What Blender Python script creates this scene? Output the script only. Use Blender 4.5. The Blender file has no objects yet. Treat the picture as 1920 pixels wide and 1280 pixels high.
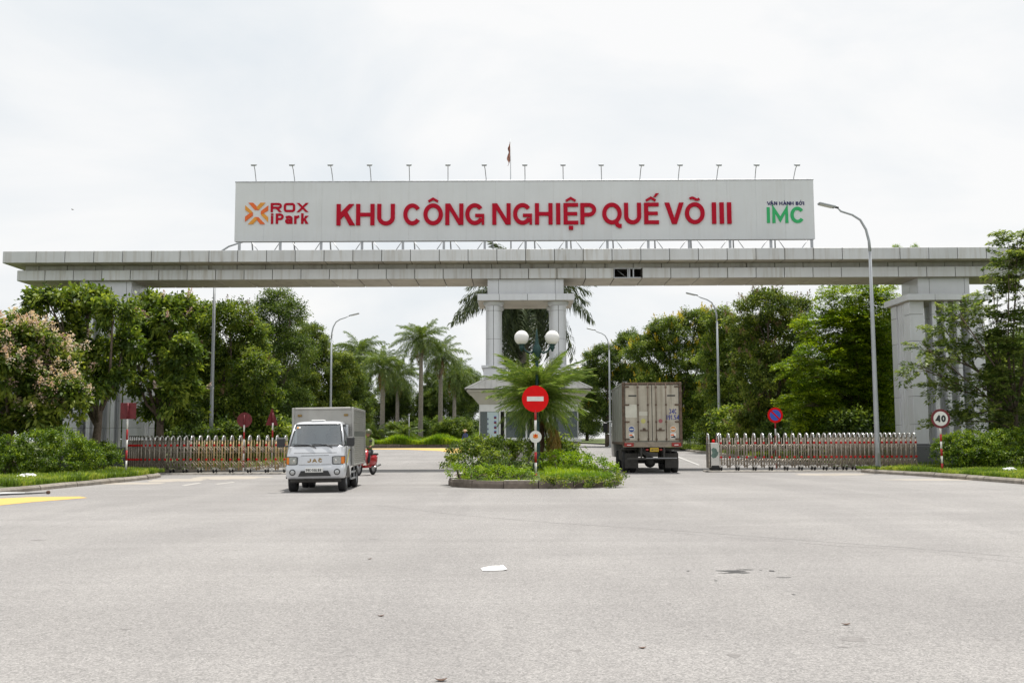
import bpy, bmesh, math, random
import numpy as np
from mathutils import Vector, Matrix

# ------------------------------------------------------------------ camera, sky, sun, exposure
SC = bpy.context.scene
COL = SC.collection
F_PX, HORIZON, EYE = 1900.0, 822.0, 1.3          # focal length and horizon row measured in the 1920x1280 photograph
PITCH = math.atan((HORIZON - 640.0) / F_PX)
CAM_M = Matrix.Rotation(math.pi / 2 + PITCH, 4, 'X') @ Matrix.Rotation(math.radians(-0.25), 4, 'Z')
cam_data = bpy.data.cameras.new('camera')
cam_data.sensor_width = 36.0
cam_data.lens = F_PX / 1920.0 * 36.0
cam_data.clip_end = 5000.0
cam_data.clip_start = 0.1
cam = bpy.data.objects.new('camera', cam_data)
COL.objects.link(cam)
cam.matrix_world = Matrix.Translation((0, 0, EYE)) @ CAM_M
SC.camera = cam

SUN_EL, SUN_AZ = math.radians(75.0), math.radians(22.0)   # azimuth measured from +Y towards +X
world = bpy.data.worlds.new('World')
SC.world = world
world.use_nodes = True
wt = world.node_tree
for n in list(wt.nodes):
    wt.nodes.remove(n)
w_out = wt.nodes.new('ShaderNodeOutputWorld')
w_bg = wt.nodes.new('ShaderNodeBackground')
w_sky = wt.nodes.new('ShaderNodeTexSky')
w_sky.sky_type = 'NISHITA'
w_sky.sun_disc = False
w_sky.sun_elevation = SUN_EL
w_sky.sun_rotation = SUN_AZ
w_sky.air_density = 1.0
w_sky.dust_density = 4.0
w_co = wt.nodes.new('ShaderNodeTexCoord')
w_map = wt.nodes.new('ShaderNodeMapping')
w_map.inputs['Scale'].default_value = (1.0, 1.0, 2.2)
w_map.inputs['Location'].default_value = (0.35, 0.0, 0.2)
w_n1 = wt.nodes.new('ShaderNodeTexNoise')
w_n1.inputs['Scale'].default_value = 2.8
w_n1.inputs['Detail'].default_value = 7.0
w_n1.inputs['Roughness'].default_value = 0.52
w_n1.inputs['Distortion'].default_value = 0.35
w_ramp = wt.nodes.new('ShaderNodeValToRGB')
w_ramp.color_ramp.elements[0].position = 0.37
w_ramp.color_ramp.elements[0].color = (8.45, 8.9, 9.25, 1)
w_ramp.color_ramp.elements[1].position = 0.60
w_ramp.color_ramp.elements[1].color = (10.1, 10.1, 10.05, 1)
w_mix = wt.nodes.new('ShaderNodeMixRGB')
w_mix.inputs['Fac'].default_value = 0.93
wt.links.new(w_co.outputs['Generated'], w_map.inputs['Vector'])
wt.links.new(w_map.outputs['Vector'], w_n1.inputs['Vector'])
wt.links.new(w_n1.outputs['Fac'], w_ramp.inputs['Fac'])
wt.links.new(w_sky.outputs['Color'], w_mix.inputs['Color1'])
wt.links.new(w_ramp.outputs['Color'], w_mix.inputs['Color2'])
wt.links.new(w_mix.outputs['Color'], w_bg.inputs['Color'])
w_bg.inputs['Strength'].default_value = 0.1
wt.links.new(w_bg.outputs['Background'], w_out.inputs['Surface'])

sun_data = bpy.data.lights.new('sun', 'SUN')
sun_data.energy = 5.0
sun_data.angle = math.radians(1.2)
sun_data.color = (1.0, 0.96, 0.90)
sun = bpy.data.objects.new('sun', sun_data)
COL.objects.link(sun)
sun_dir = Vector((math.sin(SUN_AZ) * math.cos(SUN_EL), math.cos(SUN_AZ) * math.cos(SUN_EL), math.sin(SUN_EL)))
sun.rotation_euler = sun_dir.to_track_quat('Z', 'Y').to_euler()
sun.location = (0, 0, 60)

SC.view_settings.view_transform = 'Standard'
SC.view_settings.look = 'None'
SC.view_settings.exposure = 0.0
SC.view_settings.gamma = 1.0
SC.cycles.max_bounces = 6
SC.cycles.transparent_max_bounces = 8
SC.cycles.use_denoising = True

# ------------------------------------------------------------------ helpers
rnd = random.Random(7)

def at(px, py, Y):
    """World point seen at photo pixel (px,py) standing at distance Y."""
    d = CAM_M.to_3x3() @ Vector(((px - 960) / F_PX, -(py - 640) / F_PX, -1.0))
    t = Y / d.y
    return Vector((0, 0, EYE)) + d * t

def on_ground(px, py):
    d = CAM_M.to_3x3() @ Vector(((px - 960) / F_PX, -(py - 640) / F_PX, -1.0))
    t = -EYE / d.z
    return Vector((d.x * t, d.y * t, 0.0))

def gz(Y):
    """The land behind the gantry rises gently."""
    return 0.013 * min(max(0.0, Y - 50.0), 110.0)

class MB:
    """Collects simple solids into one mesh."""
    def __init__(s):
        s.v, s.f, s.m, s.sm = [], [], [], []
    def add(s, verts, faces, mi=0, smooth=False):
        b = len(s.v)
        s.v += [tuple(p) for p in verts]
        for f in faces:
            s.f.append(tuple(b + i for i in f)); s.m.append(mi); s.sm.append(smooth)
        return s
    def box(s, x0, x1, y0, y1, z0, z1, mi=0, M=None):
        vs = [Vector((x, y, z)) for z in (z0, z1) for y in (y0, y1) for x in (x0, x1)]
        if M is not None: vs = [M @ p for p in vs]
        return s.add(vs, [(0, 2, 3, 1), (4, 5, 7, 6), (0, 1, 5, 4), (2, 6, 7, 3), (0, 4, 6, 2), (1, 3, 7, 5)], mi)
    def cbox(s, x0, x1, y0, y1, z0, z1, c=0.02, mi=0):
        """Box with chamfered edges."""
        X, Y, Z = (x0, x1), (y0, y1), (z0, z1)
        vs, idx = [], {}
        for i in (0, 1):
            for j in (0, 1):
                for k in (0, 1):
                    sx, sy, sz = (1 - 2 * i) * c, (1 - 2 * j) * c, (1 - 2 * k) * c
                    idx[i, j, k, 0] = len(vs); vs.append((X[i], Y[j] + sy, Z[k] + sz))
                    idx[i, j, k, 1] = len(vs); vs.append((X[i] + sx, Y[j], Z[k] + sz))
                    idx[i, j, k, 2] = len(vs); vs.append((X[i] + sx, Y[j] + sy, Z[k]))
        fs = []
        I = idx
        for i in (0, 1):
            q = [I[i, 0, 0, 0], I[i, 1, 0, 0], I[i, 1, 1, 0], I[i, 0, 1, 0]]; fs.append(q if i else q[::-1])
            q = [I[0, i, 0, 1], I[1, i, 0, 1], I[1, i, 1, 1], I[0, i, 1, 1]]; fs.append(q[::-1] if i else q)
            q = [I[0, 0, i, 2], I[1, 0, i, 2], I[1, 1, i, 2], I[0, 1, i, 2]]; fs.append(q if i else q[::-1])
        for i in (0, 1):
            for j in (0, 1):
                a = (i + j) % 2
                q = [I[i, j, 0, 0], I[i, j, 1, 0], I[i, j, 1, 1], I[i, j, 0, 1]]; fs.append(q if a else q[::-1])
                q = [I[i, 0, j, 0], I[i, 1, j, 0], I[i, 1, j, 2], I[i, 0, j, 2]]; fs.append(q[::-1] if a else q)
                q = [I[0, i, j, 1], I[1, i, j, 1], I[1, i, j, 2], I[0, i, j, 2]]; fs.append(q if a else q[::-1])
        for i in (0, 1):
            for j in (0, 1):
                for k in (0, 1):
                    q = [I[i, j, k, 0], I[i, j, k, 1], I[i, j, k, 2]]; fs.append(q[::-1] if (i + j + k) % 2 else q)
        return s.add(vs, fs, mi)
    def tube(s, pts, r, n=8, mi=0, cap=True, smooth=True):
        pts = [Vector(p) for p in pts]
        rs = r if isinstance(r, (list, tuple)) else [r] * len(pts)
        ring, b = [], len(s.v)
        up = None
        for i, p in enumerate(pts):
            t = (pts[min(i + 1, len(pts) - 1)] - pts[max(i - 1, 0)])
            if t.length < 1e-9: t = Vector((0, 0, 1))
            t.normalize()
            if up is None:
                up = Vector((0, 0, 1)) if abs(t.z) < 0.9 else Vector((1, 0, 0))
            a = t.cross(up)
            if a.length < 1e-6: a = t.cross(Vector((0, 1, 0)))
            a.normalize(); c = a.cross(t).normalized(); up = c
            for k in range(n):
                th = 2 * math.pi * k / n
                s.v.append(tuple(p + (a * math.cos(th) + c * math.sin(th)) * rs[i]))
        for i in range(len(pts) - 1):
            for k in range(n):
                q = (b + i * n + k, b + i * n + (k + 1) % n, b + (i + 1) * n + (k + 1) % n, b + (i + 1) * n + k)
                s.f.append(q[::-1]); s.m.append(mi); s.sm.append(smooth)
        if cap:
            s.f.append(tuple(b + k for k in range(n))); s.m.append(mi); s.sm.append(False)
            e = b + (len(pts) - 1) * n
            s.f.append(tuple(e + k for k in range(n - 1, -1, -1))); s.m.append(mi); s.sm.append(False)
        return s
    def lathe(s, prof, n=16, c=(0, 0, 0), mi=0, axis='Z', smooth=True):
        """Profile [(radius, height)...] turned round an axis through c."""
        b = len(s.v); c = Vector(c)
        for r, h in prof:
            for k in range(n):
                th = 2 * math.pi * k / n
                p = (r * math.cos(th), r * math.sin(th), h)
                if axis == 'X': p = (h, r * math.cos(th), r * math.sin(th))
                if axis == 'Y': p = (r * math.sin(th), h, r * math.cos(th))
                s.v.append(tuple(c + Vector(p)))
        for i in range(len(prof) - 1):
            for k in range(n):
                s.f.append((b + i * n + k, b + i * n + (k + 1) % n, b + (i + 1) * n + (k + 1) % n, b + (i + 1) * n + k)); s.m.append(mi); s.sm.append(smooth)
        if prof[0][0] > 1e-5:
            s.f.append(tuple(b + k for k in range(n - 1, -1, -1))); s.m.append(mi); s.sm.append(False)
        if prof[-1][0] > 1e-5:
            e = b + (len(prof) - 1) * n
            s.f.append(tuple(e + k for k in range(n))); s.m.append(mi); s.sm.append(False)
        return s
    def prism(s, poly, d0, d1, plane='XZ', mi=0):
        """Extrude a 2-D outline; plane XZ extrudes along Y, YZ along X, XY along Z."""
        n = len(poly)
        def p3(a, b_, d):
            return (a, d, b_) if plane == 'XZ' else ((d, a, b_) if plane == 'YZ' else (a, b_, d))
        vs = [p3(a, b_, d0) for a, b_ in poly] + [p3(a, b_, d1) for a, b_ in poly]
        fs = [tuple(range(n)), tuple(range(2 * n - 1, n - 1, -1))]
        for i in range(n):
            j = (i + 1) % n
            fs.append((i, i + n, j + n, j))
        return s.add(vs, fs, mi)
    def mesh(s, name, mats, fixn=False):
        me = bpy.data.meshes.new(name)
        me.from_pydata(s.v, [], s.f)
        if not isinstance(mats, (list, tuple)): mats = [mats]
        for m in mats: me.materials.append(m)
        me.polygons.foreach_set('material_index', s.m)
        me.polygons.foreach_set('use_smooth', s.sm)
        if fixn:
            bm = bmesh.new(); bm.from_mesh(me)
            bmesh.ops.recalc_face_normals(bm, faces=bm.faces)
            bm.to_mesh(me); bm.free()
        me.update()
        return me
    def build(s, name, mats, parent=None, loc=None, rot=None, fixn=True):
        return link(name, s.mesh(name, mats, fixn), parent, loc, rot)

def link(name, data, parent=None, loc=None, rot=None):
    o = bpy.data.objects.new(name, data)
    COL.objects.link(o)
    if parent is not None: o.parent = parent
    if loc is not None: o.location = loc
    if rot is not None: o.rotation_euler = rot
    return o

def tag(o, label=None, cat=None, group=None, kind=None):
    if label: o['label'] = label
    if cat: o['category'] = cat
    if group: o['group'] = group
    if kind: o['kind'] = kind
    return o

def thing(name, label, cat, loc=(0, 0, 0), rz=0.0, group=None):
    o = link(name, None, None, loc, (0, 0, rz))
    o.empty_display_size = 0.2
    return tag(o, label, cat, group)

def copy_tree(o, parent=None):
    c = o.copy(); COL.objects.link(c)
    c.parent = parent
    for ch in [x for x in bpy.data.objects if x.parent == o]:
        copy_tree(ch, c)
    return c

def srgb(r, g, b):
    f = lambda c: (c / 255.0 / 12.92) if c / 255.0 <= 0.04045 else ((c / 255.0 + 0.055) / 1.055) ** 2.4
    return (f(r), f(g), f(b))

# ------------------------------------------------------------------ materials
def newmat(name):
    m = bpy.data.materials.new(name); m.use_nodes = True
    nt = m.node_tree
    b = nt.nodes['Principled BSDF']
    return m, nt, b

def N(nt, kind, **kw):
    n = nt.nodes.new(kind)
    for k, v in kw.items():
        if k in n.inputs: n.inputs[k].default_value = v
        else: setattr(n, k, v)
    return n

def mix(nt, typ, fac, a, b):
    n = nt.nodes.new('ShaderNodeMixRGB'); n.blend_type = typ
    for s, v in (('Fac', fac), ('Color1', a), ('Color2', b)):
        if hasattr(v, 'is_linked') or isinstance(v, bpy.types.NodeSocket): nt.links.new(v, n.inputs[s])
        elif s == 'Fac': n.inputs[s].default_value = v
        else: n.inputs[s].default_value = (*v[:3], 1)
    return n.outputs['Color']

def ramp(nt, sock, p0, p1, c0=(0, 0, 0), c1=(1, 1, 1)):
    r = nt.nodes.new('ShaderNodeValToRGB')
    r.color_ramp.elements[0].position = p0; r.color_ramp.elements[0].color = (*c0, 1)
    r.color_ramp.elements[1].position = p1; r.color_ramp.elements[1].color = (*c1, 1)
    nt.links.new(sock, r.inputs['Fac'])
    return r.outputs['Color']

def noise(nt, vec, scale, detail=4, rough=0.55, dist=0.0):
    n = N(nt, 'ShaderNodeTexNoise', Scale=scale, Detail=detail, Roughness=rough, Distortion=dist)
    nt.links.new(vec, n.inputs['Vector'])
    return n.outputs['Fac']

def wpos(nt, scale=(1, 1, 1)):
    g = nt.nodes.new('ShaderNodeNewGeometry')
    m = nt.nodes.new('ShaderNodeMapping'); m.inputs['Scale'].default_value = scale
    nt.links.new(g.outputs['Position'], m.inputs['Vector'])
    return m.outputs['Vector']

def mat(name, col, rough=0.5, metal=0.0, var=0.12, scale=3.0, streak=0.0, streak_col=(0.16, 0.12, 0.08), bump=0.0, bscale=40.0, rand=0.0, spec=0.5, dirt=0.0, dirt_col=(0.14, 0.11, 0.08), coat=0.0):
    m, nt, b = newmat(name)
    c = None
    if var > 0:
        f = noise(nt, wpos(nt), scale, 5)
        lo = tuple(x * (1 - var) for x in col); hi = tuple(min(1, x * (1 + var)) for x in col)
        c = ramp(nt, f, 0.3, 0.7, lo, hi)
    else:
        r = nt.nodes.new('ShaderNodeRGB'); r.outputs[0].default_value = (*col, 1); c = r.outputs[0]
    if streak > 0:
        f = noise(nt, wpos(nt, (2.2, 2.2, 0.16)), 2.6, 5, 0.6)
        f = ramp(nt, f, 0.48, 0.76, (0, 0, 0), (streak,) * 3)
        f = mix(nt, 'MULTIPLY', 1.0, f, ramp(nt, noise(nt, wpos(nt), 0.22, 3), 0.38, 0.66, (0.35, 0.35, 0.35), (1.35, 1.35, 1.35)))
        c = mix(nt, 'MIX', f, c, streak_col)
    if dirt > 0:
        f = noise(nt, wpos(nt), 1.7, 6, 0.65)
        f = ramp(nt, f, 0.48, 0.72, (0, 0, 0), (dirt,) * 3)
        c = mix(nt, 'MIX', f, c, dirt_col)
    if rand > 0:
        oi = nt.nodes.new('ShaderNodeObjectInfo')
        c = mix(nt, 'MULTIPLY', 1.0, c, ramp(nt, oi.outputs['Random'], 0, 1, (1 - rand,) * 3, (1, 1, 1)))
    nt.links.new(c, b.inputs['Base Color'])
    b.inputs['Roughness'].default_value = rough
    b.inputs['Metallic'].default_value = metal
    b.inputs['Specular IOR Level'].default_value = spec
    if coat: b.inputs['Coat Weight'].default_value = coat; b.inputs['Coat Roughness'].default_value = 0.08
    if bump > 0:
        bn = N(nt, 'ShaderNodeBump', Strength=bump, Distance=0.02)
        nt.links.new(noise(nt, wpos(nt), bscale, 4), bn.inputs['Height'])
        nt.links.new(bn.outputs['Normal'], b.inputs['Normal'])
    return m

def leaf_mat(name, dark, mid, lite, trans=0.35, rough=0.45, spec=0.4):
    """Leaves: colour by a per-leaf random value (red) and a per-clump one (green)."""
    m, nt, b = newmat(name)
    a = nt.nodes.new('ShaderNodeAttribute'); a.attribute_name = 'var'
    sp = nt.nodes.new('ShaderNodeSeparateColor')
    nt.links.new(a.outputs['Color'], sp.inputs['Color'])
    md = nt.nodes.new('ShaderNodeMath'); md.operation = 'MULTIPLY_ADD'
    nt.links.new(sp.outputs['Red'], md.inputs[0]); md.inputs[1].default_value = 0.45
    m2 = nt.nodes.new('ShaderNodeMath'); m2.operation = 'MULTIPLY'
    nt.links.new(sp.outputs['Green'], m2.inputs[0]); m2.inputs[1].default_value = 0.55
    nt.links.new(m2.outputs[0], md.inputs[2])
    r = nt.nodes.new('ShaderNodeValToRGB')
    e = r.color_ramp.elements
    e[0].position = 0.22; e[0].color = (*dark, 1)
    e[1].position = 0.80; e[1].color = (*lite, 1)
    x = e.new(0.5); x.color = (*mid, 1)
    nt.links.new(md.outputs[0], r.inputs['Fac'])
    nt.links.new(r.outputs['Color'], b.inputs['Base Color'])
    b.inputs['Roughness'].default_value = rough
    b.inputs['Specular IOR Level'].default_value = spec
    t = nt.nodes.new('ShaderNodeBsdfTranslucent')
    tc = mix(nt, 'MULTIPLY', 1.0, r.outputs['Color'], (1.25, 1.2, 0.6))
    nt.links.new(tc, t.inputs['Color'])
    mx = nt.nodes.new('ShaderNodeMixShader'); mx.inputs[0].default_value = trans
    nt.links.new(b.outputs[0], mx.inputs[1]); nt.links.new(t.outputs[0], mx.inputs[2])
    nt.links.new(mx.outputs[0], nt.nodes['Material Output'].inputs['Surface'])
    return m

M = {}
M['panel'] = mat('aluminium_panel', (0.67, 0.675, 0.685), 0.42, 0.1, 0.05, 1.2, streak=0.6, streak_col=(0.34, 0.285, 0.20), rand=0.14)
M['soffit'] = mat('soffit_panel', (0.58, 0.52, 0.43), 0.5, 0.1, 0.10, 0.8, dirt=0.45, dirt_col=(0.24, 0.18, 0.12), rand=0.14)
M['band'] = mat('recessed_panel', (0.50, 0.49, 0.465), 0.5, 0.1, 0.10, 1.2, streak=0.6, streak_col=(0.20, 0.15, 0.10), rand=0.10)
M['pier'] = mat('pier_panel', (0.68, 0.69, 0.715), 0.35, 0.2, 0.05, 1.0, streak=0.18, streak_col=(0.38, 0.36, 0.33), rand=0.06)
M['gap'] = mat('joint_dark', (0.05, 0.045, 0.04), 0.9, 0, 0.1)  # even dark colour for joints, seams and backing cores
M['granite'] = mat('grey_granite', (0.13, 0.135, 0.14), 0.4, 0, 0.3, 60, bump=0.05)
M['board'] = mat('sign_board_paint', (0.71, 0.725, 0.745), 0.55, 0, 0.035, 0.8, streak=0.2, streak_col=(0.50, 0.46, 0.41), rand=0.03)
M['steel'] = mat('galvanised_steel', (0.45, 0.46, 0.48), 0.45, 0.6, 0.15, 6)
M['rusty'] = mat('rusty_steel', (0.34, 0.28, 0.23), 0.7, 0.3, 0.3, 8)
M['pole'] = mat('lamp_pole_paint', (0.40, 0.42, 0.44), 0.45, 0.35, 0.08, 3)
M['chrome'] = mat('polished_stainless', (0.60, 0.59, 0.57), 0.12, 1.0, 0.06, 20)
M['stain'] = mat('dull_stainless', (0.34, 0.30, 0.25), 0.42, 0.6, 0.3, 9)
M['goldlit'] = mat('gold_lit_stainless', (0.46, 0.34, 0.18), 0.36, 0.6, 0.25, 9)  # the dull stainless again, with golden light put into its colour
M['red'] = mat('sign_letter_red', (0.46, 0.008, 0.028), 0.6, 0, 0.05, spec=0.12)
M['redpaint'] = mat('traffic_red', (0.72, 0.005, 0.006), 0.5, 0, 0.08, 8, spec=0.15)
M['whitepaint'] = mat('traffic_white', (0.74, 0.73, 0.70), 0.5, 0, 0.08, 8)
M['darkred'] = mat('back_of_sign_red', (0.15, 0.014, 0.020), 0.55, 0, 0.25, 9)
M['poleRed'] = mat('pole_red', (0.42, 0.02, 0.02), 0.5, 0, 0.15, 12)
M['poleWhite'] = mat('pole_white', (0.72, 0.70, 0.66), 0.5, 0, 0.1, 12)
M['green_letter'] = mat('sign_letter_green', (0.02, 0.42, 0.13), 0.5, 0, 0.04)
M['navy'] = mat('sign_letter_navy', (0.02, 0.018, 0.11), 0.5, 0, 0.04)
M['orange'] = mat('logo_orange', (0.80, 0.14, 0.015), 0.5, 0, 0.1, 6)
M['amber'] = mat('logo_amber', (0.78, 0.32, 0.03), 0.5, 0, 0.1, 6)
M['blue'] = mat('traffic_blue', (0.02, 0.10, 0.55), 0.4, 0, 0.06)
M['black'] = mat('black_rubber', (0.018, 0.018, 0.019), 0.75, 0, 0.25, 15)
M['plastic'] = mat('black_plastic', (0.025, 0.026, 0.028), 0.45, 0, 0.1, 15)
M['chassis'] = mat('dirty_chassis', (0.045, 0.042, 0.038), 0.8, 0, 0.3, 8)
M['concrete'] = mat('old_kerb_concrete', (0.30, 0.27, 0.23), 0.85, 0, 0.25, 5, bump=0.4, bscale=60, rand=0.2, dirt=0.5, dirt_col=(0.13, 0.10, 0.075))
M['kerbdark'] = mat('stained_kerb', (0.17, 0.14, 0.115), 0.85, 0, 0.3, 6, bump=0.4, bscale=60, rand=0.25)
M['bark'] = mat('tree_bark', (0.13, 0.10, 0.075), 0.9, 0, 0.4, 12, bump=0.6, bscale=50)
M['palmbark'] = mat('palm_trunk', (0.26, 0.235, 0.20), 0.85, 0, 0.25, 8, bump=0.4, bscale=30)
M['fibre'] = mat('palm_fibre', (0.085, 0.052, 0.030), 0.95, 0, 0.4, 20, bump=0.8, bscale=60)
M['shaft'] = mat('palm_crownshaft', (0.13, 0.21, 0.06), 0.4, 0, 0.15, 5)
M['lampgreen'] = mat('cast_iron_green', (0.012, 0.050, 0.045), 0.4, 0.2, 0.15, 10)
M['globe'] = mat('opal_globe', (0.80, 0.79, 0.76), 0.25, 0, 0.03, 5)
M['white'] = mat('white_frame', (0.70, 0.70, 0.69), 0.45, 0, 0.06, 4, streak=0.12)
M['beige'] = mat('booth_beige', (0.50, 0.47, 0.41), 0.6, 0, 0.08, 2, streak=0.25)
M['roofw'] = mat('roof_sheet', (0.60, 0.59, 0.56), 0.4, 0.2, 0.10, 1.5, streak=0.35, streak_col=(0.28, 0.22, 0.17))
M['paper'] = mat('white_paper', (0.78, 0.78, 0.77), 0.8, 0, 0.03)
M['deadleaf'] = mat('dead_leaf', (0.10, 0.055, 0.035), 0.8, 0, 0.3, 30)
M['skin'] = mat('skin', (0.33, 0.18, 0.11), 0.55, 0, 0.1)

def glass(name, col, rough=0.05, alpha=0.45):
    m, nt, b = newmat(name)
    b.inputs['Base Color'].default_value = (*col, 1)
    b.inputs['Roughness'].default_value = rough
    b.inputs['Specular IOR Level'].default_value = 0.8
    tr = nt.nodes.new('ShaderNodeBsdfTransparent'); tr.inputs['Color'].default_value = (0.75, 0.82, 0.80, 1)
    mx = nt.nodes.new('ShaderNodeMixShader'); mx.inputs[0].default_value = alpha
    nt.links.new(tr.outputs[0], mx.inputs[1]); nt.links.new(b.outputs[0], mx.inputs[2])
    nt.links.new(mx.outputs[0], nt.nodes['Material Output'].inputs['Surface'])
    return m
M['glass'] = glass('booth_glass', (0.10, 0.13, 0.13), 0.03, 0.6)
M['winglass'] = glass('windscreen_glass', (0.05, 0.065, 0.075), 0.04, 0.55)

M['leaf'] = leaf_mat('leaf_green', (0.036, 0.068, 0.010), (0.110, 0.180, 0.024), (0.290, 0.360, 0.055), 0.45, 0.48, 0.32)
M['leafd'] = leaf_mat('leaf_dark', (0.030, 0.058, 0.012), (0.080, 0.138, 0.024), (0.200, 0.270, 0.048), 0.42, 0.5, 0.3)
M['leafb'] = leaf_mat('leaf_bright', (0.055, 0.110, 0.008), (0.160, 0.260, 0.014), (0.340, 0.430, 0.025), 0.5)
M['leafo'] = leaf_mat('leaf_olive', (0.040, 0.070, 0.012), (0.118, 0.182, 0.028), (0.295, 0.345, 0.058), 0.45, 0.5, 0.3)
M['leafr'] = leaf_mat('leaf_rough', (0.060, 0.105, 0.026), (0.145, 0.215, 0.050), (0.290, 0.350, 0.105), 0.48)
M['hedge'] = leaf_mat('hedge_leaf', (0.034, 0.075, 0.008), (0.115, 0.205, 0.012), (0.290, 0.390, 0.025), 0.4)
M['hedged'] = leaf_mat('dark_hedge_leaf', (0.022, 0.050, 0.006), (0.070, 0.130, 0.010), (0.220, 0.310, 0.022), 0.35)
M['hedgey'] = leaf_mat('clipped_hedge_leaf', (0.090, 0.180, 0.008), (0.190, 0.320, 0.012), (0.34, 0.46, 0.025), 0.45)
M['grass'] = leaf_mat('grass_blade', (0.090, 0.155, 0.016), (0.180, 0.280, 0.030), (0.36, 0.42, 0.085), 0.5)
M['frond'] = leaf_mat('palm_frond', (0.060, 0.105, 0.028), (0.125, 0.195, 0.048), (0.240, 0.300, 0.090), 0.45)
M['frondd'] = leaf_mat('royal_frond_dark', (0.028, 0.048, 0.020), (0.055, 0.085, 0.034), (0.125, 0.155, 0.065), 0.35)
M['frondy'] = leaf_mat('dying_frond', (0.16, 0.10, 0.02), (0.26, 0.16, 0.03), (0.36, 0.26, 0.07), 0.3)
M['frondp'] = leaf_mat('date_frond', (0.085, 0.150, 0.024), (0.170, 0.265, 0.050), (0.34, 0.41, 0.13), 0.48, 0.35, 0.6)
M['pink'] = leaf_mat('blossom_pink', (0.60, 0.42, 0.37), (0.74, 0.58, 0.52), (0.82, 0.72, 0.66), 0.4)
M['lilac'] = leaf_mat('blossom_lilac', (0.45, 0.28, 0.32), (0.60, 0.43, 0.47), (0.68, 0.56, 0.56), 0.35)
M['yellow'] = leaf_mat('blossom_yellow', (0.45, 0.33, 0.01), (0.62, 0.49, 0.02), (0.68, 0.58, 0.05), 0.35)
M['straw'] = leaf_mat('spent_blossom', (0.13, 0.075, 0.04), (0.24, 0.15, 0.09), (0.33, 0.23, 0.15), 0.25)

def asphalt():
    m, nt, b = newmat('worn_asphalt')
    p = wpos(nt)
    base = ramp(nt, noise(nt, p, 0.22, 5, 0.6), 0.3, 0.7, (0.272, 0.262, 0.254), (0.326, 0.315, 0.306))
    # long soft wear bands along the way the wheels roll
    band = ramp(nt, noise(nt, wpos(nt, (0.35, 0.055, 1)), 1.6, 4, 0.6, 0.6), 0.42, 0.66, (0.91, 0.91, 0.915), (1.03, 1.03, 1.03))
    c = mix(nt, 'MULTIPLY', 1.0, base, band)
    sweep = ramp(nt, noise(nt, wpos(nt, (0.05, 0.5, 1)), 1.5, 5, 0.65, 0.9), 0.45, 0.62, (0.94, 0.94, 0.94), (1.02, 1.02, 1.02))
    c = mix(nt, 'MULTIPLY', 1.0, c, sweep)
    v = N(nt, 'ShaderNodeTexVoronoi', Scale=85.0); nt.links.new(p, v.inputs['Vector'])
    chips = ramp(nt, v.outputs['Color'], 0.05, 0.95, (0.62, 0.62, 0.62), (1.34, 1.33, 1.32))
    c = mix(nt, 'MULTIPLY', 0.9, c, chips)
    fine = ramp(nt, noise(nt, p, 190, 3, 0.7), 0.30, 0.70, (0.62, 0.62, 0.62), (1.30, 1.30, 1.30))
    c = mix(nt, 'MULTIPLY', 0.8, c, fine)
    med = ramp(nt, noise(nt, p, 14, 5, 0.7), 0.30, 0.72, (0.88, 0.88, 0.88), (1.08, 1.08, 1.08))
    c = mix(nt, 'MULTIPLY', 0.9, c, med)
    # small dark spots and scuffs
    sp = noise(nt, wpos(nt, (1, 2.4, 1)), 5.5, 3, 0.6)
    c = mix(nt, 'MIX', ramp(nt, sp, 0.735, 0.78, (0, 0, 0), (0.5, 0.5, 0.5)), c, (0.12, 0.11, 0.105))
    nt.links.new(c, b.inputs['Base Color'])
    b.inputs['Roughness'].default_value = 0.85
    b.inputs['Specular IOR Level'].default_value = 0.25
    bn = N(nt, 'ShaderNodeBump', Strength=0.55, Distance=0.006)
    nt.links.new(noise(nt, p, 120, 3, 0.7), bn.inputs['Height'])
    nt.links.new(bn.outputs['Normal'], b.inputs['Normal'])
    return m
M['asphalt'] = asphalt()

def paintmat(name, col, wear=0.5):
    """Road paint worn through to the asphalt."""
    m, nt, b = newmat(name)
    p = wpos(nt)
    f = ramp(nt, noise(nt, p, 26, 5, 0.7), 0.52, 0.70, (0, 0, 0), (wear, wear, wear))
    c = mix(nt, 'MIX', f, col, (0.28, 0.26, 0.24))
    c = mix(nt, 'MULTIPLY', 0.8, c, ramp(nt, noise(nt, p, 130, 3), 0.3, 0.7, (0.8, 0.8, 0.8), (1.1, 1.1, 1.1)))
    nt.links.new(c, b.inputs['Base Color']); b.inputs['Roughness'].default_value = 0.8
    return m
M['dust'] = paintmat('tan_dust', (0.395, 0.355, 0.305), 1.0)
M['yellowroad'] = paintmat('yellow_road_paint', (0.62, 0.40, 0.10), 0.35)
M['fadedroad'] = paintmat('faded_road_paint', (0.42, 0.40, 0.375), 1.0)
M['whiteroad'] = paintmat('white_road_paint', (0.62, 0.61, 0.59), 0.9)

def soilmat():
    m, nt, b = newmat('grassy_soil')
    p = wpos(nt)
    c = ramp(nt, noise(nt, p, 2.2, 6, 0.65), 0.35, 0.68, (0.045, 0.070, 0.016), (0.105, 0.135, 0.035))
    d = ramp(nt, noise(nt, p, 1.1, 5, 0.6), 0.55, 0.70, (0, 0, 0), (0.8, 0.8, 0.8))
    c = mix(nt, 'MIX', d, c, (0.19, 0.145, 0.09))
    nt.links.new(c, b.inputs['Base Color']); b.inputs['Roughness'].default_value = 0.95
    bn = N(nt, 'ShaderNodeBump', Strength=0.8, Distance=0.05)
    nt.links.new(noise(nt, p, 18, 5), bn.inputs['Height']); nt.links.new(bn.outputs['Normal'], b.inputs['Normal'])
    return m
M['soil'] = soilmat()
M['sand'] = mat('drifted_sand', (0.42, 0.34, 0.24), 0.95, 0, 0.15, 8)
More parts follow.
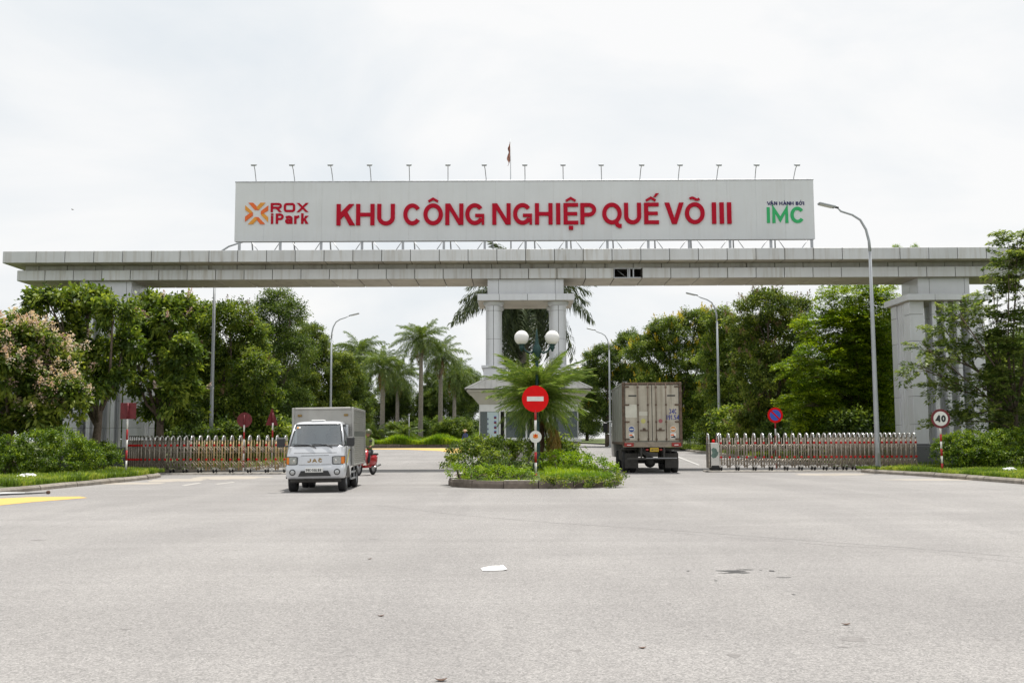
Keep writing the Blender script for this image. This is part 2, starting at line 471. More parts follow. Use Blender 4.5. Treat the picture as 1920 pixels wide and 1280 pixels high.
# ------------------------------------------------------------------ the ground, road and verges
def sheet(name, xs, ys, zf, m):
    vs = [(x, y, zf(x, y)) for y in ys for x in xs]
    nx = len(xs)
    fs = [(j * nx + i, j * nx + i + 1, (j + 1) * nx + i + 1, (j + 1) * nx + i) for j in range(len(ys) - 1) for i in range(nx - 1)]
    return MB().add(vs, fs, 0, True).build(name, m, fixn=False)

far_y = [-300, -60, -16] + list(range(0, 171, 10)) + [200, 260, 400, 800, 1600, 3000]
tag(sheet('ground', [-3000, -800, -300, -100, -40, 0, 40, 100, 300, 800, 3000], far_y, lambda x, y: gz(y) - 0.12, M['soil']), kind='structure')
road = tag(sheet('road', [-75, -40, -20, -10, 0, 10, 20, 40, 75], [-40, -15, 0, 10, 20, 30, 40] + list(range(45, 151, 5)), lambda x, y: gz(y), M['asphalt']), kind='structure')

def flat_patch(name, pts, m, z=0.004, parent=None):
    """A thin painted or spilled sheet lying on the road; triangle fan from its centre, following the rise."""
    vs = [(p[0], p[1], gz(p[1]) + z) for p in pts]
    o = MB().add(vs, [tuple(range(len(vs)))]).build(name, m, parent, fixn=False)
    me = o.data
    if me.polygons[0].normal.z < 0: me.flip_normals()
    return o

def gp(px, py): 
    p = on_ground(px, py); return (p.x, p.y)

mk = flat_patch('yellow_marking', [gp(-60, 937), gp(60, 931.5), gp(150, 930.5), gp(164, 933), gp(60, 941), gp(-60, 953)], M['yellowroad'], parent=road)
flat_patch('yellow_marking', [(-12.6, 88.4), (-8.0, 89.0), (-3.6, 87.6), (-3.2, 74), (-4.4, 72.5), (-5.6, 79), (-9, 84.5), (-14.5, 87)], M['yellowroad'], parent=road)
flat_patch('white_marking', [gp(340, 909.5), gp(372, 904.5), gp(378, 905.5), gp(347, 910.5)], M['fadedroad'], parent=road)
flat_patch('white_marking', [gp(402, 907), gp(437, 903), gp(441, 904), gp(408, 908)], M['fadedroad'], parent=road)
flat_patch('white_marking', [(8.9, 49), (9.0, 49), (10.95, 72), (10.82, 72)], M['whiteroad'], 0.005, parent=road)
# sand washed against the kerb and the long repair seam
def ragged(cx, cy, rx, ry, n, seed, amp=0.35):
    r = random.Random(seed); out = []; n = n * 2
    ph = [(r.uniform(0, 6.3), r.uniform(.4, 1) / (m_ ** .5)) for m_ in range(1, 9)]
    for k in range(n):
        t = 2 * math.pi * k / n
        q = 1 + amp * .30 * sum(a_ * math.sin((i_ + 2) * t + p_) for i_, (p_, a_) in enumerate(ph)) + r.uniform(-amp, amp) * .12
        q = max(q, .45)
        out.append((cx + rx * q * math.cos(t), cy + ry * q * math.sin(t)))
    return out
for i_, (px_, py_, w_, h_) in enumerate(((430, 895, 70, 3.2), (330, 900, 50, 3.0), (250, 906, 60, 1.8), (1560, 889, 70, 2.0), (1750, 899, 80, 1.6))):
    c_ = on_ground(px_, py_); s_ = c_.y / F_PX
    flat_patch('dust_drift', ragged(c_.x, c_.y, w_ * s_, (on_ground(px_, py_ - h_).y - on_ground(px_, py_ + h_).y) / 2, 26, 40 + i_, 0.4), M['dust'], 0.0022 + 0.0002 * i_, road)
M['crack'] = mat('sealed_crack', (0.13, 0.124, 0.12), 0.9, 0, 0.2, 10)
def seam(pix, w, seed):
    r = random.Random(seed); pts = []
    for (a, b), (c, d) in zip(pix[:-1], pix[1:]):
        for k in range(10):
            t = k / 10; pts.append(gp(a + (c - a) * t, b + (d - b) * t))
    lft, rgt = [], []
    for i, p in enumerate(pts):
        j = r.uniform(-0.015, 0.015); ww = w * r.uniform(0.35, 1.2)
        lft.append((p[0], p[1] + j + ww)); rgt.append((p[0], p[1] + j - ww))
    vs = [(x, y, 0.0008 + 0.0001 * seed) for x, y in lft] + [(x, y, 0.0008 + 0.0001 * seed) for x, y in rgt]
    n = len(lft)
    return MB().add(vs, [(i, i + n, i + n + 1, i + 1) for i in range(n - 1)]).build('sealed_seam', M['crack'], road, fixn=False)
seam([(700, 946), (860, 965), (1040, 980), (1200, 990), (1320, 998), (1500, 1012), (1720, 1028), (1960, 1048)], 0.022, 1)
seam([(1180, 992), (1330, 1004), (1560, 1022), (1700, 1030), (1960, 1060)], 0.010, 2)
M['oil'] = mat('spilled_oil', (0.032, 0.031, 0.03), 0.5, 0, 0.2, 20)
M['damp'] = mat('damp_stain', (0.195, 0.184, 0.177), 0.8, 0, 0.2, 14)
def stain_at(px, py, wpx, hpx, m, seed, name='road_stain'):
    c = on_ground(px, py); s = c.y / F_PX
    a = on_ground(px, py - hpx); b_ = on_ground(px, py + hpx)
    return flat_patch(name, ragged(c.x, c.y, wpx * s, (a.y - b_.y) / 2, 22, seed, 0.5), m, 0.0010 + 0.0002 * (seed % 4), road)
for i, (x, y, w, h, k) in enumerate([(1372, 1070, 24, 1.6, 'oil'), (1385, 1073, 20, 1.4, 'oil'), (1398, 1067.5, 14, 0.9, 'oil'), (1362, 1074, 12, 0.6, 'oil'), (1447, 1070, 5, 1.4, 'oil'),
        (1426, 1068, 2, 0.8, 'oil'), (1470, 1082, 14, 0.6, 'oil'), (1342, 1088, 3, 0.7, 'oil'), (1488, 1114, 4, 0.7, 'oil'), (1600, 1198, 24, 4, 'damp'), (1582, 1212, 8, 1.2, 'damp'), (1376, 1228, 12, 4, 'damp'), (1290, 1070, 3, 0.7, 'oil'), (1870, 1199, 6, 1, 'damp'), (1080, 1219, 10, 1.2, 'damp'),
        (235, 1179, 12, 1.2, 'damp'), (70, 1012, 14, 0.9, 'damp'), (1255, 1132, 5, 0.8, 'damp'), (955, 1176, 8, 0.8, 'damp'), (1835, 1049, 6, 0.5, 'damp'), (700, 1010, 9, 0.6, 'damp')]):
    stain_at(x, y, w, h, M[k], 11 + i)

def resample(path, step):
    pts = [Vector((*p, 0)) for p in path]; out = [pts[0].copy()]; carry = 0.0
    for a, b in zip(pts[:-1], pts[1:]):
        L = (b - a).length; t = step - carry
        while t <= L:
            out.append(a.lerp(b, t / L)); t += step
        carry = L - (t - step)
    return out

def smooth_path(path, it=2):
    for _ in range(it):
        q = [path[0]]
        for a, b in zip(path[:-1], path[1:]):
            q.append((a[0] * .75 + b[0] * .25, a[1] * .75 + b[1] * .25)); q.append((a[0] * .25 + b[0] * .75, a[1] * .25 + b[1] * .75))
        q.append(path[-1]); path = q
    return path

def kerb(path, parent, side=1, w=0.22, h=0.14, step=1.0, m='concrete', near=70.0, slope=0.05, white=False):
    """Kerb stones one by one along a path; side +1: the raised land lies to the left of the way walked."""
    pts = resample(path, step)
    for i in range(len(pts) - 1):
        a, b = pts[i], pts[i + 1]
        if (a.y + b.y) / 2 > near: continue
        d = (b - a); L = d.length; d.normalize()
        nrm = Vector((-d.y, d.x, 0)) * side
        g = 0.012
        hh = h + rnd.uniform(-0.012, 0.012)
        prof = [(0.0, -0.05), (0.0, hh * 0.6), (slope, hh), (w, hh), (w, -0.05)]
        vs = []
        off = rnd.uniform(-0.012, 0.012)
        for e in (g, L - g):
            p = a + d * e
            for q, z in prof:
                u = p + nrm * (q + off); vs.append((u.x, u.y, z + gz(p.y)))
        fs = [(0, 1, 2, 3, 4), (9, 8, 7, 6, 5)] + [(k, (k + 1) % 5, 5 + (k + 1) % 5, 5 + k) for k in range(5)]
        mb = MB(); mb.add(vs, fs)
        mats = [M[m]]
        if white and rnd.random() < 0.35:
            mats = [M[m], M['chip']]; mb.m[2 + 2] = 1
            if rnd.random() < 0.5: mb.m[2 + 1] = 1
        mb.build('kerb_stone', mats, parent)

def verge(name, path, xfar, h=0.13, bump=0.06, inset=0.2):
    """Raised planted land between a kerb line and x = xfar."""
    pts = resample(smooth_path(path, 2), 1.0)
    cols = [0, 0.6, 1.5, 3, 5, 8, 12, 20, 40]
    sg = -1 if xfar < pts[0].x else 1
    vs = []
    r = random.Random(5)
    for p in pts:
        tot = abs(xfar - p.x) - inset
        for i, c in enumerate(cols):
            x = p.x + sg * (inset + min(c, tot * (i + 1) / len(cols)))
            vs.append((x, p.y, gz(p.y) + h + (r.uniform(0, bump) if i else -0.02)))
    n = len(cols)
    fs = [(j * n + i, j * n + i + 1, (j + 1) * n + i + 1, (j + 1) * n + i) for j in range(len(pts) - 1) for i in range(n - 1)]
    if sg < 0: fs = [f[::-1] for f in fs]
    return tag(MB().add(vs, fs, 0, True).build(name, M['soil'], fixn=False), kind='structure')

LV = [(-13.4, -15), (-12.9, 10), (-12.7, 20), (-12.55, 25), (-12.4, 28.1), (-12.1, 32), (-12.1, 34.6), (-12.6, 37.0), (-14.2, 38.0), (-18, 38.2)]
LB = [(-18, 40.6), (-13.0, 40.8), (-11.2, 42.0), (-10.8, 50), (-11.2, 62), (-13.5, 78), (-18, 95), (-27, 112), (-45, 126)]
RV = [(15.4, -15), (14.6, 10), (14.2, 22), (13.95, 27.6), (13.5, 34.6), (13.0, 36.6), (12.6, 37.6), (13.4, 38.2), (18, 38.3)]
RB = [(18, 40.2), (15.8, 40.6), (14.4, 42.5), (13.8, 52), (13.2, 64), (12.8, 76), (11.2, 92), (6, 112), (-8, 132)]
for nm, pth, xf, sd in (('grass_verge', LV, -75, 1), ('grass_verge', LB, -75, 1), ('grass_verge', RV, 75, -1), ('grass_verge', RB, 75, -1)):
    o = verge(nm, pth, xf)
    kerb(smooth_path(pth, 2), o, sd, near=75 if pth in (LB, RB) else 60)
# concrete tracks of the folding gates
M['track'] = mat('gate_track_concrete', (0.33, 0.31, 0.28), 0.85, 0, 0.25, 5, bump=0.3, dirt=0.4)
for x0, x1 in ((-15.6, -8.3), (7.4, 16.2)):
    tag(MB().cbox(x0, x1, 38.45, 39.75, -0.02, 0.05, 0.02).build('gate_track', M['track']), kind='structure')
# planted bank where the road bends away
bank_path = [(-2.2, 104), (-2.4, 92), (-3.4, 90.2), (-8, 90.6), (-13.2, 90.0), (-14.8, 91.5), (-15, 104)]
bank = tag(sheet('planted_bank', [-14.6, -12, -9, -6, -4, -2.6], [90.6, 92, 96, 100, 104], lambda x, y: gz(y) + 0.3 + 0.03 * (y - 90.6), M['soil']), kind='structure')
kerb(smooth_path(bank_path[1:-1], 1), bank, -1, 0.25, 0.34, 1.2, 'kerbdark', near=120)

# ------------------------------------------------------------------ lettering built from strokes
def arc(cx, cy, rx, ry, a0, a1, n=18):
    return [(cx + rx * math.cos(math.radians(a0 + (a1 - a0) * i / n)), cy + ry * math.sin(math.radians(a0 + (a1 - a0) * i / n))) for i in range(n + 1)]

def stroke_outline(pts, t, closed=False):
    n = len(pts); L, R = [], []
    for i, p in enumerate(pts):
        p = Vector(p)
        if closed: a, b = Vector(pts[i - 1]), Vector(pts[(i + 1) % n])
        else: a, b = Vector(pts[max(i - 1, 0)]), Vector(pts[min(i + 1, n - 1)])
        d1 = (p - a).normalized() if (p - a).length > 1e-9 else (b - p).normalized()
        d2 = (b - p).normalized() if (b - p).length > 1e-9 else d1
        n1 = Vector((-d1.y, d1.x)); n2 = Vector((-d2.y, d2.x))
        m = (n1 + n2)
        m = n1 if m.length < 1e-6 else m.normalized()
        k = t / 2 / max(0.35, m.dot(n1))
        L.append(p + m * k); R.append(p - m * k)
    return L, R

def rect(x0, x1, y0, y1): return ('p', [(x0, y0), (x1, y0), (x1, y1), (x0, y1)])

def glyph(ch, w, t):
    """Elements of a capital of height 1 and width w with stroke t: ('p', outline) or ('s', centre line, closed)."""
    h = t / 2
    O = ('s', arc(w / 2, 0.5, (w - t) / 2, 0.51 - h, 0, 360 - 360 / 32, 31), True)
    hat = ('s', [(w / 2 - 0.22, 1.10), (w / 2, 1.235), (w / 2 + 0.22, 1.10)], False, 0.105)
    if ch == 'I' or ch == 'l': return [rect(0, w, 0, 1)]
    if ch == 'H': return [rect(0, t, 0, 1), rect(w - t, w, 0, 1), rect(t, w - t, 0.5 - h * .9, 0.5 + h * .9)]
    if ch == 'K': return [rect(0, t, 0, 1), ('p', [(t, 0.27), (w - 0.02, 1), (w - 1.34 * t, 1), (t, 0.60)]), ('p', [(w - 1.26 * t, 0), (w + 0.03, 0), (0.56 * w + 0.03, 0.64), (0.56 * w - 0.13, 0.48)])]
    if ch == 'U': return [('s', [(h, 1), (h, 0.40)] + arc(w / 2, 0.38, (w - t) / 2, 0.38 - h + 0.01, 180, 360, 16) + [(w - h, 0.40), (w - h, 1)], False)]
    if ch == 'C': return [('s', arc(w / 2 + .01, 0.5, (w - t) / 2, 0.51 - h, 36, 324, 28), False)]
    if ch == 'G': return [('s', arc(w / 2, 0.5, (w - t) / 2, 0.51 - h, 38, 330, 28), False), rect(0.52 * w, w, 0.36, 0.36 + 0.8 * t), rect(w - 0.62 * t, w, 0, 0.37)]
    if ch == 'O': return [O]
    if ch == 'Ô': return [O, hat]
    if ch == 'Õ': return [O, ('s', [(w / 2 - 0.22 + 0.44 * i / 12, 1.18 + 0.045 * math.sin(i / 12 * 2 * math.pi)) for i in range(13)], False, 0.11)]
    if ch == 'Ở': return [O, ('p', [(w - 0.05, 0.8), (w + 0.12, 0.85), (w + 0.12, 1.05), (w, 1.05)]), ('s', [(w / 2 - 0.06, 1.4), (w / 2 + 0.1, 1.4), (w / 2 + 0.1, 1.28), (w / 2, 1.22), (w / 2, 1.1)], False, 0.09)]
    if ch == 'Q': return [O, ('p', [(0.56 * w, 0.16), (0.80 * w, 0.16), (0.86 * w, 0.015), (0.99 * w, 0.01), (0.99 * w, -0.175), (0.84 * w, -0.175), (0.70 * w, -0.10)])]
    if ch == 'N': return [rect(0, t, 0, 1), rect(w - t, w, 0, 1), ('p', [(0.02, 1), (1.2 * t, 1), (w - 0.02, 0), (w - 1.2 * t, 0)])]
    if ch in 'EỆẾ':
        g = [rect(0, t, 0, 1), rect(t, w, 0, 0.9 * t), rect(t, w, 1 - 0.9 * t, 1), rect(t, w * 0.93, 0.5 - 0.42 * t, 0.5 + 0.42 * t)]
        if ch == 'Ệ': g += [hat, rect(w / 2 - 0.1, w / 2 + 0.1, -0.25, -0.07)]
        if ch == 'Ế': g += [('s', [(w / 2 - 0.24, 1.10), (w / 2 - 0.02, 1.235), (w / 2 + 0.20, 1.10)], False, 0.105), ('p', [(w / 2 + 0.10, 1.27), (w / 2 + 0.22, 1.27), (w / 2 + 0.36, 1.44), (w / 2 + 0.20, 1.44)])]
        return g
    if ch == 'P': return [rect(0, t, 0, 1), ('s', [(t, 1 - h * .95), (w - 0.36, 1 - h * .95)] + arc(w - 0.36, 0.68, 0.36 - h, 0.32 - h * .95, 90, -90, 12) + [(t, 0.36 + h * .95)], False, t * .95)]
    if ch == 'R': return glyph('P', w, t) + [('p', [(0.45 * w, 0.40), (0.72 * w, 0.40), (w, 0), (w - 1.2 * t, 0)])]
    if ch == 'B': return [rect(0, t, 0, 1), ('s', [(t, 1 - h), (w - 0.32, 1 - h)] + arc(w - 0.32, 0.75, 0.25 - h, 0.25 - h, 90, -90, 8) + [(t, 0.5 + h)], False), ('s', [(t, 0.5), (w - 0.3, 0.5)] + arc(w - 0.3, 0.26, 0.28 - h, 0.24 , 90, -90, 8) + [(t, h)], False)]
    if ch == 'V': return [('p', [(0, 1), (1.15 * t, 1), (w / 2, 0.27), (w - 1.15 * t, 1), (w, 1), (w / 2 + 0.58 * t, 0), (w / 2 - 0.58 * t, 0)])]
    if ch in 'AÂẬÀ':
        g = [('p', [(0, 0), (w / 2 - 0.55 * t, 1), (w / 2 + 0.55 * t, 1), (w, 0), (w - 1.15 * t, 0), (w / 2, 0.72), (1.15 * t, 0)]), rect(0.24 * w, 0.76 * w, 0.2, 0.2 + 0.8 * t)]
        if ch == 'Ậ': g += [('s', [(w / 2 - 0.2, 1.08), (w / 2, 1.24), (w / 2 + 0.2, 1.08)], False, 0.1), rect(w / 2 - 0.09, w / 2 + 0.09, -0.24, -0.08)]
        if ch == 'À': g += [('p', [(w / 2 - 0.26, 1.32), (w / 2 - 0.06, 1.32), (w / 2 + 0.1, 1.1), (w / 2 - 0.04, 1.1)])]
        return g
    if ch == 'X': return [('p', [(0, 0), (1.25 * t, 0), (w, 1), (w - 1.25 * t, 1)]), ('p', [(w - 1.25 * t, 0), (w, 0), (1.25 * t, 1), (0, 1)])]
    if ch == 'M': return [('s', [(h, 0), (h, 1 - h), (w / 2, 0.22), (w - h, 1 - h), (w - h, 0)], False)]
    if ch == 'J': return [('s', [(w - h, 1), (w - h, 0.36)] + arc(w / 2, 0.34, (w - t) / 2, 0.34 - h, 0, -180, 12), False)]
    if ch == 'sqO': return [('s', [(h + .2, h), (w - h - .2, h)] + arc(w - h - .2, h + .2, .2, .2, -80, 0, 4) + arc(w - h - .2, 1 - h - .2, .2, .2, 0, 90, 4) + arc(h + .2, 1 - h - .2, .2, .2, 90, 180, 4) + arc(h + .2, h + .2, .2, .2, 180, 260, 4), True)]
    if ch == 'i': return [rect(0, w, 0, 0.78), rect(0, w, 0.84, 1.0)]
    if ch == 'a': return [('s', arc(w * .44, 0.25, w * .44 - h, 0.26 - h, 0, 330, 18), True), rect(w - t, w, 0, 0.5), ('s', [(0.06, 0.62)] + arc(w / 2, 0.52, w / 2 - h, 0.27 - h, 115, 0, 10), False)]
    if ch == 'r': return [rect(0, t, 0, 0.78), ('s', [(h, 0.40)] + arc(w, 0.4, w - h, 0.30, 180, 90, 8), False)]
    if ch == 'k': return [rect(0, t, 0, 1.02), ('p', [(t, 0.22), (w, 0.78), (w - 1.3 * t, 0.78), (t, 0.46)]), ('p', [(w - 1.3 * t, 0), (w, 0), (0.62 * w, 0.46), (0.42 * w, 0.36)])]
    D = {'0': [('s', arc(w / 2, .5, (w - t) / 2, .5 - h, 0, 345, 23), True)],
         '1': [rect(w / 2 - h, w / 2 + h, 0, 1), ('p', [(w / 2 - h, 1), (w / 2 - h, 1 - 1.2 * t), (w * .1, .72), (w * .1, .72 + t)])],
         '3': [('s', arc(w / 2, .74, w / 2 - h, .26 - h, 160, -80, 14), False), ('s', arc(w / 2, .27, w / 2 - h, .27 - h, 85, -160, 14), False)],
         '4': [rect(w * .62, w * .62 + t, 0, 1), ('s', [(w * .62 + h, .95), (h, .30), (w, .30)], False)],
         '5': [('s', [(w - h * .5, 1 - h), (h, 1 - h), (h, .56)], False), ('s', [(h, .52)] + arc(w / 2, .32, w / 2 - h, .32 - h, 110, -150, 14), False)],
         '6': [('s', arc(w / 2, .31, w / 2 - h, .31 - h, 0, 345, 20), True), ('s', [(h, .31), (h + .03, .6), (w * .5, .93), (w * .8, 1 - h)], False)],
         '8': [('s', arc(w / 2, .74, w / 2 - h * 1.2, .26 - h, 0, 345, 16), True), ('s', arc(w / 2, .27, w / 2 - h, .27 - h, 0, 345, 16), True)],
         '9': [('s', arc(w / 2, .69, w / 2 - h, .31 - h, 0, 345, 20), True), ('s', [(w - h, .69), (w - h - .03, .4), (w * .5, .07), (w * .2, h)], False)],
         '.': [rect(0, t, 0, t)], '-': [rect(0, w, .45, .45 + t)]}
    return D.get(ch, [])

def letter(name, ch, x, z, size, w, t, y, depth, m, parent, italic=0.0, fz=None, plane_sign=-1):
    """One letter standing in an XZ plane at y, its face towards -Y; x,z lower left; w and t in units of the height."""
    mb = MB(); eps = 0.0
    F = lambda p: (x + (p[0] + italic * p[1]) * size, z + p[1] * size)
    for el in glyph(ch, w, t):
        d0 = y - depth - eps; eps += min(0.0012, depth * 0.12)
        if el[0] == 'p':
            mb.prism([F(p) for p in el[1]], d0, y, 'XZ')
        else:
            tt = el[3] if len(el) > 3 else t
            L, R = stroke_outline(el[1], tt, el[2])
            n = len(L); b = len(mb.v)
            for yy in (d0, y):
                for p in L: q = F(p); mb.v.append((q[0], yy, q[1]))
                for p in R: q = F(p); mb.v.append((q[0], yy, q[1]))
            fs = []
            for i in range(n if el[2] else n - 1):
                j = (i + 1) % n
                fs += [(i, j, n + j, n + i), (2 * n + i, 3 * n + i, 3 * n + j, 2 * n + j), (i, 2 * n + i, 2 * n + j, j), (n + i, n + j, 3 * n + j, 3 * n + i)]
            if not el[2]:
                fs += [(0, n, 3 * n, 2 * n), (n - 1, 3 * n - 1, 4 * n - 1, 2 * n - 1)]
            for f in fs: mb.f.append(tuple(b + k for k in f)); mb.m.append(0); mb.sm.append(False)
    return mb.build(name, m, parent)

# ------------------------------------------------------------------ the entrance gantry
GX = 0.56
gan = thing('entrance_gantry', 'wide grey panelled entrance gantry spanning the road on three piers', 'gantry', (0, 0, 0))
MOD = 54.7 / 44.6
def panel_row(parent, x0, x1, first, y0, y1, z0, z1, m, name='panel', skip=None, gap=0.012, mod=MOD):
    me = None
    xs = [x0]; x = x0 + first
    while x < x1 - 0.2: xs.append(x); x += mod
    xs.append(x1)
    for a, b in zip(xs[:-1], xs[1:]):
        if skip and skip[0] < (a + b) / 2 < skip[1]: continue
        w = b - a - 2 * gap
        std = abs((b - a) - mod) < 1e-4
        if std and me is not None: data = me
        else:
            data = MB().cbox(-w / 2, w / 2, y0, y1, z0, z1, min(0.012, (y1 - y0) / 3)).mesh(name, m, True)
            if std: me = data
        o = link(name, data, parent, ((a + b) / 2, rnd.uniform(-0.006, 0.006), rnd.uniform(-0.003, 0.003)))
    return xs

UX0 = at(4.5, 477, 42.6).x; UX1 = 2 * GX - UX0
up = MB().box(UX0 + 0.03, UX1 - 0.03, 42.64, 46.16, 8.86, 9.31).build('upper_beam', M['gap'], gan)
panel_row(up, UX0, UX1, 64 / 44.6, 42.60, 42.66, 8.83, 9.33, M['panel'])
panel_row(up, UX0, UX1, 64 / 44.6, 46.14, 46.20, 8.83, 9.33, M['panel'])
for x in (UX0, UX1):
    for k in range(3):
        y0 = 42.665 + k * 1.158
        MB().box(x - 0.01 if x < 0 else x - 0.04, x + 0.04 if x < 0 else x + 0.01, y0 + 0.008, y0 + 1.15, 8.83, 9.33).build('end_panel', M['panel'], up)
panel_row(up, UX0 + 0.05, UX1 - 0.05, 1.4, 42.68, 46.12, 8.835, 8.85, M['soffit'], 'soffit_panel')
MB().box(UX0 + 0.02, UX1 - 0.02, 42.67, 46.13, 9.312, 9.34).build('roof_cover', M['granite'], up)
BX0 = at(31.5, 512, 43.2).x; BX1 = 2 * GX - BX0
OPN = (at(1151, 510, 43.2).x, at(1202, 510, 43.2).x)
band = MB().box(BX0 + 0.3, BX1 - 0.3, 43.44, 45.3, 8.58, 8.85).build('recessed_band', M['gap'], gan)
panel_row(band, BX0 + 0.25, BX1 - 0.25, 0.6, 43.40, 43.45, 8.58, 8.832, M['band'])
low = MB()
low.box(BX0 + 0.03, OPN[0] - 0.02, 43.25, 45.45, 8.20, 8.585); low.box(OPN[1] + 0.02, BX1 - 0.03, 43.25, 45.45, 8.20, 8.585)
low.box(OPN[0] - 0.02, OPN[1] + 0.02, 44.4, 45.45, 8.20, 8.585)
low = low.build('lower_beam', M['gap'], gan)
lx = OPN[0]
while lx - MOD > BX0 + 0.3: lx -= MOD
panel_row(low, BX0, BX1, lx - BX0, 43.20, 43.27, 8.16, 8.60, M['panel'], skip=OPN)
panel_row(low, BX0, BX1, lx - BX0, 45.43, 45.50, 8.16, 8.60, M['panel'])
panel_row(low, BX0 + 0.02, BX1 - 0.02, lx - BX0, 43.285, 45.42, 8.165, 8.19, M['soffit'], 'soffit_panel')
for x0, x1 in ((BX0 - 0.01, BX0 + 0.025), (BX1 - 0.025, BX1 + 0.01)):
    MB().box(x0, x1, 43.28, 45.42, 8.16, 8.60).build('end_panel', M['panel'], low)
# open bay where a panel has fallen off
o0, o1 = OPN
fr = MB(); fr.box(o0, o1, 43.22, 43.27, 8.165, 8.20); fr.box(o0, o1, 43.22, 43.27, 8.57, 8.60); fr.box(o0 + .005, o0 + 0.03, 43.22, 43.27, 8.2, 8.57)
fr.build('bay_frame', M['steel'], low)
for k, x in enumerate((0.50, 0.56, 0.70)):
    MB().box(o0 + (o1 - o0) * x, o0 + (o1 - o0) * x + 0.05, 43.25, 43.29, 8.2, 8.57).build('bay_stud', M['steel'], low)
MB().tube([(o0 + 0.2, 43.6, 8.55), (o0 + 0.62, 43.6, 8.22)], 0.02, 6).build('bay_brace', M['steel'], low)
# thin dark joints on the middle pier block
def pier_block(parent, name, xs, y0, y1, z0, z1, m, core=0.02):
    """A block faced with panels split at xs, on all four sides."""
    b = MB().box(xs[0] + core, xs[-1] - core, y0 + core, y1 - core, z0 + .002, z1 - .002).build(name, M['gap'], parent)
    for a, c in zip(xs[:-1], xs[1:]):
        for ya, yb in ((y0, y0 + 0.03), (y1 - 0.03, y1)):
            MB().cbox(a + 0.007, c - 0.007, ya, yb, z0, z1, 0.006).build('panel', m, b)
    for xa, xb in ((xs[0], xs[0] + 0.03), (xs[-1] - 0.03, xs[-1])):
        MB().cbox(xa, xb, y0 + 0.036, (y0 + y1) / 2 - 0.007, z0, z1, 0.006).build('panel', m, b)
        MB().cbox(xa, xb, (y0 + y1) / 2 + 0.007, y1 - 0.036, z0, z1, 0.006).build('panel', m, b)
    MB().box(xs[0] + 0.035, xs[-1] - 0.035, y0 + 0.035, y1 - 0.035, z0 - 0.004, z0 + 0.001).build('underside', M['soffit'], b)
    return b
def pxx(px, Y): return at(px, 540, Y).x
cp = link('middle_pier', MB().box(GX - 1.2, GX + 1.2, 43.7, 45.2, 7.3, 7.4).mesh('middle_pier', M['gap']), gan)
pier_block(cp, 'pier_head', [pxx(914, 43.4), pxx(935, 43.4), pxx(1041, 43.4), pxx(1057, 43.4)], 43.4, 45.35, 7.475, 8.163, M['pier'])
pier_block(cp, 'cap', [pxx(895, 43.0), pxx(936, 43.0), pxx(989, 43.0), pxx(1042, 43.0), pxx(1077, 43.0)], 43.0, 45.9, 7.19, 7.47, M['pier'])
colc = [(pxx(925.5, 43.65)), (pxx(1046, 43.65))]
for cx in colc:
    for cy in (43.65, 45.25):
        c = MB().tube([(cx, cy, 3.2), (cx, cy, 7.0)], 0.325, 20).build('column', M['gap'], cp)
        zz = [4.4, 5.57, 6.79, 7.02]
        for z0, z1 in zip(zz[:-1], zz[1:]):
            for a0 in (-88, 2, 92, 182):
                mb = MB(); n = 8
                vs = []
                for k in range(n + 1):
                    th = math.radians(a0 - 0.8 + (86.6) * k / n)
                    for r_ in (0.342, 0.325):
                        for z in (z0 + 0.006, z1 - 0.006): vs.append((cx + r_ * math.cos(th), cy + r_ * math.sin(th), z))
                fs = []
                for k in range(n):
                    q = 4 * k
                    fs += [(q, q + 4, q + 5, q + 1), (q + 1, q + 5, q + 7, q + 3), (q, q + 2, q + 6, q + 4)]
                fs += [(0, 1, 3, 2), (4 * n, 4 * n + 2, 4 * n + 3, 4 * n + 1)]
                mb.add(vs, fs, 0, False)
                mb.build('column_panel', M['pier'], c)
        MB().lathe([(0.34, 7.0), (0.40, 7.03), (0.44, 7.06), (0.44, 7.12), (0.46, 7.13), (0.46, 7.188)], 24, (cx, cy, 0)).build('capital', M['pier'], c)
        MB().cbox(cx - 0.44, cx + 0.44, cy - 0.44, cy + 0.44, 3.2, 4.30, 0.015).build('pedestal', M['pier'], c)
        MB().cbox(cx - 0.52, cx + 0.52, cy - 0.52, cy + 0.52, 4.302, 4.42, 0.015).build('collar', M['pier'], c)

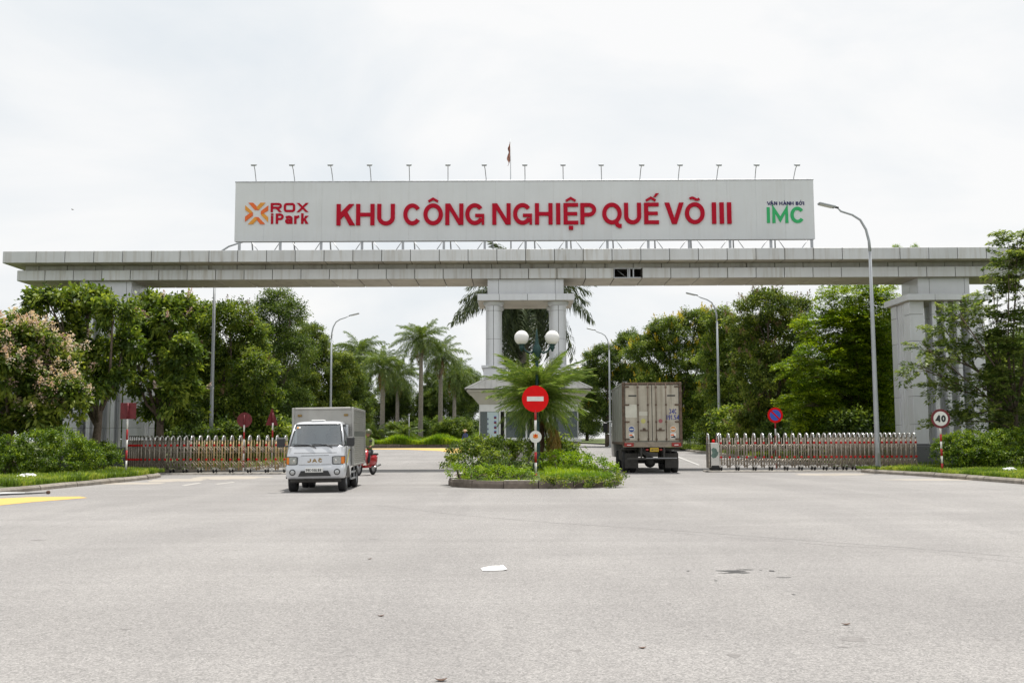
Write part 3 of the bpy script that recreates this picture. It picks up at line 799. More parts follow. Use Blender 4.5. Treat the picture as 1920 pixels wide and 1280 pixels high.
def side_pier(xc):
    p = link('side_pier', MB().box(xc - 1.0, xc + 1.0, 43.9, 44.9, 7.2, 7.3).mesh('side_pier', M['gap']), gan)
    y0, y1, hw = 43.35, 45.5, 1.585
    MB().cbox(xc - hw - 0.12, xc + hw + 0.12, y0 - 0.12, y1 + 0.12, -0.3, 0.93, 0.02).build('plinth', M['granite'], p)
    MB().cbox(xc - hw - 0.06, xc + hw + 0.06, y0 - 0.06, y1 + 0.06, 0.932, 1.0, 0.015).build('plinth_cap', M['granite'], p)
    zz = [1.0, 1.83, 3.03, 4.23, 5.40, 6.55, 7.12]
    for sx in (-1, 1):
        for (ya, yb) in ((y0, y0 + 0.62), (y1 - 0.62, y1)):
            xa, xb = (xc - hw, xc - hw + 0.62) if sx < 0 else (xc + hw - 0.62, xc + hw)
            c = MB().box(xa + 0.03, xb - 0.03, ya + 0.03, yb - 0.03, 1.0, 7.11).build('pilaster', M['gap'], p)
            for z0, z1 in zip(zz[:-1], zz[1:]):
                # stepped section: a flat face with a shallow fluted return
                MB().cbox(xa, xb - 0.0, ya, yb, z0 + 0.006, z1 - 0.006, 0.012).build('panel', M['pier'], c)
        # recessed side wall with two flutes
        xw = xc + sx * (hw - 0.10)
        s_ = MB().box(xw - 0.04, xw + 0.04, y0 + 0.6, y1 - 0.6, 1.0, 7.11).build('side_wall', M['pier'], p)
        for yy in (y0 + 0.80, y0 + 1.08, y0 + 1.35):
            MB().cbox(xw + sx * 0.03 - 0.03, xw + sx * 0.03 + 0.03, yy - 0.05, yy + 0.05, 1.0, 7.11, 0.01).build('flute', M['pier'], s_)
    for yy in (y0 + 0.16, y1 - 0.16):
        for k in range(3):
            x = xc - 0.52 + k * 0.52
            f = MB().box(x - 0.07, x + 0.07, yy - 0.12, yy + 0.12, 1.0, 7.11).build('fin', M['gap'], p)
            for z0, z1 in zip(zz[:-1], zz[1:]):
                MB().cbox(x - 0.09, x + 0.09, yy - 0.15, yy + 0.15, z0 + 0.006, z1 - 0.006, 0.01).build('panel', M['pier'], f)
    pier_block(p, 'cap', [xc - 1.78, xc - 0.6, xc + 0.6, xc + 1.78], 43.0, 45.8, 7.125, 7.39, M['pier'])
    pier_block(p, 'pier_head', [xc - 1.12, xc - 0.62, xc + 0.9, xc + 1.12], 43.5, 45.35, 7.395, 8.163, M['pier'])
    return p
side_pier(18.72)
side_pier(2 * GX - 18.72)

# ------------------------------------------------------------------ the sign board on the roof
BY = 43.4
bl, br = at(440.5, 397, BY).x, at(1526.5, 392, BY).x
bz0, bz1 = at(984, 450.6, BY).z, at(984, 338.6, BY).z
sb = thing('rooftop_sign_board', 'long pale grey sign board with red lettering on the gantry roof', 'sign', (0, 0, 9.33))
def sbp(o): o.matrix_parent_inverse = Matrix.Translation((0, 0, -9.33)); return o
bo = sbp(MB().box(bl + .01, br - .01, BY + 0.012, BY + 0.28, bz0 + .005, bz1 - .005).build('board', M['band'], sb))
nsh = 20
for k in range(nsh):
    xa = bl + (br - bl) * k / nsh; xb = bl + (br - bl) * (k + 1) / nsh
    zo = rnd.uniform(0, 0.002)
    MB().cbox(xa + 0.0015, xb - 0.0015, BY + zo, BY + 0.02, bz0, bz1, 0.002).build('sheet', M['board'], bo).matrix_parent_inverse = Matrix.Identity(4)
tw = sbp(MB().cbox(bl - 0.02, br + 0.02, BY - 0.012, BY + 0.30, bz1 - 0.04, bz1 + 0.02, 0.008).build('edge_trim', M['steel'], sb))
for k in range(15):
    px = 449 + (1522 - 449) * k / 14
    x = at(px, 455, BY + 0.12).x
    pst = sbp(MB().box(x - 0.05, x + 0.05, BY + 0.06, BY + 0.16, 9.335, bz0 + 0.01).build('post', M['steel'], sb))
    xb = x + 0.36 + 0.1 * math.sin(k * 2.1)
    sbp(MB().tube([(xb, BY + 1.1, 9.34), (xb - 0.06, BY + 0.9, bz0 + 0.6)], 0.035, 6).build('rear_post', M['steel'], sb))
    if k < 14:
        sbp(MB().tube([(x + 0.45, BY + 0.5, bz0 + 0.05), (x + 0.86, BY + 0.6, 9.35)], 0.018, 6).build('brace', M['steel'], sb))
        sbp(MB().tube([(x + 1.70, BY + 0.4, bz0 + 0.05), (x + 1.30, BY + 0.5, 9.35)], 0.018, 6).build('brace', M['steel'], sb))
    MB().cbox(x - 0.10, x + 0.10, BY + 0.01, BY + 0.21, 9.341, 9.37, 0.005).build('foot_plate', M['steel'], pst)
    pst.children[0].matrix_parent_inverse = Matrix.Identity(4)
# flood lamps on arms above the board
lamps = [476, 547.5, 619.5, 693, 767, 840, 908, 984, 1055.5, 1127, 1203, 1275, 1348, 1418.5, 1494.5]
feet = [480.5, 553, 624.5, 696, 768, 840, 912, 984.5, 1056, 1128, 1199.5, 1271.5, 1343.5, 1415.5, 1487.5]
for lp, fp in zip(lamps, feet):
    a = at(fp, 338, BY + 0.1); b = at(lp, 309.5, BY - 0.55)
    a.z = bz1 + 0.01
    fl = sbp(MB().tube([a, a.lerp(b, 0.6) + Vector((0, 0, 0.10)), b], 0.018, 6).build('floodlight', M['steel'], sb))
    h = MB().cbox(-0.11, 0.11, -0.10, 0.10, -0.035, 0.035, 0.012).build('lamp_head', M['pole'], fl, b, (0.35, 0, 0))
    MB().box(-0.085, 0.085, -0.075, 0.075, -0.042, -0.036).build('lamp_glass', M['globe'], fl, b, (0.35, 0, 0))
# red title
big = [('K', 631.3, 665), ('H', 668, 702.5), ('U', 707.5, 740.5), ('C', 756, 790), ('Ô', 794, 830.5), ('N', 835, 869), ('G', 872.5, 908),
       ('N', 923, 957.5), ('G', 962, 997.5), ('H', 1003, 1036), ('I', 1042.5, 1050.5), ('Ệ', 1056.5, 1084), ('P', 1088, 1118),
       ('Q', 1129, 1165.5), ('U', 1170, 1202), ('Ế', 1207.5, 1235), ('V', 1246, 1282), ('Õ', 1284, 1321), ('I', 1334.5, 1342.5), ('I', 1349, 1357), ('I', 1363, 1371)]
tz = at(1000, 421.5, BY).z; th_ = at(1000, 381.6, BY).z - tz
for ch, a, b in big:
    xa, xb = at(a, 400, BY).x, at(b, 400, BY).x
    sbp(letter('letter', ch, xa, tz, th_, (xb - xa) / th_, 0.19, BY + 0.002, 0.07, M['red'], sb))
def txt(chars, y_top, y_bot, t, m, names='letter', depth=0.03):
    for ch, a, b in chars:
        xm = (a + b) / 2
        z0, z1 = at(xm, y_bot, BY).z, at(xm, y_top, BY).z
        xa, xb = at(a, y_bot, BY).x, at(b, y_bot, BY).x
        sbp(letter(names, ch, xa, z0, z1 - z0, (xb - xa) / (z1 - z0), t, BY + 0.002, depth, m, sb))
txt([('R', 507.5, 528.5), ('sqO', 532, 553.5), ('X', 556, 578.5)], 380.8, 398, 0.25, M['red'])
txt([('i', 508, 512.3), ('P', 517, 532), ('a', 534.5, 548.5), ('r', 551.5, 561), ('k', 564.5, 578.5)], 400.5, 420, 0.23, M['red'])
txt([('I', 1438.2, 1443.8)], 388.8, 418.2, 0.2, M['green_letter'])
txt([('M', 1448.2, 1478.3)], 388.8, 418.2, 0.20, M['green_letter'])
txt([('C', 1482.0, 1508.5)], 388.2, 418.2, 0.20, M['green_letter'])
txt([('V', 1438, 1445.2), ('Ậ', 1443.8, 1450.5), ('N', 1451.3, 1457.3), ('H', 1461, 1467), ('À', 1468, 1475), ('N', 1475.3, 1481.3), ('H', 1482, 1488), ('B', 1492, 1497), ('Ở', 1497.6, 1504.4), ('I', 1506, 1507.8)], 378.2, 384.6, 0.24, M['navy'], depth=0.02)
# woven ribbon emblem: eight folded bars in orange and amber
z0, z1 = at(481, 420.6, BY).z, at(481, 380.4, BY).z; xl = at(460, 400, BY).x; S = z1 - z0; W = at(503, 400, BY).x - xl
bars = [('orange', [(0.13, 1), (0.34, 1), (0.55, 0.76), (0.60, 0.66), (0.42, 0.66)]), ('amber', [(0.66, 1), (0.87, 1), (0.585, 0.665), (0.475, 0.77)]),
        ('orange', [(1, 0.87), (1, 0.64), (0.80, 0.50), (0.68, 0.46), (0.68, 0.60)]), ('amber', [(1, 0.10), (1, 0.33), (0.82, 0.49), (0.68, 0.46), (0.73, 0.38)]),
        ('orange', [(0.87, 0), (0.66, 0), (0.50, 0.22), (0.42, 0.33), (0.58, 0.33)]), ('amber', [(0.13, 0), (0.34, 0), (0.53, 0.22), (0.42, 0.33)]),
        ('orange', [(0, 0.12), (0, 0.35), (0.20, 0.51), (0.33, 0.53), (0.33, 0.40)]), ('amber', [(0, 0.88), (0, 0.66), (0.20, 0.51), (0.33, 0.54), (0.27, 0.62)])]
for i, (c, poly) in enumerate(bars):
    sbp(MB().prism([(xl + a * W, z0 + b * S) for a, b in poly], BY - 0.03 - 0.0015 * i, BY + 0.002, 'XZ').build('emblem_bar', M[c], sb))
# flag on the gantry roof
fp = at(957.5, 340, 46.0)
ft = at(955.5, 262, 46.0)
fl = thing('flag_pole', 'thin pole with a limp faded red flag rising behind the sign board', 'flag', (fp.x, 45.95, 9.34))
MB().tube([(0, 0, 0), (0, 0, ft.z - 9.34)], [0.03, 0.018], 8).build('pole', M['pole'], fl)
M['flag'] = mat('faded_red_cloth', (0.52, 0.26, 0.20), 0.85, 0, 0.3, 6)
mb = MB(); H = ft.z - 9.34 - 0.05; nz, nx = 12, 7; vs = []
for j in range(nz + 1):
    for i in range(nx + 1):
        w_ = 0.015 + 0.17 * (0.35 + 0.65 * math.sin(min(1, (j / nz) * 1.15) * math.pi * 0.75)) * (i / nx)
        vs.append((-w_ * 0.75 - 0.04 * math.sin(j * 1.1) * (i / nx), 0.09 * math.sin(i * 2.4 + j * 0.5) * (i / nx + .1), H - 0.95 * j / nz - 0.28 * (i / nx)))
mb.add(vs, [(j * (nx + 1) + i, j * (nx + 1) + i + 1, (j + 1) * (nx + 1) + i + 1, (j + 1) * (nx + 1) + i) for j in range(nz) for i in range(nx)], 0, True)
o = mb.build('flag', M['flag'], fl, fixn=False)
sd = o.modifiers.new('thick', 'SOLIDIFY'); sd.thickness = 0.008
# ------------------------------------------------------------------ traffic island with its kerb
M['chip'] = mat('worn_white_kerb_paint', (0.50, 0.48, 0.44), 0.8, 0, 0.4, 9)
IX, IY, IRX, IRY = 0.60, 29.1, 2.42, 2.45
def island_edge(inset=0.0):
    pts = [(IX - IRX + inset, 48)]
    pts += [(IX - IRX + inset, y) for y in (44, 40, 36, 32)]
    for k in range(21):
        t = math.pi + math.pi * k / 20
        c, s_ = math.cos(t), math.sin(t)
        c = math.copysign(abs(c) ** 0.75, c); s_ = -abs(s_) ** 0.75
        pts.append((IX + (IRX - inset) * c, IY + (IRY - inset) * s_))
    pts += [(IX + IRX - inset, y) for y in (32, 36, 40, 44, 48)]
    return pts
def island_h(x, y):
    d = min(1.0, max(0.0, 1 - abs(x - IX) / IRX)) 
    e = min(1.0, max(0.0, (y - (IY - IRY)) / 3.0))
    return 0.17 + 0.22 * min(1, d * 2.0) * e
rings = [island_edge(i) for i in (0.15, 0.5, 1.0, 1.6, 2.2, 2.38)]
n = len(rings[0]); vs = []; fs = []
for rg in rings: vs += [(x, y, island_h(x, y)) for x, y in rg]
for r_ in range(len(rings) - 1):
    for i in range(n - 1):
        fs.append((r_ * n + i, r_ * n + i + 1, (r_ + 1) * n + i + 1, (r_ + 1) * n + i))
island = tag(MB().add(vs, fs, 0, True).build('traffic_island', M['soil'], fixn=False), kind='structure')
kerb(island_edge(), island, 1, 0.24, 0.20, 0.92, 'kerbdark', near=48, slope=0.03, white=True)

# ------------------------------------------------------------------ guard booth under the middle pier
BC = 0.68
bt = thing('guard_booth', 'small glazed guard booth with hipped sheet roof below the middle pier', 'booth', (BC, 43.6, 0))
def lb(mb): return mb
def bpart(mb, name, m, parent=bt, fixn=True): return mb.build(name, m, parent, fixn=fixn)
# local coordinates: centre of the booth, front towards -y
hw, hd = 2.05, 1.55
bpart(MB().cbox(-hw, hw, -hd, hd, 0.0, 1.16, 0.02), 'base_wall', M['beige'])
bpart(MB().cbox(-hw - 0.12, hw + 0.12, -hd - 0.12, hd + 0.12, 1.165, 1.27, 0.015), 'sill', M['white'])
bpart(MB().box(-hw + .05, hw - .05, -hd + .05, hd - .05, 2.72, 2.78), 'ceiling', M['white'])
bpart(MB().box(-hw + .2, hw - .2, 0.6, 0.7, 1.27, 2.7), 'partition', M['beige'])
xs = [-2.05, -1.20, -0.98, -0.10, 0.78, 1.00, 2.05]
for x in xs:
    for y in (-hd + 0.035, hd - 0.035):
        bpart(MB().cbox(max(-hw, x - 0.035), min(hw, x + 0.035), y - 0.035, y + 0.035, 1.27, 2.72, 0.005), 'mullion', M['white'])
for sx in (-1, 1):
    for y in (-0.5, 0.5):
        bpart(MB().cbox(sx * (hw - 0.035) - 0.034, sx * (hw - 0.035) + 0.034, y - 0.035, y + 0.035, 1.27, 2.72, 0.005), 'mullion', M['white'])
for ya, yb in ((-hd + 0.002, -hd + 0.068), (hd - 0.068, hd - 0.002)):
    bpart(MB().box(-hw + .04, hw - .04, ya, yb, 2.42, 2.72), 'transom_panel', M['white'])
    bpart(MB().box(-hw + .04, hw - .04, ya + .01, yb - .01, 1.272, 1.34), 'bottom_rail', M['white'])
for a, b in zip(xs[:-1], xs[1:]):
    if b - a < 0.3: continue
    for y in (-hd + 0.03, hd - 0.03):
        bpart(MB().box(a + 0.035, b - 0.035, y - 0.004, y + 0.004, 1.34, 2.42), 'pane', M['glass'])
for sx in (-1, 1):
    for y0, y1 in ((-hd + .07, -.535), (-.465, .465), (.535, hd - .07)):
        bpart(MB().box(sx * (hw - 0.035) - 0.004, sx * (hw - 0.035) + 0.004, y0, y1, 1.272, 2.718), 'pane', M['glass'])
# notice sheet stuck to the first pane with small coloured pictures
M['notice'] = mat('notice_sheet', (0.50, 0.60, 0.62), 0.5, 0, 0.04)
ns = bpart(MB().box(-1.72, -1.25, -hd + 0.014, -hd + 0.019, 1.345, 2.40), 'notice_sheet', M['notice'])
for z in (1.52, 1.71, 1.92, 2.12):
    bpart(MB().box(-1.44, -1.34, -hd + 0.008, -hd + 0.013, z, z + 0.08), 'notice_picture', M['darkred'], ns)
    bpart(MB().box(-1.44, -1.34, -hd + 0.008, -hd + 0.013, z + .085, z + 0.11), 'notice_picture', M['blue'], ns)
    bpart(MB().box(-1.71, -1.67, -hd + 0.008, -hd + 0.013, z - .05, z + 0.03), 'notice_picture', M['navy'], ns)
# flared eaves: the soffit leans outwards up to the roof edge
ew, ed = 2.62, 1.95
def frustum(x0, y0, z0, x1, y1, z1):
    v = [(-x0, -y0, z0), (x0, -y0, z0), (x0, y0, z0), (-x0, y0, z0), (-x1, -y1, z1), (x1, -y1, z1), (x1, y1, z1), (-x1, y1, z1)]
    return MB().add(v, [(3, 2, 1, 0), (4, 5, 6, 7), (0, 1, 5, 4), (1, 2, 6, 5), (2, 3, 7, 6), (3, 0, 4, 7)])
bpart(frustum(hw + 0.02, hd + 0.02, 2.72, ew - 0.12, ed - 0.12, 3.22), 'flared_soffit', M['beige'])
bpart(MB().cbox(-ew + .06, ew - .06, -ed + .06, ed - .06, 3.222, 3.33, 0.01), 'fascia', M['beige'])
rf = bpart(frustum(ew, ed, 3.335, 1.55, 0.9, 3.92), 'roof', M['roofw'])
bpart(MB().box(-ew - .02, ew + .02, -ed - .02, ed + .02, 3.33, 3.352), 'drip_edge', M['gap'], rf)
# raised ribs of the roofing sheet, hip caps
for k in range(22):
    t = -ew + 0.10 + k * (2 * ew - 0.2) / 21
    topx = max(-1.55, min(1.55, t)); f = 1.0 if abs(t) <= 1.55 else (ew - abs(t)) / (ew - 1.55)
    p0 = Vector((t, -ed, 3.345)); p1 = Vector((t, -ed + (ed - 0.9) * f, 3.345 + 0.58 * f))
    if f > 0.06:
        for sy in (1, -1):
            bpart(MB().tube([(p0.x, p0.y * sy, p0.z), (p1.x, p1.y * sy, p1.z)], 0.018, 5, cap=False), 'roof_rib', M['roofw'], rf)
for sx in (-1, 1):
    for sy in (-1, 1):
        bpart(MB().tube([(sx * ew, sy * ed, 3.345), (sx * 1.55, sy * 0.9, 3.93)], 0.045, 6), 'hip_cap', M['roofw'], rf)
    for k in range(14):
        t = -ed + 0.15 + k * (2 * ed - 0.3) / 13
        f = 1.0 if abs(t) <= 0.9 else (ed - abs(t)) / (ed - 0.9)
        bpart(MB().tube([(sx * ew, t, 3.345), (sx * (ew - (ew - 1.55) * f), t, 3.345 + 0.58 * f)], 0.018, 5, cap=False), 'roof_rib', M['roofw'], rf)

# ------------------------------------------------------------------ folding gates
M['reflred'] = mat('reflector_red', (0.50, 0.012, 0.012), 0.4, 0, 0.15, 12, spec=0.2)
def hoop_mesh():
    mb = MB()
    hgt, dp = 1.40, 0.19
    pts = [(0, -dp, 0.10), (0, -dp, hgt - dp)] + [(0, -dp * math.cos(t), hgt - dp + dp * math.sin(t)) for t in [math.pi * k / 10 for k in range(1, 10)]] + [(0, dp, hgt - dp), (0, dp, 0.10)]
    return mb, pts
def gate(name, label, xs, ys, gold=False):  # gold: tint golden light into the first hoops' legs and front rods
    g = thing(name, label, 'gate', (xs[0], ys[0], 0.05), 0)
    off = Vector((xs[0], ys[0], 0))
    mb, pts = hoop_mesh(); mb.tube(pts[1:-1], 0.036, 8); hoop_top = mb.mesh('hoop', M['chrome'], True)
    legs, plain = [], []
    for sgn in (0, -1):
        plain.append(MB().tube([pts[sgn], pts[1 if sgn == 0 else -2]], 0.030, 6).mesh('leg', M['stain'], True))
        legs.append(MB().tube([pts[sgn], pts[1 if sgn == 0 else -2]], 0.030, 6).mesh('leg', M['goldlit' if gold else 'stain'], True))
    refl = MB().cbox(-0.037, 0.037, -0.232, -0.150, -0.038, 0.038, 0.010).mesh('reflector', M['reflred'], True)
    wm = MB(); wm.lathe([(0.0, -0.03), (0.07, -0.03), (0.085, -0.015), (0.085, 0.015), (0.07, 0.03), (0.0, 0.03)], 12, (0, 0, 0.085), axis='X')
    wheel = wm.mesh('castor_wheel', M['black'], True)
    fork = MB().cbox(-0.05, 0.05, -0.06, 0.06, 0.10, 0.20, 0.01).mesh('fork', M['chrome'], True)
    n = len(xs)
    for i in range(n):
        p = Vector((xs[i], ys[i], 0)) - off
        h = link('hoop', hoop_top, g, p)
        for lg in (legs if not gold or i < 11 else plain): link('leg', lg, h)  # lit-coloured legs at the road end, plain dull ones after
        for z in (1.05, 0.51): link('reflector', refl, h, (0, 0, z))
        if i % 2 == 0:
            for yy in (-0.19, 0.19):
                w = link('castor_wheel', wheel, h, (0.0, yy, 0))
                link('fork', fork, h, (0, yy, 0))
        if i < n - 1:
            q = Vector((xs[i + 1], ys[i + 1], 0)) - off
            for yy in (-0.17, 0.17):
                d = Vector((0, yy, 0))
                for za, zb in ((0.46, 0.14), (1.02, 0.72)):
                    l = MB()
                    l.tube([p + d + Vector((0, 0, za)), q + d + Vector((0, 0.012, zb))], 0.013, 5)
                    l.tube([p + d + Vector((0, 0.004, zb)), q + d + Vector((0, 0.014, za))], 0.013, 5)
                    lt = l.build('lattice', M['stain'], g)
                span = (q - p).length
                for t in ((0.36, 0.64) if span > 0.16 else (0.5,)):
                    c = p.lerp(q, t) + d
                    MB().tube([c + Vector((0, 0.015, 0.20)), c + Vector((0, 0.015, 1.24))], 0.010, 5).build('rod', M['goldlit' if gold and yy < 0 and i < 11 else 'stain'], lt)
    return g
# right-hand gate: from the drive head towards the pier, ever tighter
rx = [1350, 1366, 1382, 1398, 1414, 1430, 1444.5, 1459, 1473, 1487, 1500, 1513, 1524, 1535, 1546, 1556, 1565.5, 1574.5, 1583, 1592, 1600.5, 1609.5, 1618, 1626, 1634, 1642.5, 1651, 1660, 1668.5, 1677.5, 1686.5, 1695.5, 1704.5, 1714]
gx = [at(p, 850, 39.1).x for p in rx]
gr = gate('folding_gate', 'long stainless folding gate with a drive box beside the dark delivery truck', gx, [39.1] * len(gx))
hb = MB().cbox(-0.41, -0.05, -0.22, 0.22, 0.12, 1.06, 0.02).build('drive_box', M['chrome'], gr)
MB().cbox(-0.50, -0.412, -0.20, 0.20, 0.10, 1.06, 0.02).build('bumper_post', M['stain'], hb)
MB().cbox(-0.38, -0.08, -0.24, 0.24, 0.02, 0.20, 0.02).build('skirt', M['black'], hb)
for xx in (-0.46, -0.09):
    mb, pts = hoop_mesh(); mb.tube([(xx, p[1], max(1.0, p[2])) for p in pts], 0.034, 8); mb.build('hoop', M['chrome'], hb)
M['mural'] = mat('green_mural', (0.10, 0.17, 0.14), 0.4, 0, 0.3, 12)
MB().prism([(-0.39 + 0.30 * a, 0.45 + 0.45 * b) for a, b in ((0.0, 0.25), (0.25, 0.05), (0.6, 0.1), (0.85, 0.3), (0.98, 0.55), (0.8, 0.62), (0.7, 0.85), (0.3, 0.95), (0.05, 0.8), (0.2, 0.5))], -0.2265, -0.2205, 'XZ').build('painted_emblem', M['mural'], hb)
MB().lathe([(0.045, 0), (0.06, 0.02), (0.06, 0.07), (0.04, 0.11), (0.0, 0.125)], 12, (-0.25, -0.02, 1.062)).build('warning_lamp', M['redpaint'], hb)
# left-hand gate: loosely drawn out near the road, bunched up by the pier
lxs = [519.5, 501, 484, 468, 450.5, 434.5, 419, 404, 390, 375.5, 360.5, 348, 335.5, 323.5, 313, 302.5, 293, 284, 276, 268.5, 263, 258.5, 254.5, 250.5, 246.5, 243]
gl = [(at(p, 850, 38.9 + 0.9 * max(0, (430 - p) / 190)).x, 38.9 + 0.9 * max(0, (430 - p) / 190)) for p in [535.5] + lxs]
gate('folding_gate', 'gold lit stainless folding gate bunched up against the tree side pier', [a for a, b in gl], [b for a, b in gl], gold=True)

# ------------------------------------------------------------------ street lamps
def street_lamp(x, y, arm, label, h=10.6):
    t = thing('street_lamp', label, 'street lamp', (x, y, gz(y) + 0.1), 0, 'curved arm street lamps along the road')
    s = 1 if arm > 0 else -1; a = abs(arm)
    MB().cbox(-0.16, 0.16, -0.16, 0.16, -0.05, 0.06, 0.02).build('base_plate', M['pole'], t)
    MB().tube([(0, 0, 0), (0, 0, 1.1), (0, 0, 5.5), (0, 0, h - 1.6)], [0.10, 0.095, 0.075, 0.055], 12).build('pole', M['pole'], t)
    MB().cbox(-0.03, 0.03, -0.104, -0.096, 0.6, 1.0, 0.003).build('service_door', M['steel'], t)
    pts = [(0, 0, h - 1.6), (0.02 * s, 0, h - 1.2), (0.12 * s, 0, h - 0.75), (0.32 * s, 0, h - 0.38), (0.62 * s, 0, h - 0.18), (1.05 * s, 0, h - 0.04), (a * 0.78 * s, 0, h + 0.10)]
    MB().tube(pts, [0.055, 0.052, 0.048, 0.045, 0.042, 0.038, 0.032], 10).build('arm', M['pole'], t)
    e = Vector(pts[-1]); ang = -s * 0.24
    hd_ = MB().cbox(-0.10, 0.10, -0.04, 0.04, -0.035, 0.035, 0.015)
    hd_ = hd_.build('head_neck', M['plastic'], t, e + Vector((0.06 * s, 0, 0.015)), (0, ang, 0))
    lh = MB().cbox(-0.33, 0.33, -0.14, 0.14, -0.04, 0.045, 0.025).build('lamp_head', M['pole'], t, e + Vector((0.42 * s, 0, 0.10)), (0, ang, 0))
    MB().box(-0.28, 0.22, -0.11, 0.11, -0.052, -0.042).build('lens', M['globe'], lh)
    return t
street_lamp(at(1646, 860, 38.2).x, 38.2, -1.5, 'tall street lamp standing in front of the stainless gate near the speed limit sign', 9.85)
street_lamp(at(1349, 800, 66).x, 66, -1.6, 'tall street lamp behind the gate drive box among flowering trees', 10.2)
street_lamp(at(1144, 800, 87).x, 87, -1.5, 'farthest street lamp rising behind the dark delivery truck', 9.9)
street_lamp(at(396, 800, 46.6).x, 46.6, 2.0, 'street lamp whose curved arm passes behind the sign board', 10.35)
street_lamp(at(620, 760, 76).x, 76, 1.7, 'street lamp rising behind the box of the small silver truck', 10.05)

# ------------------------------------------------------------------ traffic signs
def disc(mb, cx, y, cz, r, th, mi=0, n=32):
    mb.lathe([(r, y), (r, y + th)], n, (cx, 0, cz), mi, 'Y', False); return mb
def striped_pole(t, h, y=0.0, r=0.032, bands=5, z0=-0.2, top='poleRed'):
    zs = [z0 + (h - z0) * k / bands for k in range(bands + 1)]
    for k in range(bands):
        red = ((bands - 1 - k) % 2 == 0) == (top == 'poleRed')
        MB().tube([(0, y, zs[k]), (0, y, zs[k + 1])], r, 12).build('pole_band', M['poleRed' if red else 'poleWhite'], t)
def sign_base(px, py_base, Y, label, z):
    p = at(px, py_base, Y)
    return thing('traffic_sign', label, 'road sign', (p.x, Y, z), 0)
# no entry on the island
t = sign_base(1004.5, 885, 28.3, 'round red no entry sign with white bar on the planted island', 0.25)
zc = at(1005.5, 747.5, 28.3).z - 0.25
striped_pole(t, zc - 0.30, bands=7, top='poleRed')
MB().tube([(0, 0.035, zc - 0.5), (0, 0.035, zc + 0.2)], 0.025, 8).build('pole_top', M['poleRed'], t)
disc(MB(), 0, -0.03, zc, 0.372, 0.012).build('disc', M['redpaint'], t)
MB().cbox(-0.232, 0.232, -0.038, -0.031, zc - 0.064, zc + 0.064, 0.003).build('bar', M['whitepaint'], t)
z2 = at(1004.5, 818.5, 28.3).z - 0.25
pl = disc(MB(), 0, -0.055, z2, 0.168, 0.008).build('notice_plate', M['whitepaint'], t)
M['emblem'] = mat('emblem_orange', (0.70, 0.22, 0.02), 0.5, 0, 0.3, 40)
MB().prism([(0.075 * a, z2 + 0.02 + 0.075 * b) for a, b in ((-1, -.5), (-.4, -.85), (.4, -.85), (1, -.5), (.8, .2), (.95, .7), (.3, .6), (0, 1), (-.3, .6), (-.95, .7), (-.8, .2))], -0.060, -0.0555, 'XZ').build('emblem', M['emblem'], pl)
MB().lathe([(0.028, -0.0625), (0.028, -0.0605)], 12, (0, 0, z2 + 0.03), 0, 'Y', False).build('emblem_centre', M['redpaint'], pl)
# no parking behind the right gate
def parking_sign(px, pyc, Y, label):
    p = at(px, pyc, Y); t = thing('traffic_sign', label, 'road sign', (p.x, Y, gz(Y) + 0.1), 0)
    zc = p.z - gz(Y) - 0.1; r = 0.33
    striped_pole(t, zc - r + .05, bands=7, top='poleRed')
    disc(MB(), 0, -0.05, zc, r, 0.012).build('disc', M['redpaint'], t)
    disc(MB(), 0, -0.056, zc, r * 0.70, 0.004).build('blue_field', M['blue'], t)
    MB().box(-r * 0.72, r * 0.72, -0.060, -0.0568, -0.035, 0.035).build('slash', M['redpaint'], t, (0, 0, zc), (0, math.radians(45), 0))
    return t
parking_sign(1453, 778, 43.5, 'blue and red no parking sign above the stainless gate')
# speed limit 40
t = sign_base(1767, 885, 34.5, 'round speed limit 40 sign on a striped pole before the clipped hedge', 0.12)
zc = at(1766, 784.5, 34.5).z - 0.12
striped_pole(t, zc - 0.28, bands=7, top='poleWhite')
disc(MB(), 0, -0.05, zc, 0.325, 0.012).build('disc', M['darkred'], t)
disc(MB(), 0, -0.056, zc, 0.245, 0.004).build('white_field', M['whitepaint'], t)
for ch, dx in (('4', -0.175), ('0', 0.015)):
    letter('digit', ch, dx, zc - 0.115, 0.23, 0.68, 0.26, -0.0568, 0.004, M['plastic'], t)
# backs of the signs on the other side
t = sign_base(236, 885, 34.6, 'dark red back of a square sign on a striped pole beside the rounded hedge', 0.12)
zc = at(237, 770, 34.6).z - 0.12
striped_pole(t, zc - 0.28, bands=6, top='poleWhite')
MB().tube([(0, 0, zc - 0.3), (0, 0, zc + 0.27)], 0.03, 10).build('pole_top', M['darkred'], t)
MB().cbox(-0.27, 0.27, 0.035, 0.047, zc - 0.275, zc + 0.275, 0.004).build('plate', M['darkred'], t)
for z in (-0.15, 0.15): MB().box(-0.05, 0.05, -0.034, 0.035, zc + z - 0.015, zc + z + 0.015).build('clamp', M['darkred'], t)
def back_sign(px, pyc, Y, shape, label):
    p = at(px, pyc, Y); t = thing('traffic_sign', label, 'road sign', (p.x, Y, 0.12), 0)
    zc = p.z - 0.12
    striped_pole(t, zc - 0.2, bands=7, top='poleWhite')
    MB().tube([(0, 0, zc - 0.3), (0, 0, zc + 0.2)], 0.028, 10).build('pole_top', M['darkred'], t)
    if shape == 'disc': disc(MB(), 0, 0.032, zc, 0.30, 0.012).build('plate', M['darkred'], t)
    else: MB().prism([(-0.36, -0.30), (0.36, -0.30), (0.02, 0.36), (-0.02, 0.36)], 0.032, 0.044, 'XZ').build('plate', M['darkred'], t).location = (0, 0, zc)
    return t
back_sign(458, 787, 40.6, 'disc', 'dark red back of a round sign behind the gold lit gate')
s3 = back_sign(511.5, 783, 40.8, 'tri', 'dark red triangular sign turned aside behind the gold lit gate')
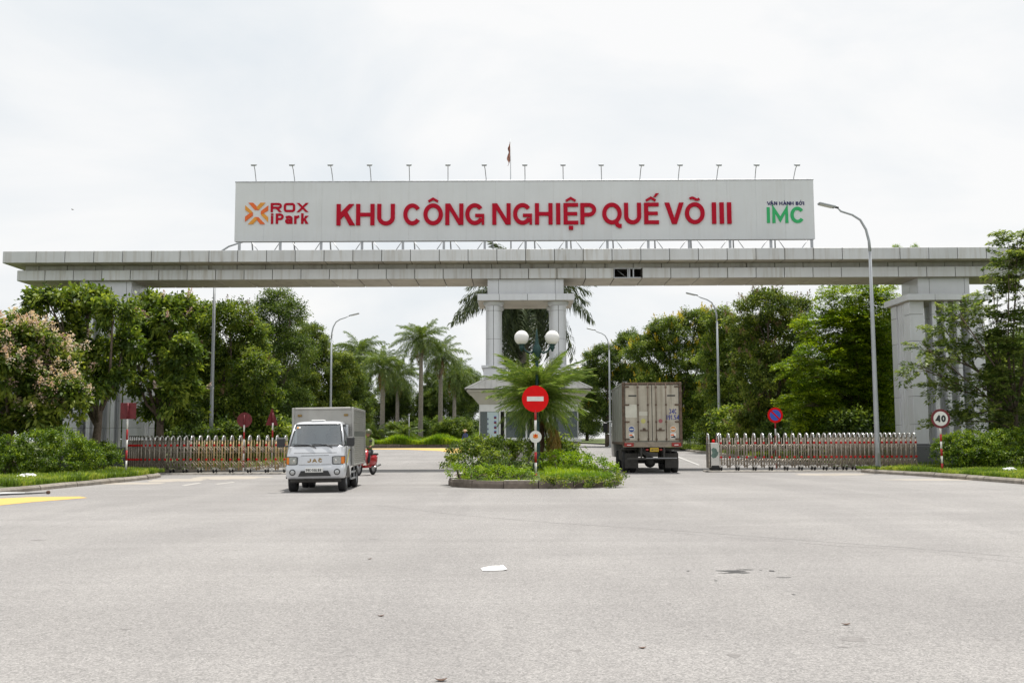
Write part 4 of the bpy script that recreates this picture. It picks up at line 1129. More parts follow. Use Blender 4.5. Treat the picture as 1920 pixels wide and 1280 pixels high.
s3.rotation_euler = (0, 0, math.radians(62))

# ------------------------------------------------------------------ twin globe lamp on the island
gp_ = at(1008, 880, 30.6)
gl_ = thing('globe_lamp', 'dark green cast iron lamp with two white globes on the island', 'lamp', (gp_.x, 30.6, 0.30))
prof = [(0.14, -0.2), (0.14, 0.25), (0.11, 0.32), (0.085, 0.40), (0.075, 0.9), (0.085, 0.95), (0.07, 1.0), (0.05, 2.5), (0.048, 3.0), (0.065, 3.02), (0.065, 3.08), (0.045, 3.12), (0.05, 3.40), (0.085, 3.48), (0.13, 3.60), (0.14, 3.68), (0.10, 3.78), (0.06, 3.86), (0.05, 3.98), (0.035, 4.12), (0.012, 4.30), (0.0, 4.31)]
MB().lathe(prof, 16).build('post', M['lampgreen'], gl_)
for s, px in ((-1, 978), (1, 1035.5)):
    g0 = at(px, 633, 30.6); gx_ = g0.x - gp_.x; gzz = g0.z - 0.30
    MB().tube([(s * 0.10, 0, 3.62), (s * 0.22, 0, 3.58), (s * 0.34, 0, 3.64), (gx_ * 0.92, 0, 3.78), (gx_, 0, gzz - 0.27)], [0.035, 0.032, 0.03, 0.03, 0.04], 8).build('arm', M['lampgreen'], gl_)
    cupm = MB().lathe([(0.02, -0.42), (0.035, -0.40), (0.04, -0.36), (0.075, -0.32), (0.08, -0.29), (0.06, -0.26), (0.10, -0.22), (0.11, -0.19), (0.09, -0.185)], 14, (gx_, 0, gzz)).build('cup', M['lampgreen'], gl_)
    MB().lathe([(0.222 * math.sin(math.pi * k / 16), -0.222 * math.cos(math.pi * k / 16)) for k in range(17)], 28, (gx_, 0, gzz)).build('globe', M['globe'], gl_)

# ------------------------------------------------------------------ small silver box truck
M['silver'] = mat('silver_paint', (0.58, 0.595, 0.62), 0.28, 0.3, 0.04, 3, coat=0.6)
M['boxsteel'] = mat('brushed_box_steel', (0.37, 0.365, 0.345), 0.36, 0.6, 0.12, 2.5, streak=0.25, streak_col=(0.30, 0.27, 0.23))
M['lampamber'] = mat('amber_lens', (0.75, 0.20, 0.015), 0.2, 0, 0.05, coat=0.5)
M['lampclear'] = mat('headlamp_glass', (0.42, 0.43, 0.43), 0.12, 0.4, 0.25, 14, coat=0.8)
M['gold'] = mat('dull_gold_badge', (0.27, 0.17, 0.05), 0.4, 0.5, 0.05)
M['plate'] = mat('number_plate', (0.62, 0.62, 0.60), 0.5, 0, 0.05)
M['seat'] = mat('cab_interior', (0.10, 0.10, 0.105), 0.9, 0, 0.1)
M['lightpanel'] = mat('grey_inner_panel', (0.34, 0.35, 0.36), 0.7, 0, 0.1)

def rrect_ring(hw, y0, y1, r, n=5):
    """Rounded rectangle in plan, front (-y) at y0."""
    pts = []
    for cx, cy, a0 in ((hw - r, y0 + r, -90), (hw - 0.05, y1 - 0.05, 0), (-hw + 0.05, y1 - 0.05, 90), (-hw + r, y0 + r, 180)):
        rr = r if cy == y0 + r else 0.05
        for k in range(n + 1):
            a = math.radians(a0 + 90 * k / n); pts.append((cx + rr * math.cos(a), cy + rr * math.sin(a)))
    return pts
def loft(mb, rings, mi=0, smooth=True, cap=True):
    b = len(mb.v); n = len(rings[0][0])
    for pts, z in rings: mb.v += [(x, y, z) for x, y in pts]
    for j in range(len(rings) - 1):
        for i in range(n):
            mb.f.append((b + j * n + i, b + j * n + (i + 1) % n, b + (j + 1) * n + (i + 1) % n, b + (j + 1) * n + i)); mb.m.append(mi); mb.sm.append(smooth)
    if cap:
        mb.f.append(tuple(b + i for i in range(n - 1, -1, -1))); mb.m.append(mi); mb.sm.append(False)
        e = b + (len(rings) - 1) * n
        mb.f.append(tuple(e + i for i in range(n))); mb.m.append(mi); mb.sm.append(False)
    return mb
def wheel_parts(parent, x, y, r, w, sx):
    """Tyre with a dished rim; sx: which way the outside faces."""
    ty = MB().lathe([(r * .60, -w / 2), (r * .94, -w / 2), (r, -w * .36), (r, w * .36), (r * .94, w / 2), (r * .60, w / 2), (r * .60, -w / 2)], 26, axis='X').build('wheel', M['black'], parent, (x, y, r))
    s = sx
    MB().lathe([(0.0, s * w * .30), (r * .18, s * w * .32), (r * .22, s * w * .22), (r * .45, s * w * .14), (r * .52, s * w * .30), (r * .605, s * w * .44), (r * .605, -s * w * .3), (0.0, -s * w * .3)], 22, axis='X').build('rim', M['steel'], ty)
    for k in range(5):
        a = 2 * math.pi * k / 5
        MB().lathe([(0.018, s * w * .22), (0.018, s * w * .30)], 6, (0, r * .30 * math.cos(a), r * .30 * math.sin(a)), axis='X').build('wheel_nut', M['steel'], ty)
    return ty
tk = thing('box_truck', 'small silver light truck with ribbed steel box coming out of the gate', 'truck', (-4.90, 25.8, 0), math.radians(2.4))
tk.rotation_euler = (0, math.radians(-0.7), math.radians(2.4))
cab = MB()
BOW = 0.10
def bow(x): return BOW * (x / 0.74) ** 2
def cab_ring(hw, y0, y1, r, n=5):
    pts = []
    for k in range(9):
        x = -(hw - r) + 2 * (hw - r) * k / 8; pts.append((x, y0 + bow(x)))
    for cx, cy, a0 in ((hw - r, y0 + r, -90), (hw - 0.05, y1 - 0.05, 0), (-hw + 0.05, y1 - 0.05, 90), (-hw + r, y0 + r, 180)):
        rr = r if cy == y0 + r else 0.05
        b_ = bow(hw - r) if cy == y0 + r else 0.0
        for k in range(n + 1):
            if (a0 == -90 and k == 0) or (a0 == 180 and k == n): continue
            a = math.radians(a0 + 90 * k / n); x = cx + rr * math.cos(a); pts.append((x, cy + rr * math.sin(a) + b_))
    return pts
rrect_keep, rrect_ring = rrect_ring, cab_ring
R = [(rrect_ring(0.70, -0.60, 0.72, .16), 0.34), (rrect_ring(0.735, -0.655, 0.72, .18), 0.40), (rrect_ring(0.745, -0.665, 0.72, .18), 0.55), (rrect_ring(0.74, -0.655, 0.72, .18), 0.645),
     (rrect_ring(0.735, -0.615, 0.72, .18), 0.67), (rrect_ring(0.735, -0.605, 0.72, .18), 0.80), (rrect_ring(0.732, -0.585, 0.72, .19), 0.93), (rrect_ring(0.728, -0.545, 0.72, .20), 0.99), (rrect_ring(0.722, -0.50, 0.72, .20), 1.10),
     (rrect_ring(0.705, -0.455, 0.72, .19), 1.16), (rrect_ring(0.655, -0.235, 0.715, .16), 1.45), (rrect_ring(0.605, -0.075, 0.71, .14), 1.66), (rrect_ring(0.585, -0.02, 0.70, .14), 1.71), (rrect_ring(0.54, 0.06, 0.66, .14), 1.745), (rrect_ring(0.40, 0.20, 0.55, .14), 1.765)]
rrect_ring = rrect_keep
loft(cab, R[:10])
cabo = cab.build('cab', M['silver'], tk)
roof_ = MB(); loft(roof_, R[11:]); roof_.build('cab_roof', M['silver'], tk)
for sx in (-1, 1):
    MB().tube([(sx * 0.665, -0.33, 1.14), (sx * 0.625, -0.15, 1.42), (sx * 0.572, 0.01, 1.67)], [0.040, 0.034, 0.034], 8).build('windscreen_pillar', M['silver'], tk)
    MB().prism([(0.50, 1.15), (0.71, 1.15), (0.70, 1.67), (0.52, 1.67)], 0.0, 0.05, 'YZ').build('door_pillar', M['silver'], tk).location = (sx * 0.655 - 0.025, 0, 0)
    # seats behind the glass
    st_ = MB().cbox(sx * 0.34 - .22, sx * 0.34 + .22, 0.38, 0.50, 1.05, 1.46, .04).build('seat_back', M['seat'], tk)
    MB().cbox(sx * 0.34 - .12, sx * 0.34 + .12, 0.40, 0.48, 1.47, 1.60, .03).build('head_rest', M['seat'], st_)
MB().box(-0.66, 0.66, 0.66, 0.69, 1.15, 1.67).build('cab_back_wall', M['lightpanel'], tk)
MB().cbox(-0.62, 0.62, -0.34, -0.02, 1.161, 1.20, .015).build('dashboard', M['seat'], tk)
MB().tube([(0.34 + .15 * math.cos(a), 0.02 + .06 * math.sin(a), 1.26 + .13 * math.sin(a)) for a in [2 * math.pi * k / 16 for k in range(17)]], 0.014, 6, cap=False).build('steering_wheel', M['plastic'], tk)
def front_y(z):
    t = [(0.34, -0.60), (0.40, -.655), (0.55, -.665), (0.645, -.655), (.67, -.615), (.80, -.605), (.93, -.585), (.99, -.545), (1.10, -.50), (1.16, -.455), (1.45, -.235), (1.66, -.075), (1.71, -.02)]
    for (a, ya), (b, yb) in zip(t[:-1], t[1:]):
        if a <= z <= b: return ya + (yb - ya) * (z - a) / (b - a)
    return -.3
def front_patch(x0b, x1b, x0t, x1t, z0, z1, off, nz=6, nx=12, rcor=0.0, curve=0.05):
    """A patch that follows the raked, slightly bowed cab front, standing off by off."""
    vs = []
    for j in range(nz + 1):
        v = j / nz; z = z0 + (z1 - z0) * v
        a = x0b + (x0t - x0b) * v; b = x1b + (x1t - x1b) * v
        for i in range(nx + 1):
            u = i / nx; x = a + (b - a) * u
            e = max(0.0, abs(x) - 0.50)
            vs.append((x, front_y(z) - off + bow(x) + e * e * 2.0, z))
    return MB().add(vs, [(j * (nx + 1) + i, j * (nx + 1) + i + 1, (j + 1) * (nx + 1) + i + 1, (j + 1) * (nx + 1) + i) for j in range(nz) for i in range(nx)], 0, True)
M['wscreen'] = None
def wsmat():
    m, nt, b = newmat('windscreen')
    b.inputs['Base Color'].default_value = (0.50, 0.53, 0.55, 1); b.inputs['Roughness'].default_value = 0.03; b.inputs['Metallic'].default_value = 0.9
    tr = nt.nodes.new('ShaderNodeBsdfTransparent'); tr.inputs['Color'].default_value = (0.80, 0.86, 0.86, 1)
    fr_ = nt.nodes.new('ShaderNodeLayerWeight'); fr_.inputs['Blend'].default_value = 0.35
    mp = nt.nodes.new('ShaderNodeMath'); mp.operation = 'MULTIPLY_ADD'; mp.inputs[1].default_value = 0.5; mp.inputs[2].default_value = 0.30
    nt.links.new(fr_.outputs['Facing'], mp.inputs[0])
    mx = nt.nodes.new('ShaderNodeMixShader')
    nt.links.new(mp.outputs[0], mx.inputs[0]); nt.links.new(tr.outputs[0], mx.inputs[1]); nt.links.new(b.outputs[0], mx.inputs[2])
    nt.links.new(mx.outputs[0], nt.nodes['Material Output'].inputs['Surface'])
    return m
M['wscreen'] = wsmat()
def fp_(x, z, off): e = max(0.0, abs(x) - 0.50); return (x, front_y(z) - off + bow(x) + e * e * 2.0, z)
edge = [fp_(-0.645 + 1.29 * k / 10, 1.150, .012) for k in range(11)] + [fp_(0.645 - 0.09 * k / 6, 1.15 + 0.53 * k / 6, .012) for k in range(1, 7)] + [fp_(0.555 - 1.11 * k / 10, 1.675, .012) for k in range(1, 11)] + [fp_(-0.555 - 0.09 * k / 6, 1.68 - 0.53 * k / 6, .012) for k in range(1, 7)]
MB().tube(edge, 0.016, 6, cap=False).build('windscreen_seal', M['plastic'], tk)
ws = front_patch(-0.640, 0.640, -0.552, 0.552, 1.152, 1.675, 0.010).build('windscreen', M['wscreen'], tk)
for sx in (-1, 1):
    # side glass, door seam, handle, mirror
    sg = MB().add([(sx * 0.709, -0.30, 1.17), (sx * 0.709, 0.55, 1.17), (sx * 0.612, 0.55, 1.62), (sx * 0.612, 0.02, 1.62)], [(0, 1, 2, 3)])
    for i in range(4): 
        x, y, z = sg.v[i]; sg.v[i] = (x + sx * 0.012, y, z)
    sg.build('side_window', M['wscreen'], tk)
    dr = MB().box(sx * 0.742 - 0.004, sx * 0.742 + 0.004, -0.34, -0.33, 0.5, 1.15).build('door_seam', M['gap'], tk)
    MB().cbox(sx * 0.745 - 0.015, sx * 0.745 + 0.02, 0.42, 0.56, 1.0, 1.04, 0.008).build('door_handle', M['plastic'], tk)
    mi = MB().cbox(sx * 0.86 - 0.10, sx * 0.86 + 0.10, -0.50, -0.40, 1.12, 1.36, 0.03).build('wing_mirror', M['plastic'], tk)
    MB().tube([(sx * 0.70, -0.36, 1.14), (sx * 0.80, -0.44, 1.15)], 0.02, 6).build('mirror_arm', M['plastic'], mi)
    # head lamp cluster wrapping the corner
    def lamp_strip(x0, x1, z0, z1, name, m, off):
        vs = []
        for j in (0, 1):
            for i in range(7):
                x = x0 + (x1 - x0) * i / 6; e = max(0, x - 0.555)
                yy = -0.612 + bow(0.555 if x > 0.555 else x) - off + (0.18 - math.sqrt(max(1e-6, 0.18 ** 2 - min(0.1799, e) ** 2)))
                vs.append((sx * x, yy, (z0, z1)[j] + (0.01 if i == 0 else 0) * (1 if j == 0 else -1)))
        return MB().add(vs, [(i, i + 1, 8 + i, 7 + i) for i in range(6)], 0, True).build(name, m, tk)
    lamp_strip(0.425, 0.728, 0.682, 0.885, 'headlamp_surround', M['plastic'], 0.006)
    lamp_strip(0.45, 0.635, 0.70, 0.868, 'headlamp', M['lampclear'], 0.012)
    lamp_strip(0.640, 0.715, 0.70, 0.868, 'indicator', M['lampamber'], 0.012)
    MB().lathe([(0.0, -0.70), (0.040, -0.70), (0.044, -0.692)], 16, (sx * 0.50, 0.075 + bow(.5), 0.78), 0, 'Y').build('headlamp_bulb', M['chrome'], tk)
    fg = MB().lathe([(0.078, -0.678), (0.078, -0.655)], 20, (sx * 0.545, bow(.545), 0.50), 0, 'Y').build('foglamp_ring', M['plastic'], tk)
    MB().lathe([(0.0, -0.686), (0.05, -0.684), (0.056, -0.678)], 18, (sx * 0.545, bow(.545), 0.50), 0, 'Y').build('foglamp', M['lampclear'], fg)
    MB().tube([(sx * 0.70, -0.72, 0.0)] * 2, 0.001, 4)
    wheel_parts(tk, sx * 0.615, 0.0, 0.29, 0.19, sx)
    MB().add([(sx * 0.752, y, z) for y, z in [(0.36 * math.cos(a), 0.29 + 0.36 * math.sin(a)) for a in [math.radians(8 + 16.4 * k) for k in range(11)]]] + [(sx * 0.752, 0.30, 0.34), ], [tuple(range(12))]).build('wheel_arch', M['gap'], tk)
# lower grille, number plate, bonnet panel and badge
gr_ = MB().prism([(-0.40, 0.40), (0.40, 0.40), (0.33, 0.535), (-0.33, 0.535)], -0.672, -0.60, 'XZ').build('lower_grille', M['plastic'], tk)
for k in range(3): MB().box(-0.36 + .02 * k, 0.36 - .02 * k, -0.678, -0.6725, 0.425 + k * 0.035, 0.433 + k * 0.035).build('grille_bar', M['chassis'], gr_)
pl = MB().cbox(-0.225, 0.215, -0.690, -0.676, 0.495, 0.605, 0.004).build('number_plate', M['plate'], tk)
x = -0.205
for ch, w in (('9', .6), ('9', .6), ('C', .62), ('-', .35), ('1', .5), ('6', .6), ('6', .6), ('.', .25), ('8', .6), ('4', .6)):
    letter('plate_character', ch, x, 0.517, 0.066, w * 0.9, 0.17, -0.6905, 0.002, M['plastic'], pl); x += 0.066 * (w * 0.9 + 0.09)
front_patch(-0.40, 0.40, -0.40, 0.40, 0.69, 0.90, 0.010, 3, 8).build('bonnet_panel', M['silver'], tk)
front_patch(-0.34, 0.34, -0.34, 0.34, 0.902, 0.912, 0.012, 1, 10).build('bonnet_slot', M['gap'], tk)
front_patch(-0.60, 0.60, -0.60, 0.60, 0.966, 0.974, 0.006, 1, 12).build('panel_seam', M['gap'], tk)
for ch, xx, w in (('J', -0.185, 1.15), ('A', -0.065, 1.55), ('C', 0.085, 1.35)):
    letter('badge_letter', ch, xx, 0.740, 0.086, w * .92, 0.30, -0.6165, 0.006, M['gold'], tk)
MB().box(0.10, 0.15, -0.622, -0.6165, 0.828, 0.842).build('badge_letter', M['gold'], tk)
MB().cbox(-0.20, 0.14, 0.10, 0.34, 1.758, 1.80, 0.015).build('roof_vent', M['white'], tk)
for x0, x1 in ((-0.58, 0.02), (-0.10, 0.42)):
    z1, z0 = 1.205, 1.09
    MB().tube([(x1, front_y(1.09) - 0.03 + bow(x1), 1.09), (x0 * 0.3 + x1 * .7, front_y(1.16) - 0.03 + bow(x0 * 0.3 + x1 * .7), 1.17), (x0, front_y(1.185) - 0.03 + bow(x0), 1.19)], [0.011, 0.010, 0.007], 6).build('wiper', M['plastic'], tk)
for xx in (-0.50, -0.455):
    MB().lathe([(0.0, -0.0015), (0.028, -0.001), (0.028, 0.001)], 14, (0, 0, 0), 0, 'Y').build('screen_sticker', M['whitepaint' if xx > -.48 else 'amber'], tk, (xx, front_y(1.60) - 0.017 + bow(xx), 1.60), (math.radians(-37), 0, 0))
# chassis
MB().cbox(-0.38, -0.28, -0.35, 3.4, 0.40, 0.52, 0.01).build('chassis_rail', M['chassis'], tk)
MB().cbox(0.28, 0.38, -0.35, 3.4, 0.40, 0.52, 0.01).build('chassis_rail', M['chassis'], tk)
MB().cbox(-0.62, 0.62, -0.5, -0.1, 0.24, 0.36, 0.03).build('under_tray', M['chassis'], tk)
MB().tube([(-0.55, 0, 0.27), (0.55, 0, 0.27)], 0.04, 8).build('front_axle', M['chassis'], tk)
MB().tube([(-0.55, 2.15, 0.28), (0.55, 2.15, 0.28)], 0.06, 8).build('rear_axle', M['chassis'], tk)
for sx in (-1, 1):
    for xx in (0.66, 0.49): wheel_parts(tk, sx * xx, 2.15, 0.275, 0.15, sx)
    MB().cbox(sx * 0.72 - 0.02, sx * 0.72 + 0.02, 0.85, 1.75, 0.42, 0.47, 0.006).build('side_guard', M['steel'], tk)
    MB().cbox(sx * 0.72 - 0.02, sx * 0.72 + 0.02, 0.85, 1.75, 0.25, 0.30, 0.006).build('side_guard', M['steel'], tk)
    for yy in (0.9, 1.7): MB().box(sx * 0.70 - 0.015, sx * 0.70 + 0.015, yy - .02, yy + .02, 0.25, 0.62).build('guard_bracket', M['steel'], tk)
# box body: ribbed sheet on sides and lower front
bx0, bx1, by0, by1, bz0_, bz1_ = -0.80, 0.80, 0.78, 3.75, 0.62, 2.13
bb = MB().box(bx0 + .03, bx1 - .03, by0 + .03, by1 - .02, bz0_, bz1_ - .01).build('box_body', M['boxsteel'], tk)
def ribbed(a, b, z0, z1, n):
    pr = []
    for k in range(n):
        z = z0 + (z1 - z0) * k / n; d = (z1 - z0) / n
        pr += [(0.0, z), (0.0, z + d * .45), (0.016, z + d * .55), (0.016, z + d * .92)]
    pr.append((0.0, z1))
    return pr
for sx in (-1, 1):
    for z0, z1, n in ((0.66, 1.36, 13), (1.50, 2.06, 10)):
        pr = ribbed(0, 0, z0, z1, n); vs = []
        for yy in (by0 + .06, by1 - .06):
            vs += [(sx * (0.772 + q), yy, z) for q, z in pr]
        m_ = len(pr)
        MB().add(vs, [(i, i + 1, m_ + i + 1, m_ + i) for i in range(m_ - 1)]).build('ribbed_panel', M['boxsteel'], bb)
    MB().box(sx * 0.775 - .006, sx * 0.775 + .006, by0 + .06, by1 - .06, 1.365, 1.495).build('dark_strip', mat('dark_reflective_strip', (0.05, 0.055, 0.05), 0.3, 0, 0.1), bb)
    for yy in (by0, by1 - 0.06):
        MB().cbox(sx * 0.77 - 0.035, sx * 0.77 + 0.035, yy, yy + 0.06, bz0_ - .02, bz1_, 0.012).build('corner_post', M['boxsteel'], bb)
    for zz in (bz0_ - .02, bz1_ - 0.06):
        MB().cbox(sx * 0.772 - 0.03, sx * 0.772 + 0.03, by0 + .061, by1 - .061, zz, zz + 0.06, 0.01).build('edge_rail', M['boxsteel'], bb)
MB().cbox(bx0 + .07, bx1 - .07, by0, by0 + .06, bz1_ - .065, bz1_ + .005, 0.015).build('edge_rail', M['boxsteel'], bb)
pr = ribbed(0, 0, 0.70, 1.70, 18); vs = []
for xx in (bx0 + .07, bx1 - .07): vs += [(xx, by0 + .028 - q, z) for q, z in pr]
m_ = len(pr); MB().add(vs, [(i, i + 1, m_ + i + 1, m_ + i) for i in range(m_ - 1)]).build('ribbed_panel', M['boxsteel'], bb)
for xx in (-0.60, 0.60):
    MB().cbox(xx - 0.055, xx + 0.055, by0 - .03, by0 + .025, 1.90, 1.955, 0.012).build('marker_lamp', M['gold'], bb)
MB().cbox(-0.75, 0.75, by1 - .02, by1 + .02, 0.70, 2.08, 0.01).build('rear_door', M['boxsteel'], bb)
# yellow and green flash on the cab side
for sx in (-1, 1):
    MB().add([(sx * 0.7405, -0.30, 0.70), (sx * 0.7405, -0.10, 0.72), (sx * 0.7405, 0.45, 1.05), (sx * 0.7405, 0.35, 1.05)], [(0, 1, 2, 3)]).build('side_flash', M['yellow_paint'] if 'yellow_paint' in M else mat('yellow_flash', (0.55, 0.50, 0.05), 0.4), tk)

# ------------------------------------------------------------------ larger dark delivery truck seen from behind
M['tboxside'] = mat('truck_side_paint', (0.29, 0.30, 0.265), 0.5, 0, 0.15, 1.5, dirt=0.4)
M['tdoor'] = mat('truck_door_paint', (0.46, 0.42, 0.345), 0.55, 0.1, 0.12, 2.0, streak=0.6, streak_col=(0.20, 0.16, 0.11), dirt=0.45, dirt_col=(0.23, 0.195, 0.14))
M['oldwhite'] = mat('yellowed_white_film', (0.60, 0.58, 0.50), 0.6, 0, 0.1, 4, dirt=0.25, dirt_col=(0.4, 0.36, 0.28))
M['trust'] = mat('truck_rusty_frame', (0.125, 0.085, 0.06), 0.75, 0.2, 0.4, 9)
M['tred'] = mat('tail_lamp_red', (0.30, 0.02, 0.015), 0.3, 0, 0.2, 12)
bt2 = thing('delivery_truck', 'dirty grey delivery truck with rusty rear doors driving in through the gate', 'truck', (5.20, 37.8, 0), math.radians(-1.7))
hw2 = 1.10
bd = MB().box(-hw2 + .02, hw2 - .02, 0.04, 5.9, 1.10, 3.34).build('box_body', M['tboxside'], bt2)
for sx in (-1, 1):
    MB().cbox(sx * (hw2 - .04) - .05, sx * (hw2 - .04) + .05, -0.02, 0.10, 1.0, 3.37, 0.012).build('corner_post', M['trust'], bd)
    MB().cbox(sx * (hw2 - .03) - .035, sx * (hw2 - .03) + .035, 0.101, 5.9, 3.30, 3.37, 0.01).build('roof_rail', M['tboxside'], bd)
    MB().cbox(sx * (hw2 - .03) - .035, sx * (hw2 - .03) + .035, 0.101, 5.9, 1.06, 1.16, 0.01).build('floor_rail', M['trust'], bd)
    for k in range(1, 6): MB().box(sx * (hw2 - .019) - .003, sx * (hw2 - .019) + .003, k, k + .012, 1.17, 3.29).build('side_seam', M['gap'], bd)
MB().cbox(-hw2 + .091, hw2 - .091, -0.02, 0.10, 3.28, 3.36, 0.012).build('top_rail', M['trust'], bd)
MB().box(-hw2 + .02, hw2 - .02, 0.1, 5.9, 3.342, 3.352).build('roof_sheet', M['tboxside'], bd)
dz0, dz1 = 1.20, 3.265
for sx in (-1, 1):
    dd = MB().cbox(min(sx * .012, sx * .985), max(sx * .012, sx * .985), 0.0, 0.045, dz0, dz1, 0.008).build('rear_door', M['tdoor'], bt2)
    for xx in (0.15, 0.52):
        MB().tube([(sx * xx, -0.03, dz0 - .03), (sx * xx, -0.03, dz1 + .05)], 0.014, 8).build('lock_rod', M['trust'], dd)
        for zz in (dz0 + .06, dz0 + .70, dz0 + 1.33, dz1 - .08):
            MB().cbox(sx * xx - 0.035, sx * xx + 0.035, -0.042, -0.001, zz - .03, zz + .03, 0.008).build('rod_bracket', M['trust'], dd)
    for zz in (dz0 + .06, dz0 + .70, dz0 + 1.33, dz1 - .06):
        MB().cbox(min(sx * .84, sx * 1.04), max(sx * .84, sx * 1.04), -0.035, -0.003, zz - .028, zz + .028, 0.01).build('hinge', M['trust'], dd)
    MB().cbox(min(sx * .16, sx * .46), max(sx * .16, sx * .46), -0.06, -0.032, dz0 + .36, dz0 + .40, 0.008).build('lock_handle', M['trust'], dd)
    MB().cbox(sx * .30 - .05, sx * .30 + .05, -0.05, -0.001, dz0 + .40, dz0 + .47, 0.01).build('handle_catch', M['trust'], dd)
    MB().cbox(sx * .72 - .15, sx * .72 + .15, -0.010, -0.001, 2.845, 2.895, 0.004).build('vent_slot', M['plastic'], dd)
    st = disc(MB(), sx * .77, -0.006, 1.625, 0.118, 0.004).build('round_sticker', M['whitepaint'], dd)
    disc(MB(), sx * .77, -0.010, 1.625, 0.103, 0.003).build('sticker_field', mat('faded_blue', (0.04, 0.08, 0.27), 0.6) if sx < 0 else mat('faded_orange', (0.52, 0.25, 0.10), 0.6), st)
    MB().box(sx * .77 - .075, sx * .77 + .075, -0.0125, -0.0105, 1.605, 1.645).build('sticker_bar', M['whitepaint'], st)
    sq = MB().box(sx * .77 - .105, sx * .77 + .105, -0.006, -0.002, 1.28, 1.485).build('square_sticker', M['whitepaint'], dd)
    MB().box(sx * .77 - .085, sx * .77 + .03, -0.009, -0.0065, 1.385, 1.44).build('sticker_print', M['orange'], sq)
    MB().prism([(sx * .77 - .08, 1.31), (sx * .77 + .085, 1.30), (sx * .77 + .085, 1.37), (sx * .77 + .02, 1.385), (sx * .77 - .03, 1.35), (sx * .77 - .08, 1.36)], -0.0095, -0.0065, 'XZ').build('sticker_print', M['plastic'], sq)
    rl = MB().cbox(min(sx * .70, sx * 1.05), max(sx * .70, sx * 1.05), -0.055, -0.021, 0.99, 1.125, 0.012).build('tail_lamp', M['tred'], bt2)
    MB().cbox(min(sx * .80, sx * .95), max(sx * .80, sx * .95), -0.060, -0.0555, 1.03, 1.06, 0.002).build('lamp_lens', M['whitepaint'], rl)
    MB().cbox(min(sx * .50, sx * 1.0), max(sx * .50, sx * 1.0), 0.42, 0.45, 0.18, 0.74, 0.008).build('mud_flap', M['chassis'], bt2)
    MB().cbox(min(sx * .50, sx * 1.04), max(sx * .50, sx * 1.04), 0.46, 1.75, 0.86, 0.93, 0.02).build('mud_guard', M['chassis'], bt2)
    for xx in (0.93, 0.66): wheel_parts(bt2, sx * xx, 1.10, 0.40, 0.23, sx)
    wheel_parts(bt2, sx * 0.88, 4.75, 0.40, 0.24, sx)
    MB().cbox(sx * 0.42 - .05, sx * 0.42 + .05, 0.05, 6.8, 0.72, 0.94, 0.015).build('chassis_rail', M['chassis'], bt2)
    MB().cbox(sx * 0.42 - .03, sx * 0.42 + .03, -0.02, 0.06, 0.52, 0.94, 0.01).build('bumper_bracket', M['chassis'], bt2)
MB().box(-0.011, 0.011, 0.004, 0.044, dz0, dz1).build('door_gap', M['gap'], bt2)
MB().cbox(-hw2 + .005, hw2 - .005, -0.02, 0.12, 0.96, 1.16, 0.012).build('rear_sill', mat('dirty_sill', (0.27, 0.23, 0.18), 0.6, 0.1, 0.3, 6, dirt=0.6), bt2)
MB().cbox(-0.99, -0.56, -0.006, -0.0015, 2.06, 2.54, 0.001).build('white_panel', M['oldwhite'], bt2)
MB().cbox(-0.48, -0.16, -0.006, -0.0015, 2.13, 2.28, 0.001).build('white_panel', M['oldwhite'], bt2)
disc(MB(), -0.33, -0.006, 1.93, 0.088, 0.004).build('yellow_sticker', mat('yellow_sticker', (0.50, 0.47, 0.16), 0.6), bt2)
disc(MB(), 0.31, -0.006, 1.93, 0.075, 0.004).build('red_sticker', mat('faded_red_sticker', (0.36, 0.10, 0.11), 0.6), bt2)
M['bluetext'] = mat('blue_lettering', (0.03, 0.04, 0.22), 0.6, 0, 0.1)
for s_, x, z, hh in (('34C', 0.63, 2.20, 0.175), ('191.54', 0.53, 1.975, 0.175)):
    for ch in s_:
        w = {'1': .30, '.': .16}.get(ch, .46)
        letter('number_character', ch, x, z, hh, w, 0.16, -0.0015, 0.004, M['bluetext'], bt2); x += hh * (w + 0.10)
pl = MB().cbox(-0.10, 0.22, -0.03, -0.018, 0.80, 0.935, 0.003).build('number_plate', mat('yellow_plate', (0.62, 0.42, 0.03), 0.5), bt2)
for k in range(7): letter('plate_character', '34C1915'[k], -0.085 + k * 0.042, 0.83, 0.07, 0.5, 0.2, -0.0305, 0.002, M['plastic'], pl)
for xx in (-0.20, 0.30): MB().cbox(xx - .05, xx + .05, -0.03, 0.02, 0.84, 0.90, 0.008).build('plate_lamp', M['tred'], bt2)
MB().cbox(-0.95, 0.92, -0.04, 0.02, 0.50, 0.58, 0.012).build('underrun_bar', M['chassis'], bt2)
MB().cbox(-0.25, 0.90, -0.046, -0.0405, 0.555, 0.575, 0.002).build('bar_edge', M['steel'], bt2)
MB().tube([(-0.85, 1.10, 0.42), (0.85, 1.10, 0.42)], 0.08, 10).build('rear_axle', M['chassis'], bt2)
MB().lathe([(0.05, -0.3), (0.16, -0.2), (0.22, 0.0), (0.16, 0.2), (0.05, 0.3)], 14, (0, 1.05, 0.40), axis='Y').build('differential', M['chassis'], bt2)
MB().tube([(0, 1.3, 0.45), (0, 4.5, 0.65)], 0.05, 8).build('drive_shaft', M['chassis'], bt2)
MB().cbox(-1.02, -0.55, 2.1, 3.4, 0.42, 0.92, 0.05).build('fuel_tank', M['chassis'], bt2)
MB().cbox(0.55, 1.0, 2.3, 3.2, 0.45, 0.92, 0.03).build('battery_box', M['chassis'], bt2)
M['cabw'] = mat('truck_cab_paint', (0.45, 0.45, 0.44), 0.4, 0.1, 0.05)
